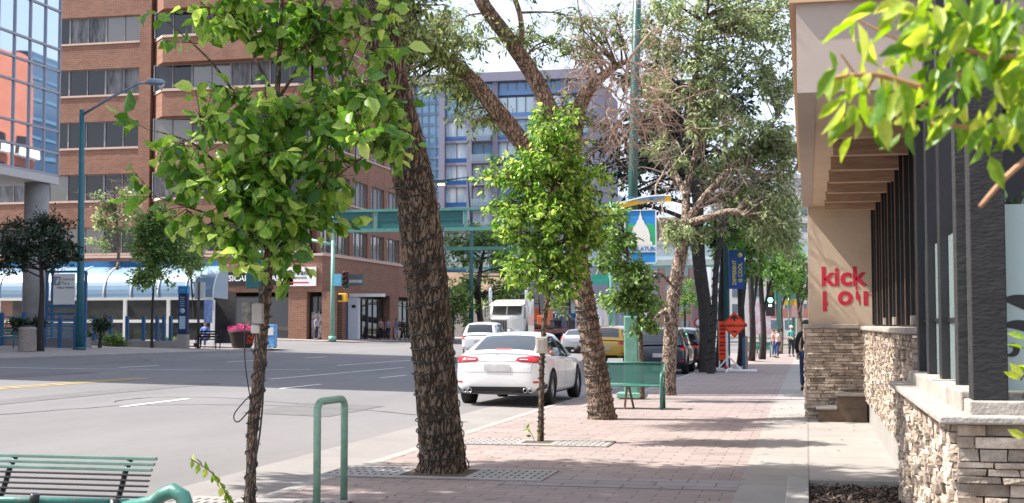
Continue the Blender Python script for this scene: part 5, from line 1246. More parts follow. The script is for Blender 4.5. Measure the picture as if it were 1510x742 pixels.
    if sum(f.normal.z for f in b.faces)<0: bmesh.ops.reverse_faces(b,faces=b.faces)
    b.to_mesh(me); b.free()
    o=bpy.data.objects.new('cabin',me); COL.objects.link(o); s_=o.modifiers.new('s','SUBSURF'); s_.levels=s_.render_levels=2; s_.boundary_smooth='ALL'
    me=take(o); split_by_mat(me,['window_glass','roof','pillar'],t,mats)
    bvg=BVHTree.FromPolygons([v.co.copy() for v in me.vertices],[tuple(p.vertices) for p in me.polygons])
    def patch(nm,mat,cs,nx=10,ny=5,d=(0,1,0),off=.006,back=5,bv=bvh,parent=t):
        """cs: four corners (a,b) in the plane across d; projected onto the skin along d"""
        d=Vector(d); mb=MB(); mb.smooth=True; grid=[]
        for j in range(ny+1):
            for i in range(nx+1):
                u_,v_=i/nx,j/ny
                a=(cs[0][0]*(1-u_)+cs[1][0]*u_)*(1-v_)+(cs[3][0]*(1-u_)+cs[2][0]*u_)*v_
                b_=(cs[0][1]*(1-u_)+cs[1][1]*u_)*(1-v_)+(cs[3][1]*(1-u_)+cs[2][1]*u_)*v_
                if abs(d.y)>.5: p=V(a,0,b_)-d*back
                elif abs(d.x)>.5: p=V(0,a,b_)-d*back
                else: p=V(a,b_,0)-d*back
                h=bv.ray_cast(p,d); 
                if h[0] is None: h=bv.find_nearest(p+d*(back-sp['L']/2))
                q=h[0]+(h[1] if h[1].dot(d)<0 else -h[1])*off; grid.append(q)
        fs=[(j*(nx+1)+i,j*(nx+1)+i+1,(j+1)*(nx+1)+i+1,(j+1)*(nx+1)+i) for j in range(ny) for i in range(nx)]
        mb.add(grid,fs); return mb.build(nm,mat,parent,local=True)
    # lights, bumper trim, plate at the rear
    suv=sp is SUV
    for sg in (-1,1):
        if rear=='wide':
            patch('tail_light',TAIL,[(sg*.36,.90),(sg*.905,.85),(sg*.905,1.0),(sg*.40,.965)],12,5)
            patch('tail_light_lens',TAILD,[(sg*.40,.885),(sg*.86,.845),(sg*.89,.865),(sg*.40,.905)],12,2,off=.009)
            patch('tail_light_inner',CLEARL,[(sg*.44,.918),(sg*.60,.912),(sg*.60,.928),(sg*.44,.93)],6,1,off=.012)
        elif rear=='tall':
            patch('tail_light',TAIL,[(sg*.72,.86),(sg*.89,.86),(sg*.88,1.12),(sg*.76,1.10)],6,6)
        else:
            patch('tail_light',TAIL,[(sg*.62,.86),(sg*.88,.86),(sg*.87,.99),(sg*.6,.97)],8,4)
        patch('reflector',TAIL,[(sg*.70,.47),(sg*.86,.47),(sg*.86,.51),(sg*.70,.51)],5,1)
        patch('bumper_vent',PLAST,[(sg*.66,.27),(sg*.88,.30),(sg*.89,.45),(sg*.80,.40)],6,4,off=.004)
        # head lights
        patch('head_light',CLEARL,[(sg*.50,.60),(sg*.84,.62),(sg*.84,.74),(sg*.55,.68)],8,4,d=(0,-1,0))
    patch('rear_diffuser',PLAST,[(-.62,.27),(.62,.27),(.56,.40),(-.56,.40)],14,3,off=.005)
    patch('front_grille',PLAST,[(-.5,.32),(.5,.32),(.45,.58),(-.45,.58)],10,4,d=(0,-1,0))
    patch('number_plate',PLATE,[(-.26,.70),(.26,.70),(.26,.83),(-.26,.83)] if not suv else [(-.26,.62),(.26,.62),(.26,.76),(-.26,.76)],6,3,off=.012)
    if hero:
        patch('trunk_trim',CHROME,[(-.38,.888),(.38,.888),(.38,.90),(-.38,.90)],12,1,off=.008)
        patch('trunk_seam',PLAST,[(-.66,.675),(.66,.675),(.66,.681),(-.66,.681)],16,1,off=.002)
        for sg in (-1,1): patch('trunk_seam',PLAST,[(sg*.66,.675),(sg*.664,.675),(sg*.70,.86),(sg*.696,.86)],1,6,off=.002)
        m=MB(); m.M=None
        for k in range(2):
            for sg in (-1,1):
                mm=MB(); mm.lathe([(.03,.12),(.042,.10),(.045,0),(.038,-.004),(.034,.0),(.034,.08)],16,(sg*.60+(k-.5)*.10,-L_/2+.02,.33),'y'); mm.build('exhaust_tip',CHROME,t,local=True)
        # emblem: three ellipses
        m=MB()
        def ell(cx,cz,a,b_,th=.006):
            for i in range(24):
                q0_,q1_=i/24*6.2832,(i+1)/24*6.2832; h=bvh.ray_cast(V(cx,-5,cz),V(0,1,0)); yy=h[0].y-.008
                m.add([(cx+(a)*math.cos(q0_),yy,cz+b_*math.sin(q0_)),(cx+a*math.cos(q1_),yy,cz+b_*math.sin(q1_)),(cx+(a-th)*math.cos(q1_),yy,cz+(b_-th)*math.sin(q1_)),(cx+(a-th)*math.cos(q0_),yy,cz+(b_-th)*math.sin(q0_))],[(0,1,2,3)])
        ell(0,.965,.075,.048); ell(0,.965,.024,.046); ell(0,.982,.055,.018); m.build('emblem',pm('grey_emblem',(.25,.26,.28),.3,metal=.6),t,local=True)
        patch('brake_light',TAIL,[(-.16,1.10),(.16,1.10),(.16,1.125),(-.16,1.125)],6,1,off=.006,bv=bvg)
        m=MB(); m.beam((-.68,-L_/2+.14,1.085),(.68,-L_/2+.14,1.085),.10,.018); m.build('boot_spoiler',pnt,t,local=True)
    # door seams, handles, side sill
    for sg in (-1,1):
        D_=(-sg,0,0)
        for yy in (Yf(.29),Yf(.46),Yf(.66)):
            patch('door_seam',PLAST,[(yy,.33),(yy+.012,.33),(yy+.012,.95),(yy,.95)],1,8,d=D_,off=.002,back=3)
        for yy in (Yf(.31),Yf(.49)):
            m=MB(); m.cbox((sg*(hw-.012),yy+.12,.84),.035,.19,.028); m.build('door_handle',pnt,t,local=True,bevel=.008)
        patch('side_sill',PLAST,[(Yf(.28),.20),(Yf(.70),.20),(Yf(.70),.255),(Yf(.28),.255)],12,2,d=D_,off=.004,back=3)
        # mirror
        zz=sp['gh'][9][2]-.13 if not suv else 1.12; m=MB(); m.smooth=True
        m.lathe([(0,-.05),(.06,-.045),(.085,-.01),(.08,.05),(.04,.075),(0,.08)],14,(sg*(hw+.10),Yf(.625),zz),'y'); m.smooth=False; m.cbox((sg*(hw-.0),Yf(.63),zz-.06),.14,.05,.03); m.build('side_mirror',pnt if not hero else PLAST,t,local=True)
        patch('belt_trim',PLAST,[(Yf(.22),.975+(.04 if suv else 0)),(Yf(.69),.935+(.06 if suv else 0)),(Yf(.69),.95+(.06 if suv else 0)),(Yf(.22),.995+(.04 if suv else 0))],14,1,d=D_,off=.01,back=3)
    # wheels
    for yy in (yr,yfw):
        for sg in (-1,1):
            x0=sg*(hw-.115); w_=.11
            m=MB(); m.lathe([(r*.62,-w_),(r*.93,-w_),(r,-w_*.75),(r,w_*.75),(r*.93,w_),(r*.62,w_)],32,(x0,yy,r),'x'); wo=m.build('wheel',TYRE,t,local=True)
            m=MB(); fx=x0+sg*w_*.82; m.lathe([(r*.66,-.02*sg),(r*.62,0),(r*.56,-.03*sg)],28,(fx,yy,r),'x'); m.lathe([(0,.0),(.06,.0),(.07,-.02*sg)],14,(fx,yy,r),'x')
            for k in range(10):
                a=2*math.pi*(k//2)/5+(.13 if k%2 else -.13); ca,sa=math.cos(a),math.sin(a)
                m.beam((fx-sg*.012,yy+.05*ca,r+.05*sa),(fx-sg*.012,yy+r*.62*ca,r+r*.62*sa),.028,.02,up=(1,0,0))
            m.build('rim',rims,wo,local=True)
            m=MB(); m.lathe([(0,-.0),(r*.60,0)],24,(x0+sg*w_*.35,yy,r),'x'); m.build('brake_disc',DARKM,wo,local=True)
    return t,patch
WHT=paint('white_car_paint',(.80,.80,.80)); SIL=paint('silver_car_paint',(.42,.43,.45),.3,.4); YEC=paint('taxi_yellow_paint',(.62,.36,.03)); NAVY=paint('navy_car_paint',(.012,.018,.035)); BLK=paint('black_car_paint',(.01,.01,.011)); LBL=paint('pale_silver_paint',(.55,.58,.62),.3,.1)
car('parked_car','white sedan with red wraparound tail lights at the kerb behind the thin wired trunk','car',-6.0,28.2,R(-.6),SEDAN,WHT,hero=True)[0].scale=(1.03,1.03,1.03)
car('passing_car','white hatchback with a dark rear window driving away left of the white sedan','car',-15.6,64.3,R(4),dict(SUV,L=4.4,H=1.6),WHT,rear='tall')
car('passing_car','silver grey sedan in the middle lane between the truck and the leaning trunk','car',-13.6,80.0,R(3),SEDAN,SIL,rear='mid')
car('taxi','yellow taxi with a black rear window in traffic behind the green bench','car',-8.6,60.5,R(-4),SUV,YEC,rear='mid')
car('passing_car','small white car far ahead, seen beyond the yellow taxi','car',-10.2,83,R(0),SEDAN,LBL,rear='mid')
car('passing_car','pale blue grey car far ahead in the lane left of the yellow taxi','car',-13.2,97,R(0),SUV,LBL,rear='tall')
car('parked_car','dark navy sport utility car parked behind the pale green pole base','car',-5.15,49.8,R(0),SUV,NAVY,rear='tall',rims=RIMD)
car('parked_car','black car parked beyond the navy one beside the dark trunks','car',-5.1,56.2,R(0),SUV,BLK,rear='wide',rims=RIMD)
car('parked_car','white car at the kerb far beyond the black parked cars','car',-6.3,69,R(0),SEDAN,WHT,rear='mid')
# ---- the semi truck coming towards us
def semi():
    X,Y=-20.2,88.5; g=gz(X,Y)-.058
    t=thing('semi_truck','white long nosed semi truck with twin chrome stacks coming down the street','truck',(X,Y,g)); 
    TW=paint('truck_white',(.72,.71,.66)); q=lambda m,nm,mt,b=0: m.build(nm,mt,t,bevel=b)
    m=MB(); m.M=None
    # hood (tapered forward towards -y)
    hz=[(Y-1.9,.58,.85,1.95),(Y-1.2,.70,.8,2.08),(Y+.0,.85,.75,2.2),(Y+.5,.95,.75,2.22)]
    rings=[[V(X-w_,yy,g+zb),V(X-w_,yy,g+zt-.18),V(X-w_*.8,yy,g+zt),V(X+w_*.8,yy,g+zt),V(X+w_,yy,g+zt-.18),V(X+w_,yy,g+zb)] for yy,w_,zb,zt in hz]
    for i in range(3):
        for k in range(6): m.add([rings[i][k],rings[i][(k+1)%6],rings[i+1][(k+1)%6],rings[i+1][k]],[(0,1,2,3)])
    m.add(rings[0],[(0,1,2,3,4,5)]); q(m,'hood',TW,.03)
    m=MB(); m.prism([(X-1.15,Y+.5,g+.9),(X-1.15,Y+.5,g+2.2),(X-1.05,Y+.85,g+3.05),(X-1.05,Y+2.6,g+3.15),(X-1.15,Y+2.6,g+.9)],(0,0,0)) if 0 else None
    m=MB(); pr=[(Y+.5,.9),(Y+.5,2.2),(Y+.85,3.0),(Y+1.1,3.12),(Y+2.0,3.3),(Y+4.2,3.4),(Y+4.2,.9)]
    m.prism([(X-1.18,a,g+b_) for a,b_ in pr],(2.36,0,0)); q(m,'cab',TW,.05)
    m=MB(); m.prism([(X-1.02,Y+.485,g+2.28),(X-1.02,Y+.80,g+2.92),(X+1.02,Y+.80,g+2.92),(X+1.02,Y+.485,g+2.28)],(0,-.02,-.005)); q(m,'windshield',GLS)
    m=MB(); m.cbox((X,Y+.60,g+2.62),.05,.3,.66) if 0 else None; m=MB(); m.beam((X,Y+.44,g+2.26),(X,Y+.78,g+2.95),.05,.03); q(m,'windshield_post',TW)
    m=MB(); m.prism([(X-1.15,Y+.15,g+2.86),(X+1.15,Y+.15,g+2.86),(X+1.12,Y+.85,g+3.06),(X-1.12,Y+.85,g+3.06)],(0,0,.06)); q(m,'sun_visor',TW)
    m=MB(); 
    for i in range(5): m.lathe([(0,-.04),(.045,-.04),(.05,.04),(0,.05)],10,(X-.8+i*.4,Y+.9,g+3.17),'y')
    q(m,'roof_lights',pm('amber_lens',(.7,.3,.03),.3))
    m=MB(); m.box(X-.56,X+.56,Y-1.93,Y-1.9,g+.86,g+1.86); q(m,'grille',PLAST)
    m=MB(); 
    for i in range(10): m.box(X-.52+i*.113,X-.485+i*.113,Y-1.965,Y-1.931,g+.88,g+1.84)
    m.box(X-.6,X+.6,Y-1.97,Y-1.9,g+1.85,g+1.93); q(m,'grille_bars',CHROME)
    m=MB(); m.cbox((X,Y-2.05,g+.62),2.4,.25,.42); q(m,'bumper',CHROME,.05)
    for sg in (-1,1):
        m=MB(); m.lathe([(0,-1.75),(.10,-1.74),(.14,-1.68),(.14,-1.5),(0,-1.5)],16,(X+sg*.88,Y,g+1.22),'y'); q(m,'head_light',CLEARL)
        # fender
        m=MB(); pts=[]; 
        for i in range(9): a=math.pi*i/8; pts.append((Y-.95-.68*math.cos(a),g+.62+.62*math.sin(a)))
        for i in range(8): m.add([(X+sg*.62,*pts[i]),(X+sg*1.2,*pts[i]),(X+sg*1.2,*pts[i+1]),(X+sg*.62,*pts[i+1]),(X+sg*.62,pts[i][0],pts[i][1]-.05),(X+sg*1.2,pts[i][0],pts[i][1]-.12),(X+sg*1.2,pts[i+1][0],pts[i+1][1]-.12),(X+sg*.62,pts[i+1][0],pts[i+1][1]-.05)],[(0,1,2,3),(4,7,6,5),(1,5,6,2)])
        q(m,'fender',TW)
        m=MB(); m.lathe([(.25,-.14),(.5,-.14),(.52,-.1),(.52,.1),(.5,.14),(.25,.14)],24,(X+sg*1.0,Y-.95,g+.52),'x'); m.lathe([(0,sg*.1),(.26,sg*.12)],16,(X+sg*1.0,Y-.95,g+.52),'x'); q(m,'wheel',TYRE)
        m=MB(); sx_=X+sg*1.28; m.tube([(sx_,Y+1.0,g+.9),(sx_,Y+1.0,g+3.9),(sx_+sg*.02,Y+1.05,g+4.05),(sx_+sg*.08,Y+1.25,g+4.2)],[.13,.13,.09,.09],14); q(m,'exhaust_stack',CHROME)
        m=MB(); m.cbox((X+sg*1.5,Y+.45,g+2.45),.2,.1,.75); q(m,'mirror',CHROME,.03); m=MB(); m.tube([(X+sg*1.15,Y+.6,g+2.8),(X+sg*1.5,Y+.45,g+2.85)],.02,6); m.tube([(X+sg*1.15,Y+.6,g+2.1),(X+sg*1.5,Y+.45,g+2.08)],.02,6); q(m,'mirror_arm',CHROME)
        m=MB(); m.lathe([(0,0),(.09,0),(.11,.22),(.0,.25)],12,(X+sg*.98,Y+.78,g+1.45),'y'); m.cbox((X+sg*1.22,Y+.9,g+1.6),.16,.5,.8); q(m,'air_cleaner',CHROME)
    for yy in (Y+4.6,Y+5.9):
        for sg in (-1,1): m=MB(); m.lathe([(.0,-.3),(.5,-.3),(.52,.3),(0,.3)],22,(X+sg*.85,yy,g+.52),'x'); q(m,'wheel',TYRE)
    m=MB(); m.box(X-.5,X+.5,Y+2,Y+7,g+.75,g+1.05); q(m,'frame',DARKM)
    # trailer with machinery
    tr=thing('flatbed_trailer','low flatbed trailer carrying red orange machinery behind the white truck','trailer',(X,Y+12,gz(X,Y+12)-.058)); g2=gz(X,Y+12)-.058
    m=MB(); m.box(X-1.25,X+1.35,Y+5.2,Y+18,g2+1.05,g2+1.3); m.build('deck',pm('rust_red_steel',(.22,.05,.03),.7,var=.3,scale=3),tr)
    for yy in (Y+15,Y+16.3):
        for sg in (-1,1): m=MB(); m.lathe([(.0,-.25),(.45,-.25),(.47,.25),(0,.25)],18,(X+sg*.95,yy,g2+.47),'x'); m.build('wheel',TYRE,tr)
    mc=thing('excavator','red orange excavator with a dark boom loaded on the flatbed trailer','machine',(X+.4,Y+10,g2+1.3)); OE=pm('machine_orange',(.50,.12,.04),.6,var=.25,scale=2)
    m=MB(); m.box(X-.9,X+1.3,Y+8,Y+10.8,g2+1.95,g2+2.9); m.build('body',OE,mc,bevel=.06); m=MB(); m.box(X-.95,X+1.35,Y+7.8,Y+11.2,g2+1.3,g2+1.9); m.build('tracks',PLAST,mc,bevel=.15)
    m=MB(); m.box(X-.7,X+.2,Y+7.9,Y+9.3,g2+2.9,g2+3.9); m.build('cab',PLAST,mc,bevel=.06)
    m=MB(); m.beam((X+.9,Y+8,g2+2.6),(X+1.2,Y+6.4,g2+4.3),.3,.4); m.beam((X+1.2,Y+6.4,g2+4.3),(X+1.6,Y+5.4,g2+2.2),.25,.3); m.build('boom',DARKM,mc)
    m=MB(); m.box(X+1.2,X+2.0,Y+5.1,Y+5.9,g2+1.6,g2+2.3); m.build('bucket',OE,mc,bevel=.05)
semi()
def boxtruck():
    x,y=-20.0,124.; g=gz(x,y)-.058; t=thing('box_truck','large white box truck standing behind the loaded flatbed trailer','truck',(x,y,g))
    m=MB(); m.box(x-1.3,x+1.3,y,y+7,g+1.1,g+3.9); m.build('cargo_box',WHITEP,t,bevel=.03)
    m=MB(); m.box(x-1.15,x+1.15,y-1.9,y-.1,g+.6,g+2.5); m.build('cab',WHT,t,bevel=.1); m=MB(); m.box(x-1.0,x+1.0,y-1.93,y-1.901,g+1.6,g+2.3); m.build('windshield',GLS,t)
    for yy in (y-1,y+5.2):
        for sg in (-1,1): m=MB(); m.lathe([(.0,-.15),(.43,-.15),(.45,.15),(0,.15)],18,(x+sg*1.0,yy,g+.45),'x'); m.build('wheel',TYRE,t)
boxtruck()
# ---------------------------------------------------------------- foliage
nr=np.random.default_rng(4)
def leafmesh(name,P,Dv,S,mat,parent,asp=.5,fine=False,fold=.25,upb=.6):
    P=np.asarray(P,float); Dv=np.asarray(Dv,float); n=len(P); S=np.asarray(S,float)[:,None]
    Dv/=np.linalg.norm(Dv,axis=1,keepdims=True)+1e-9
    U=nr.normal(size=(n,3))*.75; U[:,2]+=upb; 
    Sd=np.cross(Dv,U); Sd/=np.linalg.norm(Sd,axis=1,keepdims=True)+1e-9; Nn=np.cross(Sd,Dv)
    w=S*asp*.5
    if fine:
        c=[P,P+Dv*S*.28-Sd*w*.85+Nn*w*fold,P+Dv*S*.6-Sd*w*.9+Nn*w*fold-Nn*S*.03,P+Dv*S-Nn*S*.16,P+Dv*S*.6+Sd*w*.9+Nn*w*fold-Nn*S*.03,P+Dv*S*.28+Sd*w*.85+Nn*w*fold]
        vs=np.stack(c,1).reshape(-1,3); k=6; fc=np.array([[0,1,2,3],[0,3,4,5]])
    else:
        c=[P,P+Dv*S*.5-Sd*w+Nn*w*fold,P+Dv*S-Nn*S*.08,P+Dv*S*.5+Sd*w]
        vs=np.stack(c,1).reshape(-1,3); k=4; fc=np.array([[0,1,2,3]])
    org=ORG.get(parent.name,Vector((0,0,0))); vs=vs-np.array(org)
    F_=(fc[None]+ (np.arange(n)*k)[:,None,None]).reshape(-1,4)
    me=bpy.data.meshes.new(name); me.vertices.add(len(vs)); me.vertices.foreach_set('co',vs.ravel())
    me.loops.add(F_.size); me.loops.foreach_set('vertex_index',F_.ravel().astype(np.int32))
    me.polygons.add(len(F_)); me.polygons.foreach_set('loop_start',(np.arange(len(F_))*4).astype(np.int32)); me.polygons.foreach_set('loop_total',np.full(len(F_),4,np.int32))
    me.update(calc_edges=True); me.materials.append(mat); me.validate()
    o=bpy.data.objects.new(name,me); COL.objects.link(o); o.parent=parent; return o
def curve(pts,n):
    pts=[Vector(p) for p in pts]; out=[]; m=len(pts)-1
    for i in range(n+1):
        s=i/n*m; k=min(int(s),m-1); f=s-k; p0=pts[max(k-1,0)];p1=pts[k];p2=pts[k+1];p3=pts[min(k+2,m)]
        out.append(.5*((2*p1)+(-p0+p2)*f+(2*p0-5*p1+4*p2-p3)*f*f+(-p0+3*p1-3*p2+p3)*f**3))
    return out
def lerpr(rs,n):
    m=len(rs)-1; return [rs[min(int(i/n*m),m-1)]*(1-(i/n*m-min(int(i/n*m),m-1)))+rs[min(int(i/n*m),m-1)+1]*(i/n*m-min(int(i/n*m),m-1)) for i in range(n+1)]
def barkd(amp,hs,vs_,seed=0):
    def f(i,k,p):
        q=Vector((p.x*hs+seed,p.y*hs,p.z*vs_)); q2=q+noise.noise_vector(Vector((p.x*3,p.y*3,p.z*2.2)))*.55
        a=noise.noise(q2); b=noise.noise(q2*2.3+Vector((5,1,7)))
        return amp*( -max(0,1-abs(a)*4.2) + .35*b - .3*max(0,1-abs(b)*5)) + .04*noise.noise(Vector((p.x*2,p.y*2,p.z*1.3)))
    return f
class Tree:
    def __init__(s,name,label,base,group=None,bark=BARK,seed=1):
        s.t=thing(name,label,'tree',base,group=group); s.bark=bark; s.r=random.Random(seed); s.L=[]; s.tw=MB(); s.P=[];s.D=[];s.S=[]
    def stem(s,pts,rs,n=24,k=10,disp=None,name='trunk'):
        c=curve(pts,n); rr=lerpr(rs,n); m=MB(); m.tube(c,rr,k,disp=disp); m.build(name,s.bark,s.t)
        for p,r_ in zip(c,rr): s.L.append((p,r_))
        return c,rr
    def leaves_on(s,p,d,L_,n,size,droop,spread):
        r=s.r
        for i in range(n):
            f=.15+.85*(i+r.random())/n; q=p+d*L_*f
            a=V(r.gauss(0,1),r.gauss(0,1),r.gauss(0,.8)).normalized()
            dd=(d*.5+a*.9+V(0,0,-droop)).normalized()
            s.P.append(q+a*spread*r.random()); s.D.append(dd); s.S.append(size*r.choice((.45,.65,.8,.9,1.0,1.1,1.3))*r.uniform(.85,1.15))
    def blob(s,c,rad,nb,nt,nl,size,tl=.45,droop=.5,spread=.05,br=.018,fromlimb=True,tdir=None,limbs=None):
        r=s.r; c=Vector(c)
        for _ in range(nb):
            while True:
                u=V(r.uniform(-1,1),r.uniform(-1,1),r.uniform(-1,1))
                if u.length<=1: break
            u*= (.6+.4*r.random())/max(.5,u.length) if u.length>.5 else 1
            tgt=c+V(u.x*rad[0],u.y*rad[1],u.z*rad[2])
            if fromlimb and s.L:
                best=min(s.L,key=lambda a:(a[0]-tgt).length+ .6*max(0,a[0].z-tgt.z)+r.random()*.25)
                st=best[0]; r0=min(best[1]*.6,br*(1+(tgt-st).length*.5))
            else: st=c+V(0,0,-rad[2]*.5); r0=br
            ln=(tgt-st).length
            mid=st.lerp(tgt,.5)+V(r.gauss(0,.10),r.gauss(0,.10),r.uniform(.02,.22))*ln*.8
            pts=curve([st,mid,tgt],7); s.tw.tube(pts,[r0*(1-.8*i/7) for i in range(8)],5,cap=False)
            for j in range(nt):
                f=1-abs(r.gauss(0,.33)); f=max(.2,min(1,f)) if ln<2.5 else max(1-1.6/ln,min(1,f)); k=min(int(f*7),6); p=pts[k].lerp(pts[k+1],f*7-k)
                d=((pts[k+1]-pts[k]).normalized()*.6+V(r.gauss(0,.6),r.gauss(0,.6),r.gauss(.05,.5))).normalized()
                if tdir: d=(d+Vector(tdir)).normalized()
                l=tl*r.uniform(.5,1.2); e=p+d*l; s.tw.tube([p,p+d*l*.5+V(0,0,.02),e],[.005+.004*r0/.02,.004,.002],3,cap=False)
                s.leaves_on(p,d,l,nl,size,droop,spread)
    def done(s,mat,asp=.5,fine=False,fold=.25,crown='foliage',upb=.6):
        if s.tw.v: s.tw.build('branches',s.bark,s.t)
        if s.P: leafmesh(crown,[tuple(p) for p in s.P],[tuple(d) for d in s.D],s.S,mat,s.t,asp,fine,fold,upb)
        return s.t
def wraps(label,c,rr,step,z0,z1,rad=.008,seed=1,bulbs=True,j=.03,slack=0):
    """string light cable wound round a trunk path"""
    r=random.Random(seed); m=MB(); pts=[]; 
    def atz(z):
        for i in range(len(c)-1):
            if c[i].z<=z<=c[i+1].z: f=(z-c[i].z)/(c[i+1].z-c[i].z+1e-9); return c[i].lerp(c[i+1],f),rr[i]*(1-f)+rr[i+1]*f
        return c[-1],rr[-1]
    z=z0; a=0; tilt=r.uniform(-.3,.3)
    while z<z1:
        p,q=atz(z); st=step*(.6+.8*(.5+.5*math.sin(z*7+seed))); 
        zz=z+tilt*q*math.sin(a)+.35*q*math.sin(a*.5+z)*.3
        pts.append(V(p.x+(q*1.03+rad)*math.cos(a),p.y+(q*1.03+rad)*math.sin(a),zz)); a+=.35; z+=st*.35/6.283
    m.tube(pts,rad,5,cap=False)
    if bulbs:
        for i in range(0,len(pts)-1,11):
            p=pts[i]; ce,_=atz(p.z); o=(p-V(ce.x,ce.y,p.z)).normalized(); m.tube([p,p+o*.022+V(0,0,r.uniform(-.015,.02))],[.005,.003],4)
    return single(m,'string_lights',CABLE,label,'string lights')
A=at
# --- thick leaning trunk with cable wraps
T=Tree('street_tree','thick leaning elm trunk wound with dark cables, nearest of the big trees',(-3.8,13.8,0),bark=BARK,seed=3)
pp=[A(653,704,14.3),A(654,690,14.3),A(645,600,14.2),A(637,500,14.1),A(627,400,14.0),A(615,300,13.9),A(594,200,13.7),A(569,100,13.5),A(553,0,13.3),A(536,-110,13.1),A(500,-260,12.9)]
c1,r1=T.stem(pp,[.31,.262,.228,.222,.228,.222,.205,.195,.178,.17,.16],300,96,barkd(.075,13,3.0))
T.stem([pp[-1],V(-6.6,11.6,7.6),V(-8.8,11.2,8.0),V(-10.6,11.2,8.2)],[.16,.12,.08,.04],14); T.stem([pp[-2],V(-4.4,12.2,7.2),V(-3.2,11.6,8.8)],[.14,.1,.04],14); T.stem([pp[-1],V(-5.6,10.2,8.4),V(-5.8,8.6,9.4)],[.14,.09,.04],12)
for cc,rad,nb in (((-10.0,11.3,8.0),(1.2,1.8,.9),9),((-8.6,11.2,8.0),(1.9,2.1,1.0),26),((-6.6,11.4,8.2),(1.9,2.1,1.0),24),((-4.8,11.2,8.4),(1.5,1.8,1.0),10),((-8.6,8.6,8.4),(2.6,1.6,1.0),16)):
    T.blob((cc[0]-.2,cc[1]+1.1,cc[2]),rad,int(nb*1.6),13,15,.21,.6,.3,.09)
T.blob(A(600,30,13.6),(.42,.5,.4),8,10,9,.085,.3,.7,.04)
T.done(L_ELM,.42)
wraps('dark string light cable wound round the thickest leaning trunk',c1,r1,.20,.05,5.2,.0075,2)
# --- second leaning trunk and its limbs
T=Tree('street_tree','leaning elm with three great limbs, trunk banded with cables left of the green bench',(-3.35,22.1,0),bark=BARK2,seed=5)
D2=22.3
pp=[A(888,619,D2),A(886,600,D2),A(878,540,D2),A(868,480,D2),A(858,420,D2),A(850,370,D2),A(845,330,D2),A(842,305,D2)]
c2,r2=T.stem(pp,[.26,.225,.20,.185,.175,.175,.19,.18],150,52,barkd(.07,9,2.4,3))
la,_=T.stem([A(844,315,D2),A(815,268,D2),A(775,217,D2),A(730,160,D2-.2),A(690,112,D2-.3),A(640,78,D2-.5),A(590,20,D2-.7)],[.15,.165,.155,.145,.13,.10,.06],80,24,barkd(.05,9,2.4,4),name='limb')
lb,_=T.stem([A(846,320,D2),A(835,240,D2+.2),A(812,165,D2+.3),A(785,110,D2+.3),A(748,55,D2+.2),A(712,5,D2),A(690,-50,D2)],[.14,.15,.15,.14,.13,.12,.10],80,24,barkd(.05,9,2.4,6),name='limb')
T.stem([lb[52],A(768,60,D2),A(765,15,D2),A(740,-40,D2)],[.05,.05,.045,.04],14,name='limb')
lc,_=T.stem([A(846,315,D2),A(845,230,D2+.5),A(852,165,D2+.7),A(872,128,D2+.8),A(905,100,D2+.8),A(925,90,D2+.8)],[.14,.16,.15,.11,.07,.04],60,16,barkd(.05,9,2.4,8),name='limb')
for (u,v,dd,rx,rz_,nb) in ((620,60,-1.2,.75,.55,20),(575,100,-1.6,.5,.5,9),(672,50,-.3,.42,.45,9),(650,118,-.2,.6,.25,9),(700,170,.1,.4,.2,5),(720,235-90,.2,.35,.2,4),(835,60,.5,.55,.5,9),(780,60,.6,.38,.42,6),(880,40,1,.7,.5,8),(850,185,.6,.3,.3,5),(560,30,-1.5,.6,.5,10),(760,-40,0,1.2,.5,12)):
    T.blob(A(u,v,D2+dd),(rx,.8,rz_),nb,10,9,.105,.38,.7,.05)
T.done(L_ELM,.36)
wraps('dark string light cable banding the second leaning trunk',c2,r2,.14,.05,3.9,.009,5)
# dead twigs of the same tree: a fan of bare branches
def deadfan(mb,p,d,l,r_,depth,R_,droop):
    n=4; pts=[p]; q=p; dd=d
    for i in range(n):
        dd=(dd+V(R_.gauss(0,.22),R_.gauss(0,.22),R_.gauss(-droop,.2))).normalized(); q=q+dd*l/n; pts.append(q)
    mb.tube(pts,[r_*(1-.55*i/n) for i in range(n+1)],5 if r_>.01 else 3,cap=False)
    if depth<=0: return
    for k in range(R_.choice((3,4))):
        i=R_.randint(1,n); nd=(dd*.6+V(R_.gauss(0,.75),R_.gauss(0,.6),R_.gauss(0,.7))).normalized()
        deadfan(mb,pts[i],nd,l*R_.uniform(.55,.85),r_*.55,depth-1,R_,droop)
rd=random.Random(21); mb=MB()
for (u,v,tu,tv,l,dp) in ((925,90,935,190,1.0,4),(905,100,880,60,.9,4),(872,128,905,60,1.0,4),(870,130,930,150,1.0,4),(925,90,985,110,1.0,4),(905,100,905,180,1.1,4),(925,92,960,40,.9,4),(860,150,830,60,.9,4),(925,92,975,150,1.1,4),(890,110,860,30,1.0,4),(935,160,905,250,.9,3),(930,140,960,230,.9,3)):
    p=A(u,v,D2+.8); q=A(tu,tv,D2+.8+rd.uniform(-.6,.6)); deadfan(mb,p,(q-p).normalized(),l,.028,dp,rd,.06)
tr2=bpy.data.objects[T.t.name]; mb.build('dead_branches',TWIG_D,tr2)
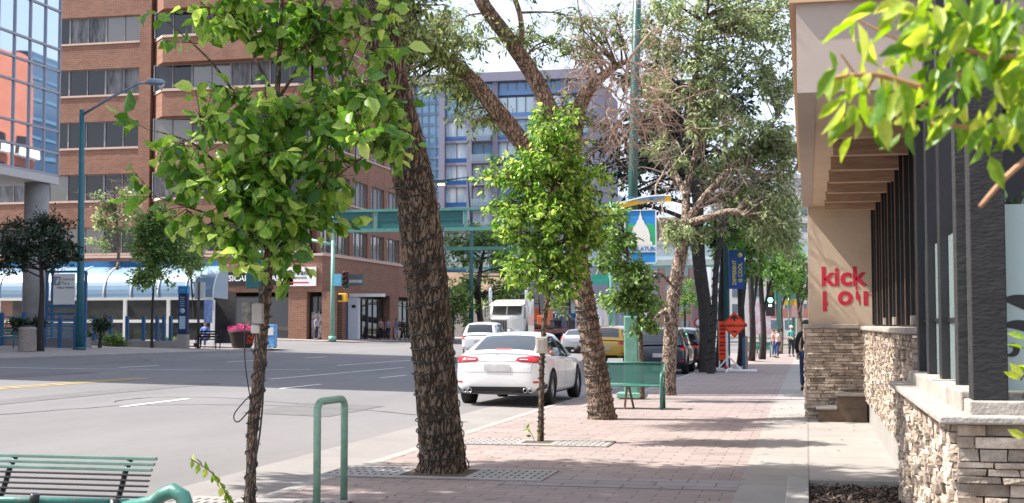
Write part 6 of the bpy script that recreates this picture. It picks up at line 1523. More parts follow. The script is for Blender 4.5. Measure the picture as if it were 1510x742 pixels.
# --- pale trunk tree on the right with the wide crown
T=Tree('street_tree','pale patchy trunked tree with a wide airy crown, right of the green bench',(-3.05,29.6,0),bark=BARK_L,seed=8)
D3=30.4
c3,r3=T.stem([A(985,586,D3),A(985,570,D3),A(988,510,D3),A(992,450,D3),A(1001,390,D3),A(1010,345,D3),A(1012,325,D3)],[.22,.185,.17,.165,.155,.15,.15],110,36,barkd(.06,7,4,2))
T.stem([A(1012,330,D3),A(1040,322,D3-.3),A(1068,313,D3-.6),A(1088,312,D3-.8),A(1098,318,D3-1)],[.10,.09,.075,.06,.03],30,14,barkd(.06,7,4,2),name='limb')
T.stem([A(1011,328,D3),A(1040,290,D3),A(1065,262,D3),A(1100,225,D3+.2),A(1150,170,D3+.4)],[.10,.09,.075,.05,.02],36,12,name='limb')
T.stem([A(1011,330,D3),A(1014,270,D3+.2),A(1031,205,D3+.3),A(1020,150,D3+.4),A(1035,60,D3+.5),A(1050,-30,D3+.5)],[.11,.085,.075,.065,.05,.03],40,12,name='limb')
T.stem([A(1012,325,D3),A(1040,300,D3+1),A(1080,290,D3+1.4),A(1130,262,D3+2)],[.09,.08,.06,.03],24,10,name='limb')
T.stem([A(1013,290,D3),A(985,230,D3+.8),A(965,150,D3+1),A(975,40,D3+1)],[.08,.06,.05,.03],24,10,name='limb')
T.stem([A(988,455,D3),A(975,462,D3-.1),A(966,470,D3-.15)],[.07,.055,.04],8,8,name='limb'); T.stem([A(994,425,D3),A(975,404,D3-.2),A(962,402,D3-.3)],[.05,.03,.01],8,6,name='limb')
for (u,v,dd,rx,rz_,nb) in ((1010,30,0,1.1,.8,20),(1090,40,.3,1.1,.8,20),(1150,90,.5,.6,.9,16),(1060,120,0,.9,.7,15),(1145,200,.6,.55,.8,15),(1000,130,.8,.8,.7,12),(960,60,1,.7,.8,10),(1100,190,0,.7,.6,11),(1120,300,.8,.6,.5,9),(1160,330,1,.4,.6,9),(1060,250,1.5,.7,.5,8),(1150,20,.4,.6,.6,11),(1000,345,-.2,.3,.25,7),(990,230,1.2,.6,.6,7),(1165,270,.3,.3,.7,10),(1150,240,.2,.5,.6,9),(1168,350,.6,.25,.5,8),(1120,345,.5,.5,.3,6),(1040,180,-.2,.5,.5,8),(950,140,.6,.4,.6,6)):
    T.blob(A(u,v,D3+dd),(rx,1.2,rz_),int(nb*1.15),10,11,.125,.42,.5,.06)
rd=random.Random(5); mb=MB()
for (u,v,tu,tv) in ((1080,290,1150,230),(1060,262,1120,200),(1090,270,1165,300),(1040,300,1110,250),(1014,270,950,250),(1030,205,960,270),(1040,290,1160,260),(985,240,940,300),(1020,150,1060,80),(1100,240,1175,340)):
    p=A(u,v,D3+.5); q=A(tu,tv,D3+rd.uniform(-.5,1)); deadfan(mb,p,(q-p).normalized(),1.2,.028,3,rd,.02)
mb.build('bare_branches',TWIG_D,T.t)
T.done(L_ELM2,.42)
# --- dark trunks further up
T=Tree('street_tree','dark leaning trunk with an evergreen dark crown behind the parked navy car',(-3.3,48.6,gz(-3.3,48)),bark=BARK_D,seed=11)
D4=47.8
T.stem([A(1043,552,D4),A(1043,500,D4),A(1038,440,D4),A(1031,390,D4),A(1029,340,D4),A(1027,280,D4),A(1005,200,D4)],[.33,.28,.25,.24,.22,.2,.12],60,20,barkd(.06,6,2,9))
for (u,v,rx,rz_,nb) in ((905,235,1.6,1.6,24),(975,210,1.6,1.8,24),(1040,230,1.6,2.0,24),(960,130,1.8,1.5,20),(1070,130,1.8,1.6,16),(1120,250,1.6,1.5,18),(930,300,.9,.8,9),(1060,330,1.0,.7,8)):
    T.blob(A(u,v,D4+1.5),(rx,1.8,rz_),int(nb*.6),10,9,.26,.7,.4,.12,br=.04)
T.done(L_DARK,.5)
T=Tree('street_tree','slim twisting grey trunk wound with lights beside the orange board',(-2.95,46.8,gz(-2.9,46.8)),bark=BARK_D,seed=12)
D5=46.2
cz_,rz5=T.stem([A(1048,557,D5),A(1049,520,D5),A(1053,470,D5),A(1054,430,D5),A(1058,380,D5),A(1068,330,D5),A(1075,260,D5)],[.15,.12,.11,.10,.10,.09,.06],50,12,barkd(.06,8,3,4))
T.stem([A(1060,548,D5+4),A(1063,500,D5+4),A(1065,430,D5+4),A(1068,350,D5+4)],[.2,.15,.13,.1],30,14)
T.blob(A(1085,330,D5+1),(1.2,1.4,.7),18,9,8,.2,.5,.4,.1); T.done(L_FAR,.5)
wraps('pale green string lights wound round the slim twisting trunk beside the orange board',cz_,rz5,.35,.2,5,.018,8)
for i,(u,v,Dd,cu,cv,w_,lab) in enumerate(((1092,540,56,1085,345,1.6,'slim dark trunk with a fresh green crown just right of the orange diamond sign'),(1124,530,70,1125,375,1.9,'fresh green tree over the far green bench'),(1108,532,64,1112,330,1.6,'bright green tree between the orange sign and the far bench'),(1150,522,92,1150,385,1.6,'yellow green tree behind the green traffic light'),(1178,522,100,1172,395,1.3,'small tree at the far end of the pavement'))):
    b_=gp(u,v); T=Tree('street_tree',lab,(b_.x,b_.y,gz(b_.x,b_.y)),group='green trees further up the pavement',bark=BARK_D if i<3 else BARK,seed=30+i)
    D_=Dd; T.stem([V(b_.x,b_.y,gz(b_.x,b_.y)),A(u+2,v-40,D_),A(u-2,cv+40,D_),A(cu,cv,D_)],[.2,.15,.12,.06],24,12)
    T.stem([A(u,v-60,D_),A((u+cu)/2+14,cv+30,D_),A(cu+20,cv-10,D_)],[.09,.06,.03],14,8,name='limb')
    s_=D_/65
    T.blob(A(cu,cv,D_),(w_,1.6,w_*.9),26,10,9,.22,.6,.5,.12,br=.03); T.blob(A(cu+12,cv+30,D_),(w_*.8,1.4,w_*.5),12,10,8,.2,.5,.6,.1,br=.03)
    T.done(L_FAR,.5)
# --- small tree with pale box near the white car
T=Tree('young_tree','young tree with a dense bright crown whose thin wired trunk crosses the white car',(-3.55,17.6,0),bark=BARK_Y,seed=14)
Ds=18.0
c4,r4=T.stem([A(797,652,Ds),A(798,600,Ds),A(799,540,Ds),A(803,470,Ds),A(812,410,Ds),A(815,350,Ds),A(815,270,Ds),A(818,180,Ds)],[.05,.038,.036,.034,.032,.03,.026,.012],70,14,barkd(.06,20,4,1))
for (u,v,rx,rz_,nb) in ((815,185,.28,.35,12),(810,240,.45,.35,17),(860,265,.35,.35,14),(770,255,.4,.25,12),(800,320,.75,.4,30),(860,330,.4,.4,16),(755,330,.3,.22,9),(790,385,.45,.3,16),(840,390,.3,.22,9),(730,305-52,.2,.12,4),(820,425,.2,.15,4)):
    T.blob(A(u,v,Ds),(rx,.6,rz_),nb,8,9,.085,.28,.6,.03,br=.010)
T.done(L_LIND,.5,True)
wraps('string light cable wound round the thin trunk in front of the white car',c4,r4,.10,.1,1.9,.005,9)
def jbox(label,u0,u1,v0,v1,Dd,mat,double=False):
    a=A(u0,v0,Dd); b_=A(u1,v1,Dd); c=(a+b_)/2; w_=(u1-u0)/F*Dd; h=(v1-v0)/F*Dd
    t=thing('junction_box',label,'electrical box',(c.x,c.y,c.z-h/2))
    if double:
        m=MB(); m.cbox((c.x-w_*.27,c.y,c.z),w_*.42,.09,h,AZ); m.build('weathered_box',mat,t,bevel=.008); m=MB(); m.cbox((c.x+w_*.22,c.y-.01,c.z-h*.02),w_*.46,.10,h*.94,AZ); m.build('grey_box',pm('grey_plastic_box',(.30,.28,.25),.6,var=.15,scale=12),t,bevel=.01)
        m=MB(); m.cbox((c.x+w_*.1,c.y+.0,c.z-h*.72),w_*.35,.07,h*.42,AZ); m.build('socket',pm('pale_socket',(.45,.43,.40),.5),t,bevel=.01)
        m=MB(); m.cbox((c.x+w_*.1,c.y,c.z-h*.5),.3*w_,.03,.02,AZ); m.build('clamp',BLACKM,t)
    else:
        m=MB(); m.cbox((c.x,c.y,c.z),w_*.9,.10,h,AZ); m.build('body',mat,t,bevel=.012); m=MB(); m.cbox((c.x,c.y-.055,c.z),w_*.55,.02,h*.75,AZ); m.build('cover',pm('pale_cover',(.55,.50,.44),.5),t,bevel=.006)
BOXM=pm('weathered_grey_box',(.26,.24,.21),.7,col2=(.07,.06,.05),scale=16)
jbox('small cream electrical box strapped to the thin trunk in front of the white car',789,808,497,521,17.9,pm('cream_box',(.50,.46,.40),.6))
# tiny sprout at its foot
t=thing('sprout','tiny green sprout in the grate at the foot of the thin trunk','plant',tuple(gp(787,652)))
P=[];Dd=[];S=[]
for u,v in ((779,634),(784,643),(787,640),(776,632),(783,637)): P.append(tuple(A(u,v,17.7)));Dd.append((rnd.uniform(-1,1),0,rnd.uniform(-.2,.5)));S.append(.08)
leafmesh('leaves',P,Dd,S,L_LIND,t,.5,True); m=MB(); m.tube([A(789,652,17.7),A(784,640,17.7),A(778,633,17.7)],.004,4); m.build('stem',BARK_Y,t)
# --- bushy small tree before the banner pole
T=Tree('young_tree','bushy young tree half hiding the blue legislature banner',(-3.4,27.6,0),bark=BARK_Y,seed=15)
Dq=27.8
T.stem([A(947,588,Dq),A(946,540,Dq),A(944,490,Dq),A(938,430,Dq),A(925,370,Dq),A(915,320,Dq)],[.06,.05,.045,.04,.03,.015],30,10)
for (u,v,rx,rz_,nb) in ((905,315,.22,.2,9),(915,350,.3,.25,13),(900,385,.28,.25,9),(950,400,.18,.2,7),(925,410,.42,.25,15),(940,445,.42,.3,20),(905,440,.3,.22,9),(945,480,.28,.14,9),(960,440,.2,.2,7)):
    T.blob(A(u,v,Dq),(rx,.5,rz_),nb,8,8,.10,.26,.5,.03,br=.010)
T.done(L_BUSH,.55,True)
# --- leafy young tree in the left foreground
T=Tree('young_tree','broad leaved young tree in the left foreground, its thin trunk tangled in cables',(-4.77,10.9,0),bark=BARK_Y,seed=19)
Dy=11.5
c6,r6=T.stem([A(368,752,Dy),A(370,700,Dy),A(373,630,Dy),A(381,560,Dy),A(386,490,Dy),A(392,430,Dy),A(397,370,Dy),A(403,300,Dy),A(404,230,Dy),A(408,150,Dy),A(413,60,Dy),A(416,-60,Dy),A(415,-150,Dy)],[.06,.046,.05,.056,.058,.05,.042,.036,.03,.026,.02,.015,.01],160,28,barkd(.12,22,7,2))
for p in ([A(403,300,Dy),A(440,235,Dy),A(490,150,Dy),A(530,60,Dy-.1)],[A(400,340,Dy),A(350,280,Dy-.1),A(290,215,Dy-.2),A(215,190,Dy-.3)],[A(404,230,Dy),A(360,160,Dy+.1),A(310,90,Dy+.2),A(250,35,Dy+.2)],[A(400,350,Dy),A(450,300,Dy-.1),A(510,250,Dy-.2),A(560,215,Dy-.3)],[A(398,370,Dy),A(350,330,Dy),A(290,310,Dy-.1),A(230,290,Dy-.2)],[A(408,150,Dy),A(450,80,Dy),A(480,0,Dy)],[A(408,150,Dy),A(370,70,Dy),A(340,-20,Dy)]):
    T.stem(p,[.018,.014,.010,.004],16,6,name='limb')
for (u,v,rx,rz_,nb,dd) in ((400,60,.5,.45,13,.1),(440,0,.6,.5,13,0),(340,10,.4,.4,8,0),(400,180,.5,.35,11,0),(330,215,.5,.32,15,-.1),(470,190,.55,.4,15,-.1),(400,270,.55,.35,17,-.1),(300,290,.42,.25,10,-.2),(360,330,.42,.3,13,-.1),(450,300,.4,.3,9,-.1),(510,120,.35,.4,8,-.1),(540,215,.3,.18,5,-.2),(390,380,.2,.18,5,0),(520,40,.4,.4,9,0)):
    T.blob(A(u,v,Dy+dd),(rx,.55,rz_),int(nb*.72+.5),7,5,.13,.3,.55,.03,br=.009)
for (p,tu,tv) in ((A(215,190,Dy-.3),175,165),(A(250,35,Dy+.2),215,15),(A(230,290,Dy-.2),190,245),(A(560,215,Dy-.3),590,180),(A(230,290,Dy-.2),180,290),(A(300,65,Dy),240,60),(A(540,70,Dy),605,70),(A(270,250,Dy-.2),225,215),(A(420,395,Dy),430,420)):
    q=A(tu,tv,Dy-.2); d=(q-p); T.tw.tube([p,q],[.004,.002],4,cap=False); T.leaves_on(p,d.normalized(),d.length,7,.15,.5,.02)
T.done(L_LIND,.68,True,fold=.3)
wraps('tangled string light cable spiralling up the left foreground trunk',c6,r6,.16,.0,2.0,.006,12,slack=1)
m=MB(); m.tube(curve([A(361,478,11.35),A(361,530,11.35),A(367,575,11.35),A(373,600,11.4)],12),.006,6,cap=False)
m.tube(curve([A(392,560,11.4),A(362,590,11.35),A(345,612,11.3),A(352,622,11.3),A(375,596,11.35),A(392,575,11.4)],20),.006,6,cap=False)
m.tube(curve([A(378,480,11.35),A(388,560,11.38),A(383,640,11.38),A(372,700,11.38),A(366,752,11.4)],24),.009,6,cap=False)
single(m,'power_cable',CABLE,'loose black power cable hanging from the grey boxes down the left foreground trunk','cable')
jbox('pair of weathered grey electrical boxes on the left foreground trunk above the flower planter',357,391,446,478,11.35,BOXM,True)
# sucker shoots at the foot
t=thing('sapling_shoot','lime green leafy shoot leaning at the foot of the left foreground trunk','plant',tuple(V(*A(345,760,11.2))))
P=[];Dd=[];S=[]; cc=curve([A(352,760,11.2),A(338,735,11.2),A(315,700,11.2),A(280,676,11.2)],22)
for i in range(3,22):
    p=cc[i]; P.append(tuple(p)); s_=1 if i%2 else -1; Dd.append((.25*s_-.3,rnd.uniform(-.4,.4),.1-s_*.7)); S.append(.075+.02*rnd.random())
leafmesh('leaves',P,Dd,S,L_FRONT,t,.6,True); m=MB(); m.tube(cc,.004,5); m.build('stem',BARK_Y,t)
T2_=MB()
# --- cherry-like branches hanging in from the right, very near
T=Tree('young_tree','blurred yellow green leaves hanging in at the top right, close to us',(2.6,3.2,0),bark=pm('orange_twig_bark',(.42,.22,.12),.7,var=.2,scale=20),seed=23)
b0=A(1770,300,3.0); T.stem([V(b0.x,b0.y,0),V(b0.x-.02,b0.y,1.0),b0,A(1700,150,3.0),A(1650,-120,3.0)],[.045,.04,.03,.022,.012],24,10)
lim=[[A(1745,200,3.0),A(1600,225,2.8),A(1510,200,2.75),A(1440,190,2.7),A(1375,180,2.65)],[A(1700,100,3.0),A(1560,90,2.8),A(1460,80,2.7),A(1360,60,2.7)],[A(1760,280,3.0),A(1620,160,2.6),A(1560,200,2.6),A(1490,255,2.6),A(1445,305,2.6)],[A(1690,60,3.),A(1560,0,2.8),A(1420,-10,2.8)],[A(1460,82,2.7),A(1380,130,2.7),A(1290,110,2.7),A(1210,118,2.7)]]
for p in lim: T.stem(p,[.012,.009,.006,.004],18,6,name='limb')
r=T.r
def cl(u,v,n,ru,rv,Dd=2.7,size=.078):
    n=int(n*.8+.5)
    for _ in range(n):
        uu=u+r.gauss(0,ru); vv=v+r.gauss(0,rv); p=A(uu,vv,Dd+r.gauss(0,.12)); T.P.append(p); T.D.append(V(r.gauss(-.25,.45),r.gauss(0,.45),r.gauss(-.75,.35))); T.S.append(size*r.uniform(.6,1.15))
for a in ((1440,60,60,55,30),(1480,20,50,40,30),(1500,120,45,25,35),(1400,20,40,40,20),(1390,120,22,25,25),(1330,120,16,18,25),(1290,70,14,22,22),(1265,150,12,15,20),(1240,100,8,18,12),(1300,165,10,15,20),(1345,175,6,12,15),(1420,170,14,25,15),(1470,180,14,20,15),(1500,60,35,15,40),(1350,10,16,22,12),(1262,30,5,6,8),(1495,175,9,10,12)): cl(*a)
for p,q in ((A(1330,62,2.7),A(1262,28,2.7)),(A(1290,112,2.7),A(1268,150,2.7)),(A(1380,130,2.7),A(1345,180,2.7)),(A(1300,110,2.7),A(1300,170,2.7)),(A(1262,112,2.7),A(1240,80,2.7))): T.tw.tube([p,q],[.003,.002],4,cap=False)
T.done(L_FRONT,.42,True,fold=.35)
# small green tuft behind the corner post on the right
T=Tree('shrub','dark shrub behind the frosted patio glass at the right edge',(2.2,9.6,0),seed=24)
T.stem([V(2.2,9.8,0),V(2.2,9.8,1.6)],[.04,.02],6); T.blob((2.1,9.8,2.3),(.8,.5,.6),24,9,9,.09,.3,.2,.04); T.done(L_DARK,.5)
P=[];Dd=[];S=[]
# leaves peeping at the right edge low
t=thing('sapling_shoot','green leaf tips peeping in at the right edge before the ledgestone wall','plant',(1.28,6.3,0)); cc=curve([V(1.45,6.3,0),V(1.45,6.32,.6),A(1540,560,6.5),A(1505,560,6.5)],12)
for i in (9,10,11,12): P.append(tuple(cc[i])); Dd.append((-.6,0,rnd.uniform(-.8,.6))); S.append(.09)
for v in (645,500,515): P.append(tuple(A(1512,v,6.5))); Dd.append((-.7,0,.3)); S.append(.09); 
cc2=curve([V(1.5,6.3,0),A(1530,650,6.5),A(1530,560,6.5),A(1514,500,6.5)],12)
leafmesh('leaves',P,Dd,S,L_FRONT,t,.5,True); m=MB(); m.tube(cc,.005,5); m.tube(cc2,.005,5); m.build('stem',BARK_Y,t)
# --- far side trees
def ftree(label,u,v,Dd,stem,blobs,mat,size,bark=BARK_D,seed=1,name='street_tree',asp=.5,r0=.12,group=None):
    b_=gp(u,v) if v<600 else A(u,v,Dd); T=Tree(name,label,(b_.x,b_.y,gz(b_.x,b_.y)),bark=bark,seed=seed,group=group); Dd=(b_-V(0,0,H)).dot(FV) if Dd is None else Dd
    T.stem([V(b_.x,b_.y,gz(b_.x,b_.y)-.05)]+[A(a,c_,Dd) for a,c_ in stem],[r0*(1-.8*i/len(stem)) for i in range(len(stem)+1)],20,10)
    for (a,c_,ru,rv,nb) in blobs: T.blob(A(a,c_,Dd),(ru*Dd/F,ru*Dd/F*.8,rv*Dd/F),nb,9,9,size,size*3,.4,size*.5,br=.02)
    T.done(mat,asp); return T
ftree('dark leaved tree at the far left kerb, right beside the round bin',60,518,None,[(60,480),(62,430),(60,380),(62,345)],[(20,350,30,32,18),(75,340,35,30,22),(50,380,50,18,16),(100,365,22,28,14),(5,385,18,15,8)],L_DARK,.14,seed=41,r0=.15)
ftree('slim green tree in front of the bus shelter, left of the blue kiosk',224,513,None,[(224,480),(226,430),(230,380),(235,340)],[(215,360,30,32,28),(250,350,32,36,30),(222,405,32,22,22),(275,375,25,28,16),(210,335,20,20,12),(240,322,22,18,12)],L_BUSH,.17,seed=42,r0=.08)
ftree('darker green tree between the blue kiosk and the bus stop plate',288,512,None,[(287,470),(283,430),(280,380)],[(285,390,20,25,16),(270,355,25,25,13),(298,370,14,24,9)],L_ELM2,.15,seed=43,r0=.09)
ftree('thin leaved grey green tree with bare twigs before the brick office',165,500,68,[(170,420),(175,370),(170,300),(165,265)],[(170,320,30,25,14),(150,350,22,30,10),(195,300,25,18,6),(150,300,14,16,3)],L_ELM2,.16,BARK_L,44,r0=.13)
rd=random.Random(8); mb=MB(); 
for tu,tv in ((150,255),(190,260),(130,275),(200,280),(165,245)):
    p=A(168,320,68); q=A(tu,tv,68); deadfan(mb,p,(q-p).normalized(),1.3,.03,3,rd,-.03)
mb.build('bare_twigs',TWIG_D,[o for o in bpy.data.objects if o.get('label','').startswith('thin leaved grey')][0])
ftree('round pruned shrub on a short stem by the left street lamp',147,513,None,[(148,495),(148,485)],[(149,478,9,10,14)],L_DARK,.12,seed=45,r0=.1,name='shrub')
for i,(u,v,rx,rz_,mt,lab) in enumerate(((130,500,14,12,L_DARK,'dark clipped bush right of the blue notice panel'),(168,503,18,7,L_BUSH,'low light green bush before the shelter glass'),(205,500,16,10,L_BUSH,'yellow green bush with loose leaves near the sapling'),(40,478,45,7,L_DARK,'dark hedge top behind the blue railing at the far left'),(252,503,10,6,L_BUSH,'small green bush beside the blue kiosk'))):
    b_=gp(u,v+8) if i!=3 else A(u,505,53.6); Dd=(b_-V(0,0,H)).dot(FV); T=Tree('shrub',lab,(b_.x,b_.y,gz(b_.x,b_.y)),seed=60+i); T.stem([b_,A(u,v,Dd)],[.03,.02],4,5); T.blob(A(u,v,Dd),(rx*Dd/F,.5,rz_*Dd/F),26,8,8,.11,.22,.1,.05); T.done(mt,.5)
# flower tufts near
# centre background trees
ftree('tall green tree behind the dark lamp pole and the gantry',712,497,108,[(705,440),(708,400),(716,360)],[(690,370,35,22,14),(740,370,35,22,15),(760,420,25,28,12),(700,410,28,22,9),(730,340,40,16,12),(660,360,22,20,7),(745,450,20,25,7)],L_BUSH,.3,seed=51,r0=.35)
ftree('leafy green shrub tree right behind the thick trunk and left of the dark lamp pole',668,500,104,[(668,470),(668,440)],[(665,440,24,35,22),(685,460,16,20,10),(650,470,14,22,8)],L_BUSH,.26,seed=52,r0=.15,name='shrub')
ftree('pale green tree behind the white box truck',840,500,135,[(840,450),(838,400)],[(838,410,26,30,14),(830,450,16,20,7),(700,460,16,18,4)],L_ELM2,.32,seed=53,r0=.2)
ftree('dark green tree under the teal footbridge',940,497,128,[(940,450),(938,420)],[(945,420,22,18,9),(925,455,14,14,5)],L_DARK,.3,seed=54,r0=.2)
ftree('soft green tree beside the pale buildings far up the street',1010,505,140,[(1010,470),(1010,440)],[(1012,440,16,22,10)],L_FAR,.34,seed=55,r0=.2)
# grassy bank behind the retaining wall
mb=MB(); mb.add([(-75,140,1.0),(-33,140,1.0),(-33,150,7.5),(-75,150,9),(-75,171,9),(-33,171,7.5)],[(0,1,2,3),(3,2,5,4)]); tag(mb.build('embankment',pm('dry_bank',(.26,.17,.12),.95,col2=(.10,.09,.05),scale=.35)),kind='structure')
for i in range(6):
    u=652+i*20; b_=onY(u,430+ (i%3)*6,143+i%3*2); T=Tree('shrub','dry shrub on the brown bank, number %s from the thick trunk'%['first','second','third','fourth','fifth','sixth'][i],(b_.x,b_.y,2.5+i%3),group='dry shrubs on the bank',seed=70+i); T.blob((b_.x,b_.y,3.6+i%3),(1.6,1.2,1.2),14,8,8,.34,.9,.2,.2,fromlimb=False); T.done(L_ELM2,.5)
# ---------------------------------------------------------------- people
SKIN=pm('skin_light',(.52,.30,.21),.6,var=.06,scale=6); SKIN_D=pm('skin_tan',(.30,.16,.10),.6)
HAIRM={k:pm(k+'_hair',c,.6,var=.3,scale=20) for k,c in dict(dark=(.015,.012,.01),brown=(.08,.04,.02),sandy=(.30,.17,.07)).items()}
def skinmesh(name,V_,E_,R_,mat,parent,lvl=1):
    me=bpy.data.meshes.new(name); me.from_pydata([tuple(v) for v in V_],E_,[]); o=bpy.data.objects.new(name,me); COL.objects.link(o)
    m=o.modifiers.new('k','SKIN'); m.use_smooth_shade=True
    for i,r_ in enumerate(R_):
        s=me.skin_vertices[0].data[i]; s.radius=(r_,r_) if not hasattr(r_,'__len__') else r_; s.use_root=(i==0)
    s=o.modifiers.new('s','SUBSURF'); s.levels=s.render_levels=lvl
    me2=baked(o); bpy.data.objects.remove(o); me2.materials.clear(); me2.materials.append(mat)
    for p in me2.polygons: p.use_smooth=True
    return link(name,me2,parent,True)
def person(label,x,y,g,h=1.72,rz=0,shirt=(.2,.2,.2),trs=(.05,.05,.08),hair='dark',pose='stand',cap=None,skin=None,arms=None,coat=False,bag=None,name='person'):
    """local axes: faces -y, x to its left-hand side as seen from the front"""
    s=h/1.72; t=thing(name,label,'person',(x,y,g)); ORG[t.name]=Vector((0,0,0)); t.rotation_euler=(0,0,rz); sk=skin or SKIN
    sit=pose=='sit'; step=.16 if pose=='walk' else .03
    hipz=.92 if not sit else .50; 
    def q(a,b,c): return V(a*s,b*s,c*s)
    up=hipz-.92
    pel=q(0,0,hipz); J={}
    vs=[pel,q(0,0,1.08+up),q(0,.01,1.28+up),q(0,.01,1.42+up),q(0,0,1.50+up),q(0,-.015,1.57+up),q(0,-.01,1.65+up),q(0,.0,1.71+up)]
    rs=[.12,.115,.13,.09,.048,.062,.085,.05]; es=[(0,1),(1,2),(2,3),(3,4),(4,5),(5,6),(6,7)]
    arms=arms or [((.22,0,1.16),(.24,-.05,.92)),((-.22,0,1.16),(-.24,-.05,.92))]
    armj=[];legj=[]
    for sg,(el,wr) in zip((1,-1),arms):
        b=len(vs); sh=q(sg*.175,.01,1.40+up); el=q(el[0],el[1],el[2]+up); wr=q(wr[0],wr[1],wr[2]+up); d=(wr-el).normalized(); hd=wr+d*.07*s
        vs+= [sh,el,wr,hd]; rs+=[.055,.042,.028,.032]; es+=[(3,b),(b,b+1),(b+1,b+2),(b+2,b+3)]; armj.append((sh,el,wr))
        side=d.cross(V(0,1,0)); side=side.normalized() if side.length>.1 else V(1,0,0)
        for k in range(4):
            o_=(k-1.5)*.019*s; ln=(.075,.085,.08,.06)[k]*s; c=len(vs); vs+= [hd+side*o_+d*.03*s,hd+side*o_*1.15+d*(.03*s+ln*.55)+V(0,-.008,0),hd+side*o_*1.2+d*(.03*s+ln)+V(0,-.022,0)]; rs+=[.010,.009,.007]; es+=[(b+3,c),(c,c+1),(c+1,c+2)]
        c=len(vs); vs+=[wr+d*.03*s+side*.035*s*-sg,wr+d*.075*s+side*.055*s*-sg]; rs+=[.011,.009]; es+=[(b+2,c),(c,c+1)]
    for sg in (1,-1):
        b=len(vs); st=step*sg
        if sit: pts=[q(sg*.09,0,.50),q(sg*.11,-.42,.52),q(sg*.11,-.44,.10),q(sg*.12,-.58,.035)]
        else: pts=[q(sg*.09,0,.88),q(sg*.10,-.02-st*.6,.49),q(sg*.105,.02-st,.09),q(sg*.115,-.13-st,.03)]
        vs+=pts; rs+=[.09,.06,.042,.035]; es+=[(0,b),(b,b+1),(b+1,b+2),(b+2,b+3)]; legj.append(pts)
    skinmesh('body',vs,es,[r_*s for r_ in rs],sk,t)
    # clothes
    cm=pm('cloth_%d'%len(bpy.data.materials),shirt,.85,var=.12,scale=8); tm=pm('cloth_%d'%len(bpy.data.materials),trs,.85,var=.15,scale=8)
    V2=[vs[0]+V(0,0,-.03*s if not coat else -.25*s),vs[1],vs[2],vs[3]+V(0,0,.015)]; R2=[.15*s,.138*s,.15*s,.085*s]; E2=[(0,1),(1,2),(2,3)]
    for sh,el,wr in armj:
        b=len(V2); e=(sh.lerp(el,.75) if not coat else wr.lerp(el,.05)); V2+=[sh,sh.lerp(el,.9),e] if not coat else [sh,el,e]; R2+=[.072*s,.06*s,.055*s] if not coat else [.07*s,.058*s,.045*s]; E2+=[(3,b),(b,b+1),(b+1,b+2)]
    skinmesh('jacket' if coat else 'shirt',V2,E2,R2,cm,t)
    V3=[vs[0]];R3=[.138*s];E3=[]
    for p in legj: b=len(V3); V3+=[p[0],p[1],p[2].lerp(p[1],.06)]; R3+=[.102*s,.076*s,.058*s]; E3+=[(0,b),(b,b+1),(b+1,b+2)]
    skinmesh('trousers',V3,E3,R3,tm,t)
    for p in legj:
        m=MB(); m.smooth=True; c=p[2]; m.tube([c+V(0,.06,-.045)*s,c+V(0,0,-.03)*s,p[3]+V(0,0,.0),p[3]+V(0,-.05,-.01)*s],[.03*s,.048*s,.042*s,.02*s],10); m.build('shoe',BLACKM,t,local=True)
    hc=vs[6]; m=MB(); m.smooth=True
    prof=[(0,.118),(.05,.105),(.088,.065),(.102,.01),(.095,-.05)]
    vv=[];n=14
    if cap is None:
        for r_,z_ in prof:
            for k in range(n):
                a=2*math.pi*k/n; yy=r_*math.sin(a); zz=z_ if yy>-.03 else z_*(1 if z_>.05 else 0)+ (.06 if z_<=.05 else 0)
                vv.append(hc+V(r_*math.cos(a),yy*1.05+.012,zz)*s)
        m.add(vv,[(i*n+k,i*n+(k+1)%n,(i+1)*n+(k+1)%n,(i+1)*n+k) for i in range(4) for k in range(n)]); m.build('hair',HAIRM[hair],t,local=True)
    else:
        for r_,z_ in prof[:4]:
            for k in range(n): a=2*math.pi*k/n; vv.append(hc+V(r_*1.03*math.cos(a),r_*1.06*math.sin(a),z_+.015)*s)
        m.add(vv,[(i*n+k,i*n+(k+1)%n,(i+1)*n+(k+1)%n,(i+1)*n+k) for i in range(3) for k in range(n)]); m.smooth=False; m.cbox(hc+V(0,-.13,.02)*s,.15*s,.12*s,.015*s); m.build('cap',cap,t,local=True)
    m=MB(); 
    for sg in (-1,1): m.cbox(hc+V(sg*.032,-.083,.0)*s,.02*s,.012*s,.012*s)
    m.cbox(hc+V(0,-.082,-.062)*s,.045*s,.012*s,.01*s); m.build('face_features',pm('dark_features',(.05,.02,.02),.6),t,local=True)
    m=MB(); m.tube([hc+V(0,-.08,.0)*s,hc+V(0,-.105,-.03)*s],[.008*s,.014*s],6); m.build('nose',sk,t,local=True)
    if bag:
        m=MB(); m.cbox(q(*bag[0]),.3*s,.13*s,.3*s); m.tube([q(bag[0][0],bag[0][1],bag[0][2]+.15),q(0,.0,1.42)],.012,6); b_=single(m,'shoulder_bag',bag[1],bag[2],'bag'); b_.location=Vector(b_.location)+V(x,y,g)
    return t
def pg(u,v): c=gp(u,v); return c.x,c.y,gz(c.x,c.y)
a=pg(1147,528); person('woman in a pink top and jeans raising both hands by the far bench',*a,1.58,R(-70),(.62,.42,.44),(.03,.05,.12),'dark',arms=[((.20,-.12,1.18),(.07,-.22,1.42)),((-.20,-.12,1.18),(-.07,-.22,1.42))])
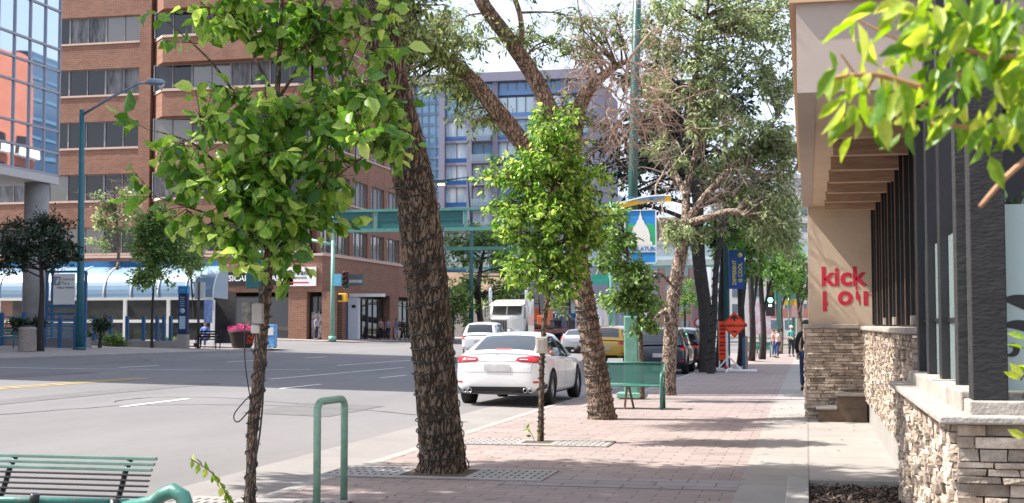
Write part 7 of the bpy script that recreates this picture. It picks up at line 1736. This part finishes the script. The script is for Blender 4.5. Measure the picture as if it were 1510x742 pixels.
a=pg(1167,526); person('man in a pale cap, teal shirt and dark trousers standing on the far pavement',*a,1.80,R(30),(.10,.36,.36),(.02,.025,.035),'brown',cap=WHITEP,arms=[((.24,.0,1.16),(.16,-.20,1.12)),((-.24,.02,1.16),(-.12,-.16,1.08))])
a=pg(1141,527); person('person in blue jeans partly hidden behind the woman by the far bench',a[0],a[1]+1.1,a[2],1.6,R(60),(.45,.35,.30),(.04,.09,.22),'brown')
person('person with dark hair in a black jacket half hidden by the cafe corner',-.02,33.6,gz(-.1,33.6),1.72,R(180),(.012,.012,.014),(.02,.04,.11),'dark','walk',coat=True,arms=[((.24,.03,1.16),(.22,-.08,.92)),((-.24,.03,1.16),(-.22,.1,.92))])
a=pg(303,513); person('person in a blue and white top sitting on the dark bench at the bus stop',a[0],a[1]-.05,a[2],1.65,R(10),(.10,.22,.60),(.05,.08,.2),'sandy','sit',arms=[((.22,-.08,1.18),(.10,-.28,1.10)),((-.22,-.08,1.18),(-.10,-.28,1.10))])
a=pg(585,501); person('person in a white shirt and pale trousers walking by the dark shops',*a,1.70,R(100),(.05,.12,.4),(.45,.47,.55),'dark','walk')
a=pg(594,502); person('person in black jacket and trousers walking left of the thick trunk',*a,1.75,R(80),(.015,.015,.018),(.01,.01,.012),'dark','walk',coat=True)
a=pg(601,502); person('person in dark clothes at the thick trunk edge behind the other walker',a[0],a[1]+1,a[2],1.7,R(70),(.02,.02,.03),(.012,.012,.02),'dark','walk',coat=True)
a=pg(663,503); person('person in a bright blue coat and jeans just right of the thick trunk',*a,1.78,R(160),(.05,.20,.50),(.02,.08,.30),'dark','walk',coat=True)
for i,(u,c_,lab) in enumerate(((561,(.45,.25,.28),'shopper in a pink top standing under the dark shop front'),(572,(.28,.25,.42),'shopper in a lilac top in the dark shop doorway'),(466,(.25,.27,.4),'shopper in grey blue beside the corner shop window'))):
    p_=onY(u,500,96.8 if i<2 else 92.2)
    if i<2: p_=onX(u,500,PX+.9)
    person(lab,p_.x,p_.y,gz(p_.x,p_.y),1.7,R(40*i),c_,(.02,.02,.03),'brown')
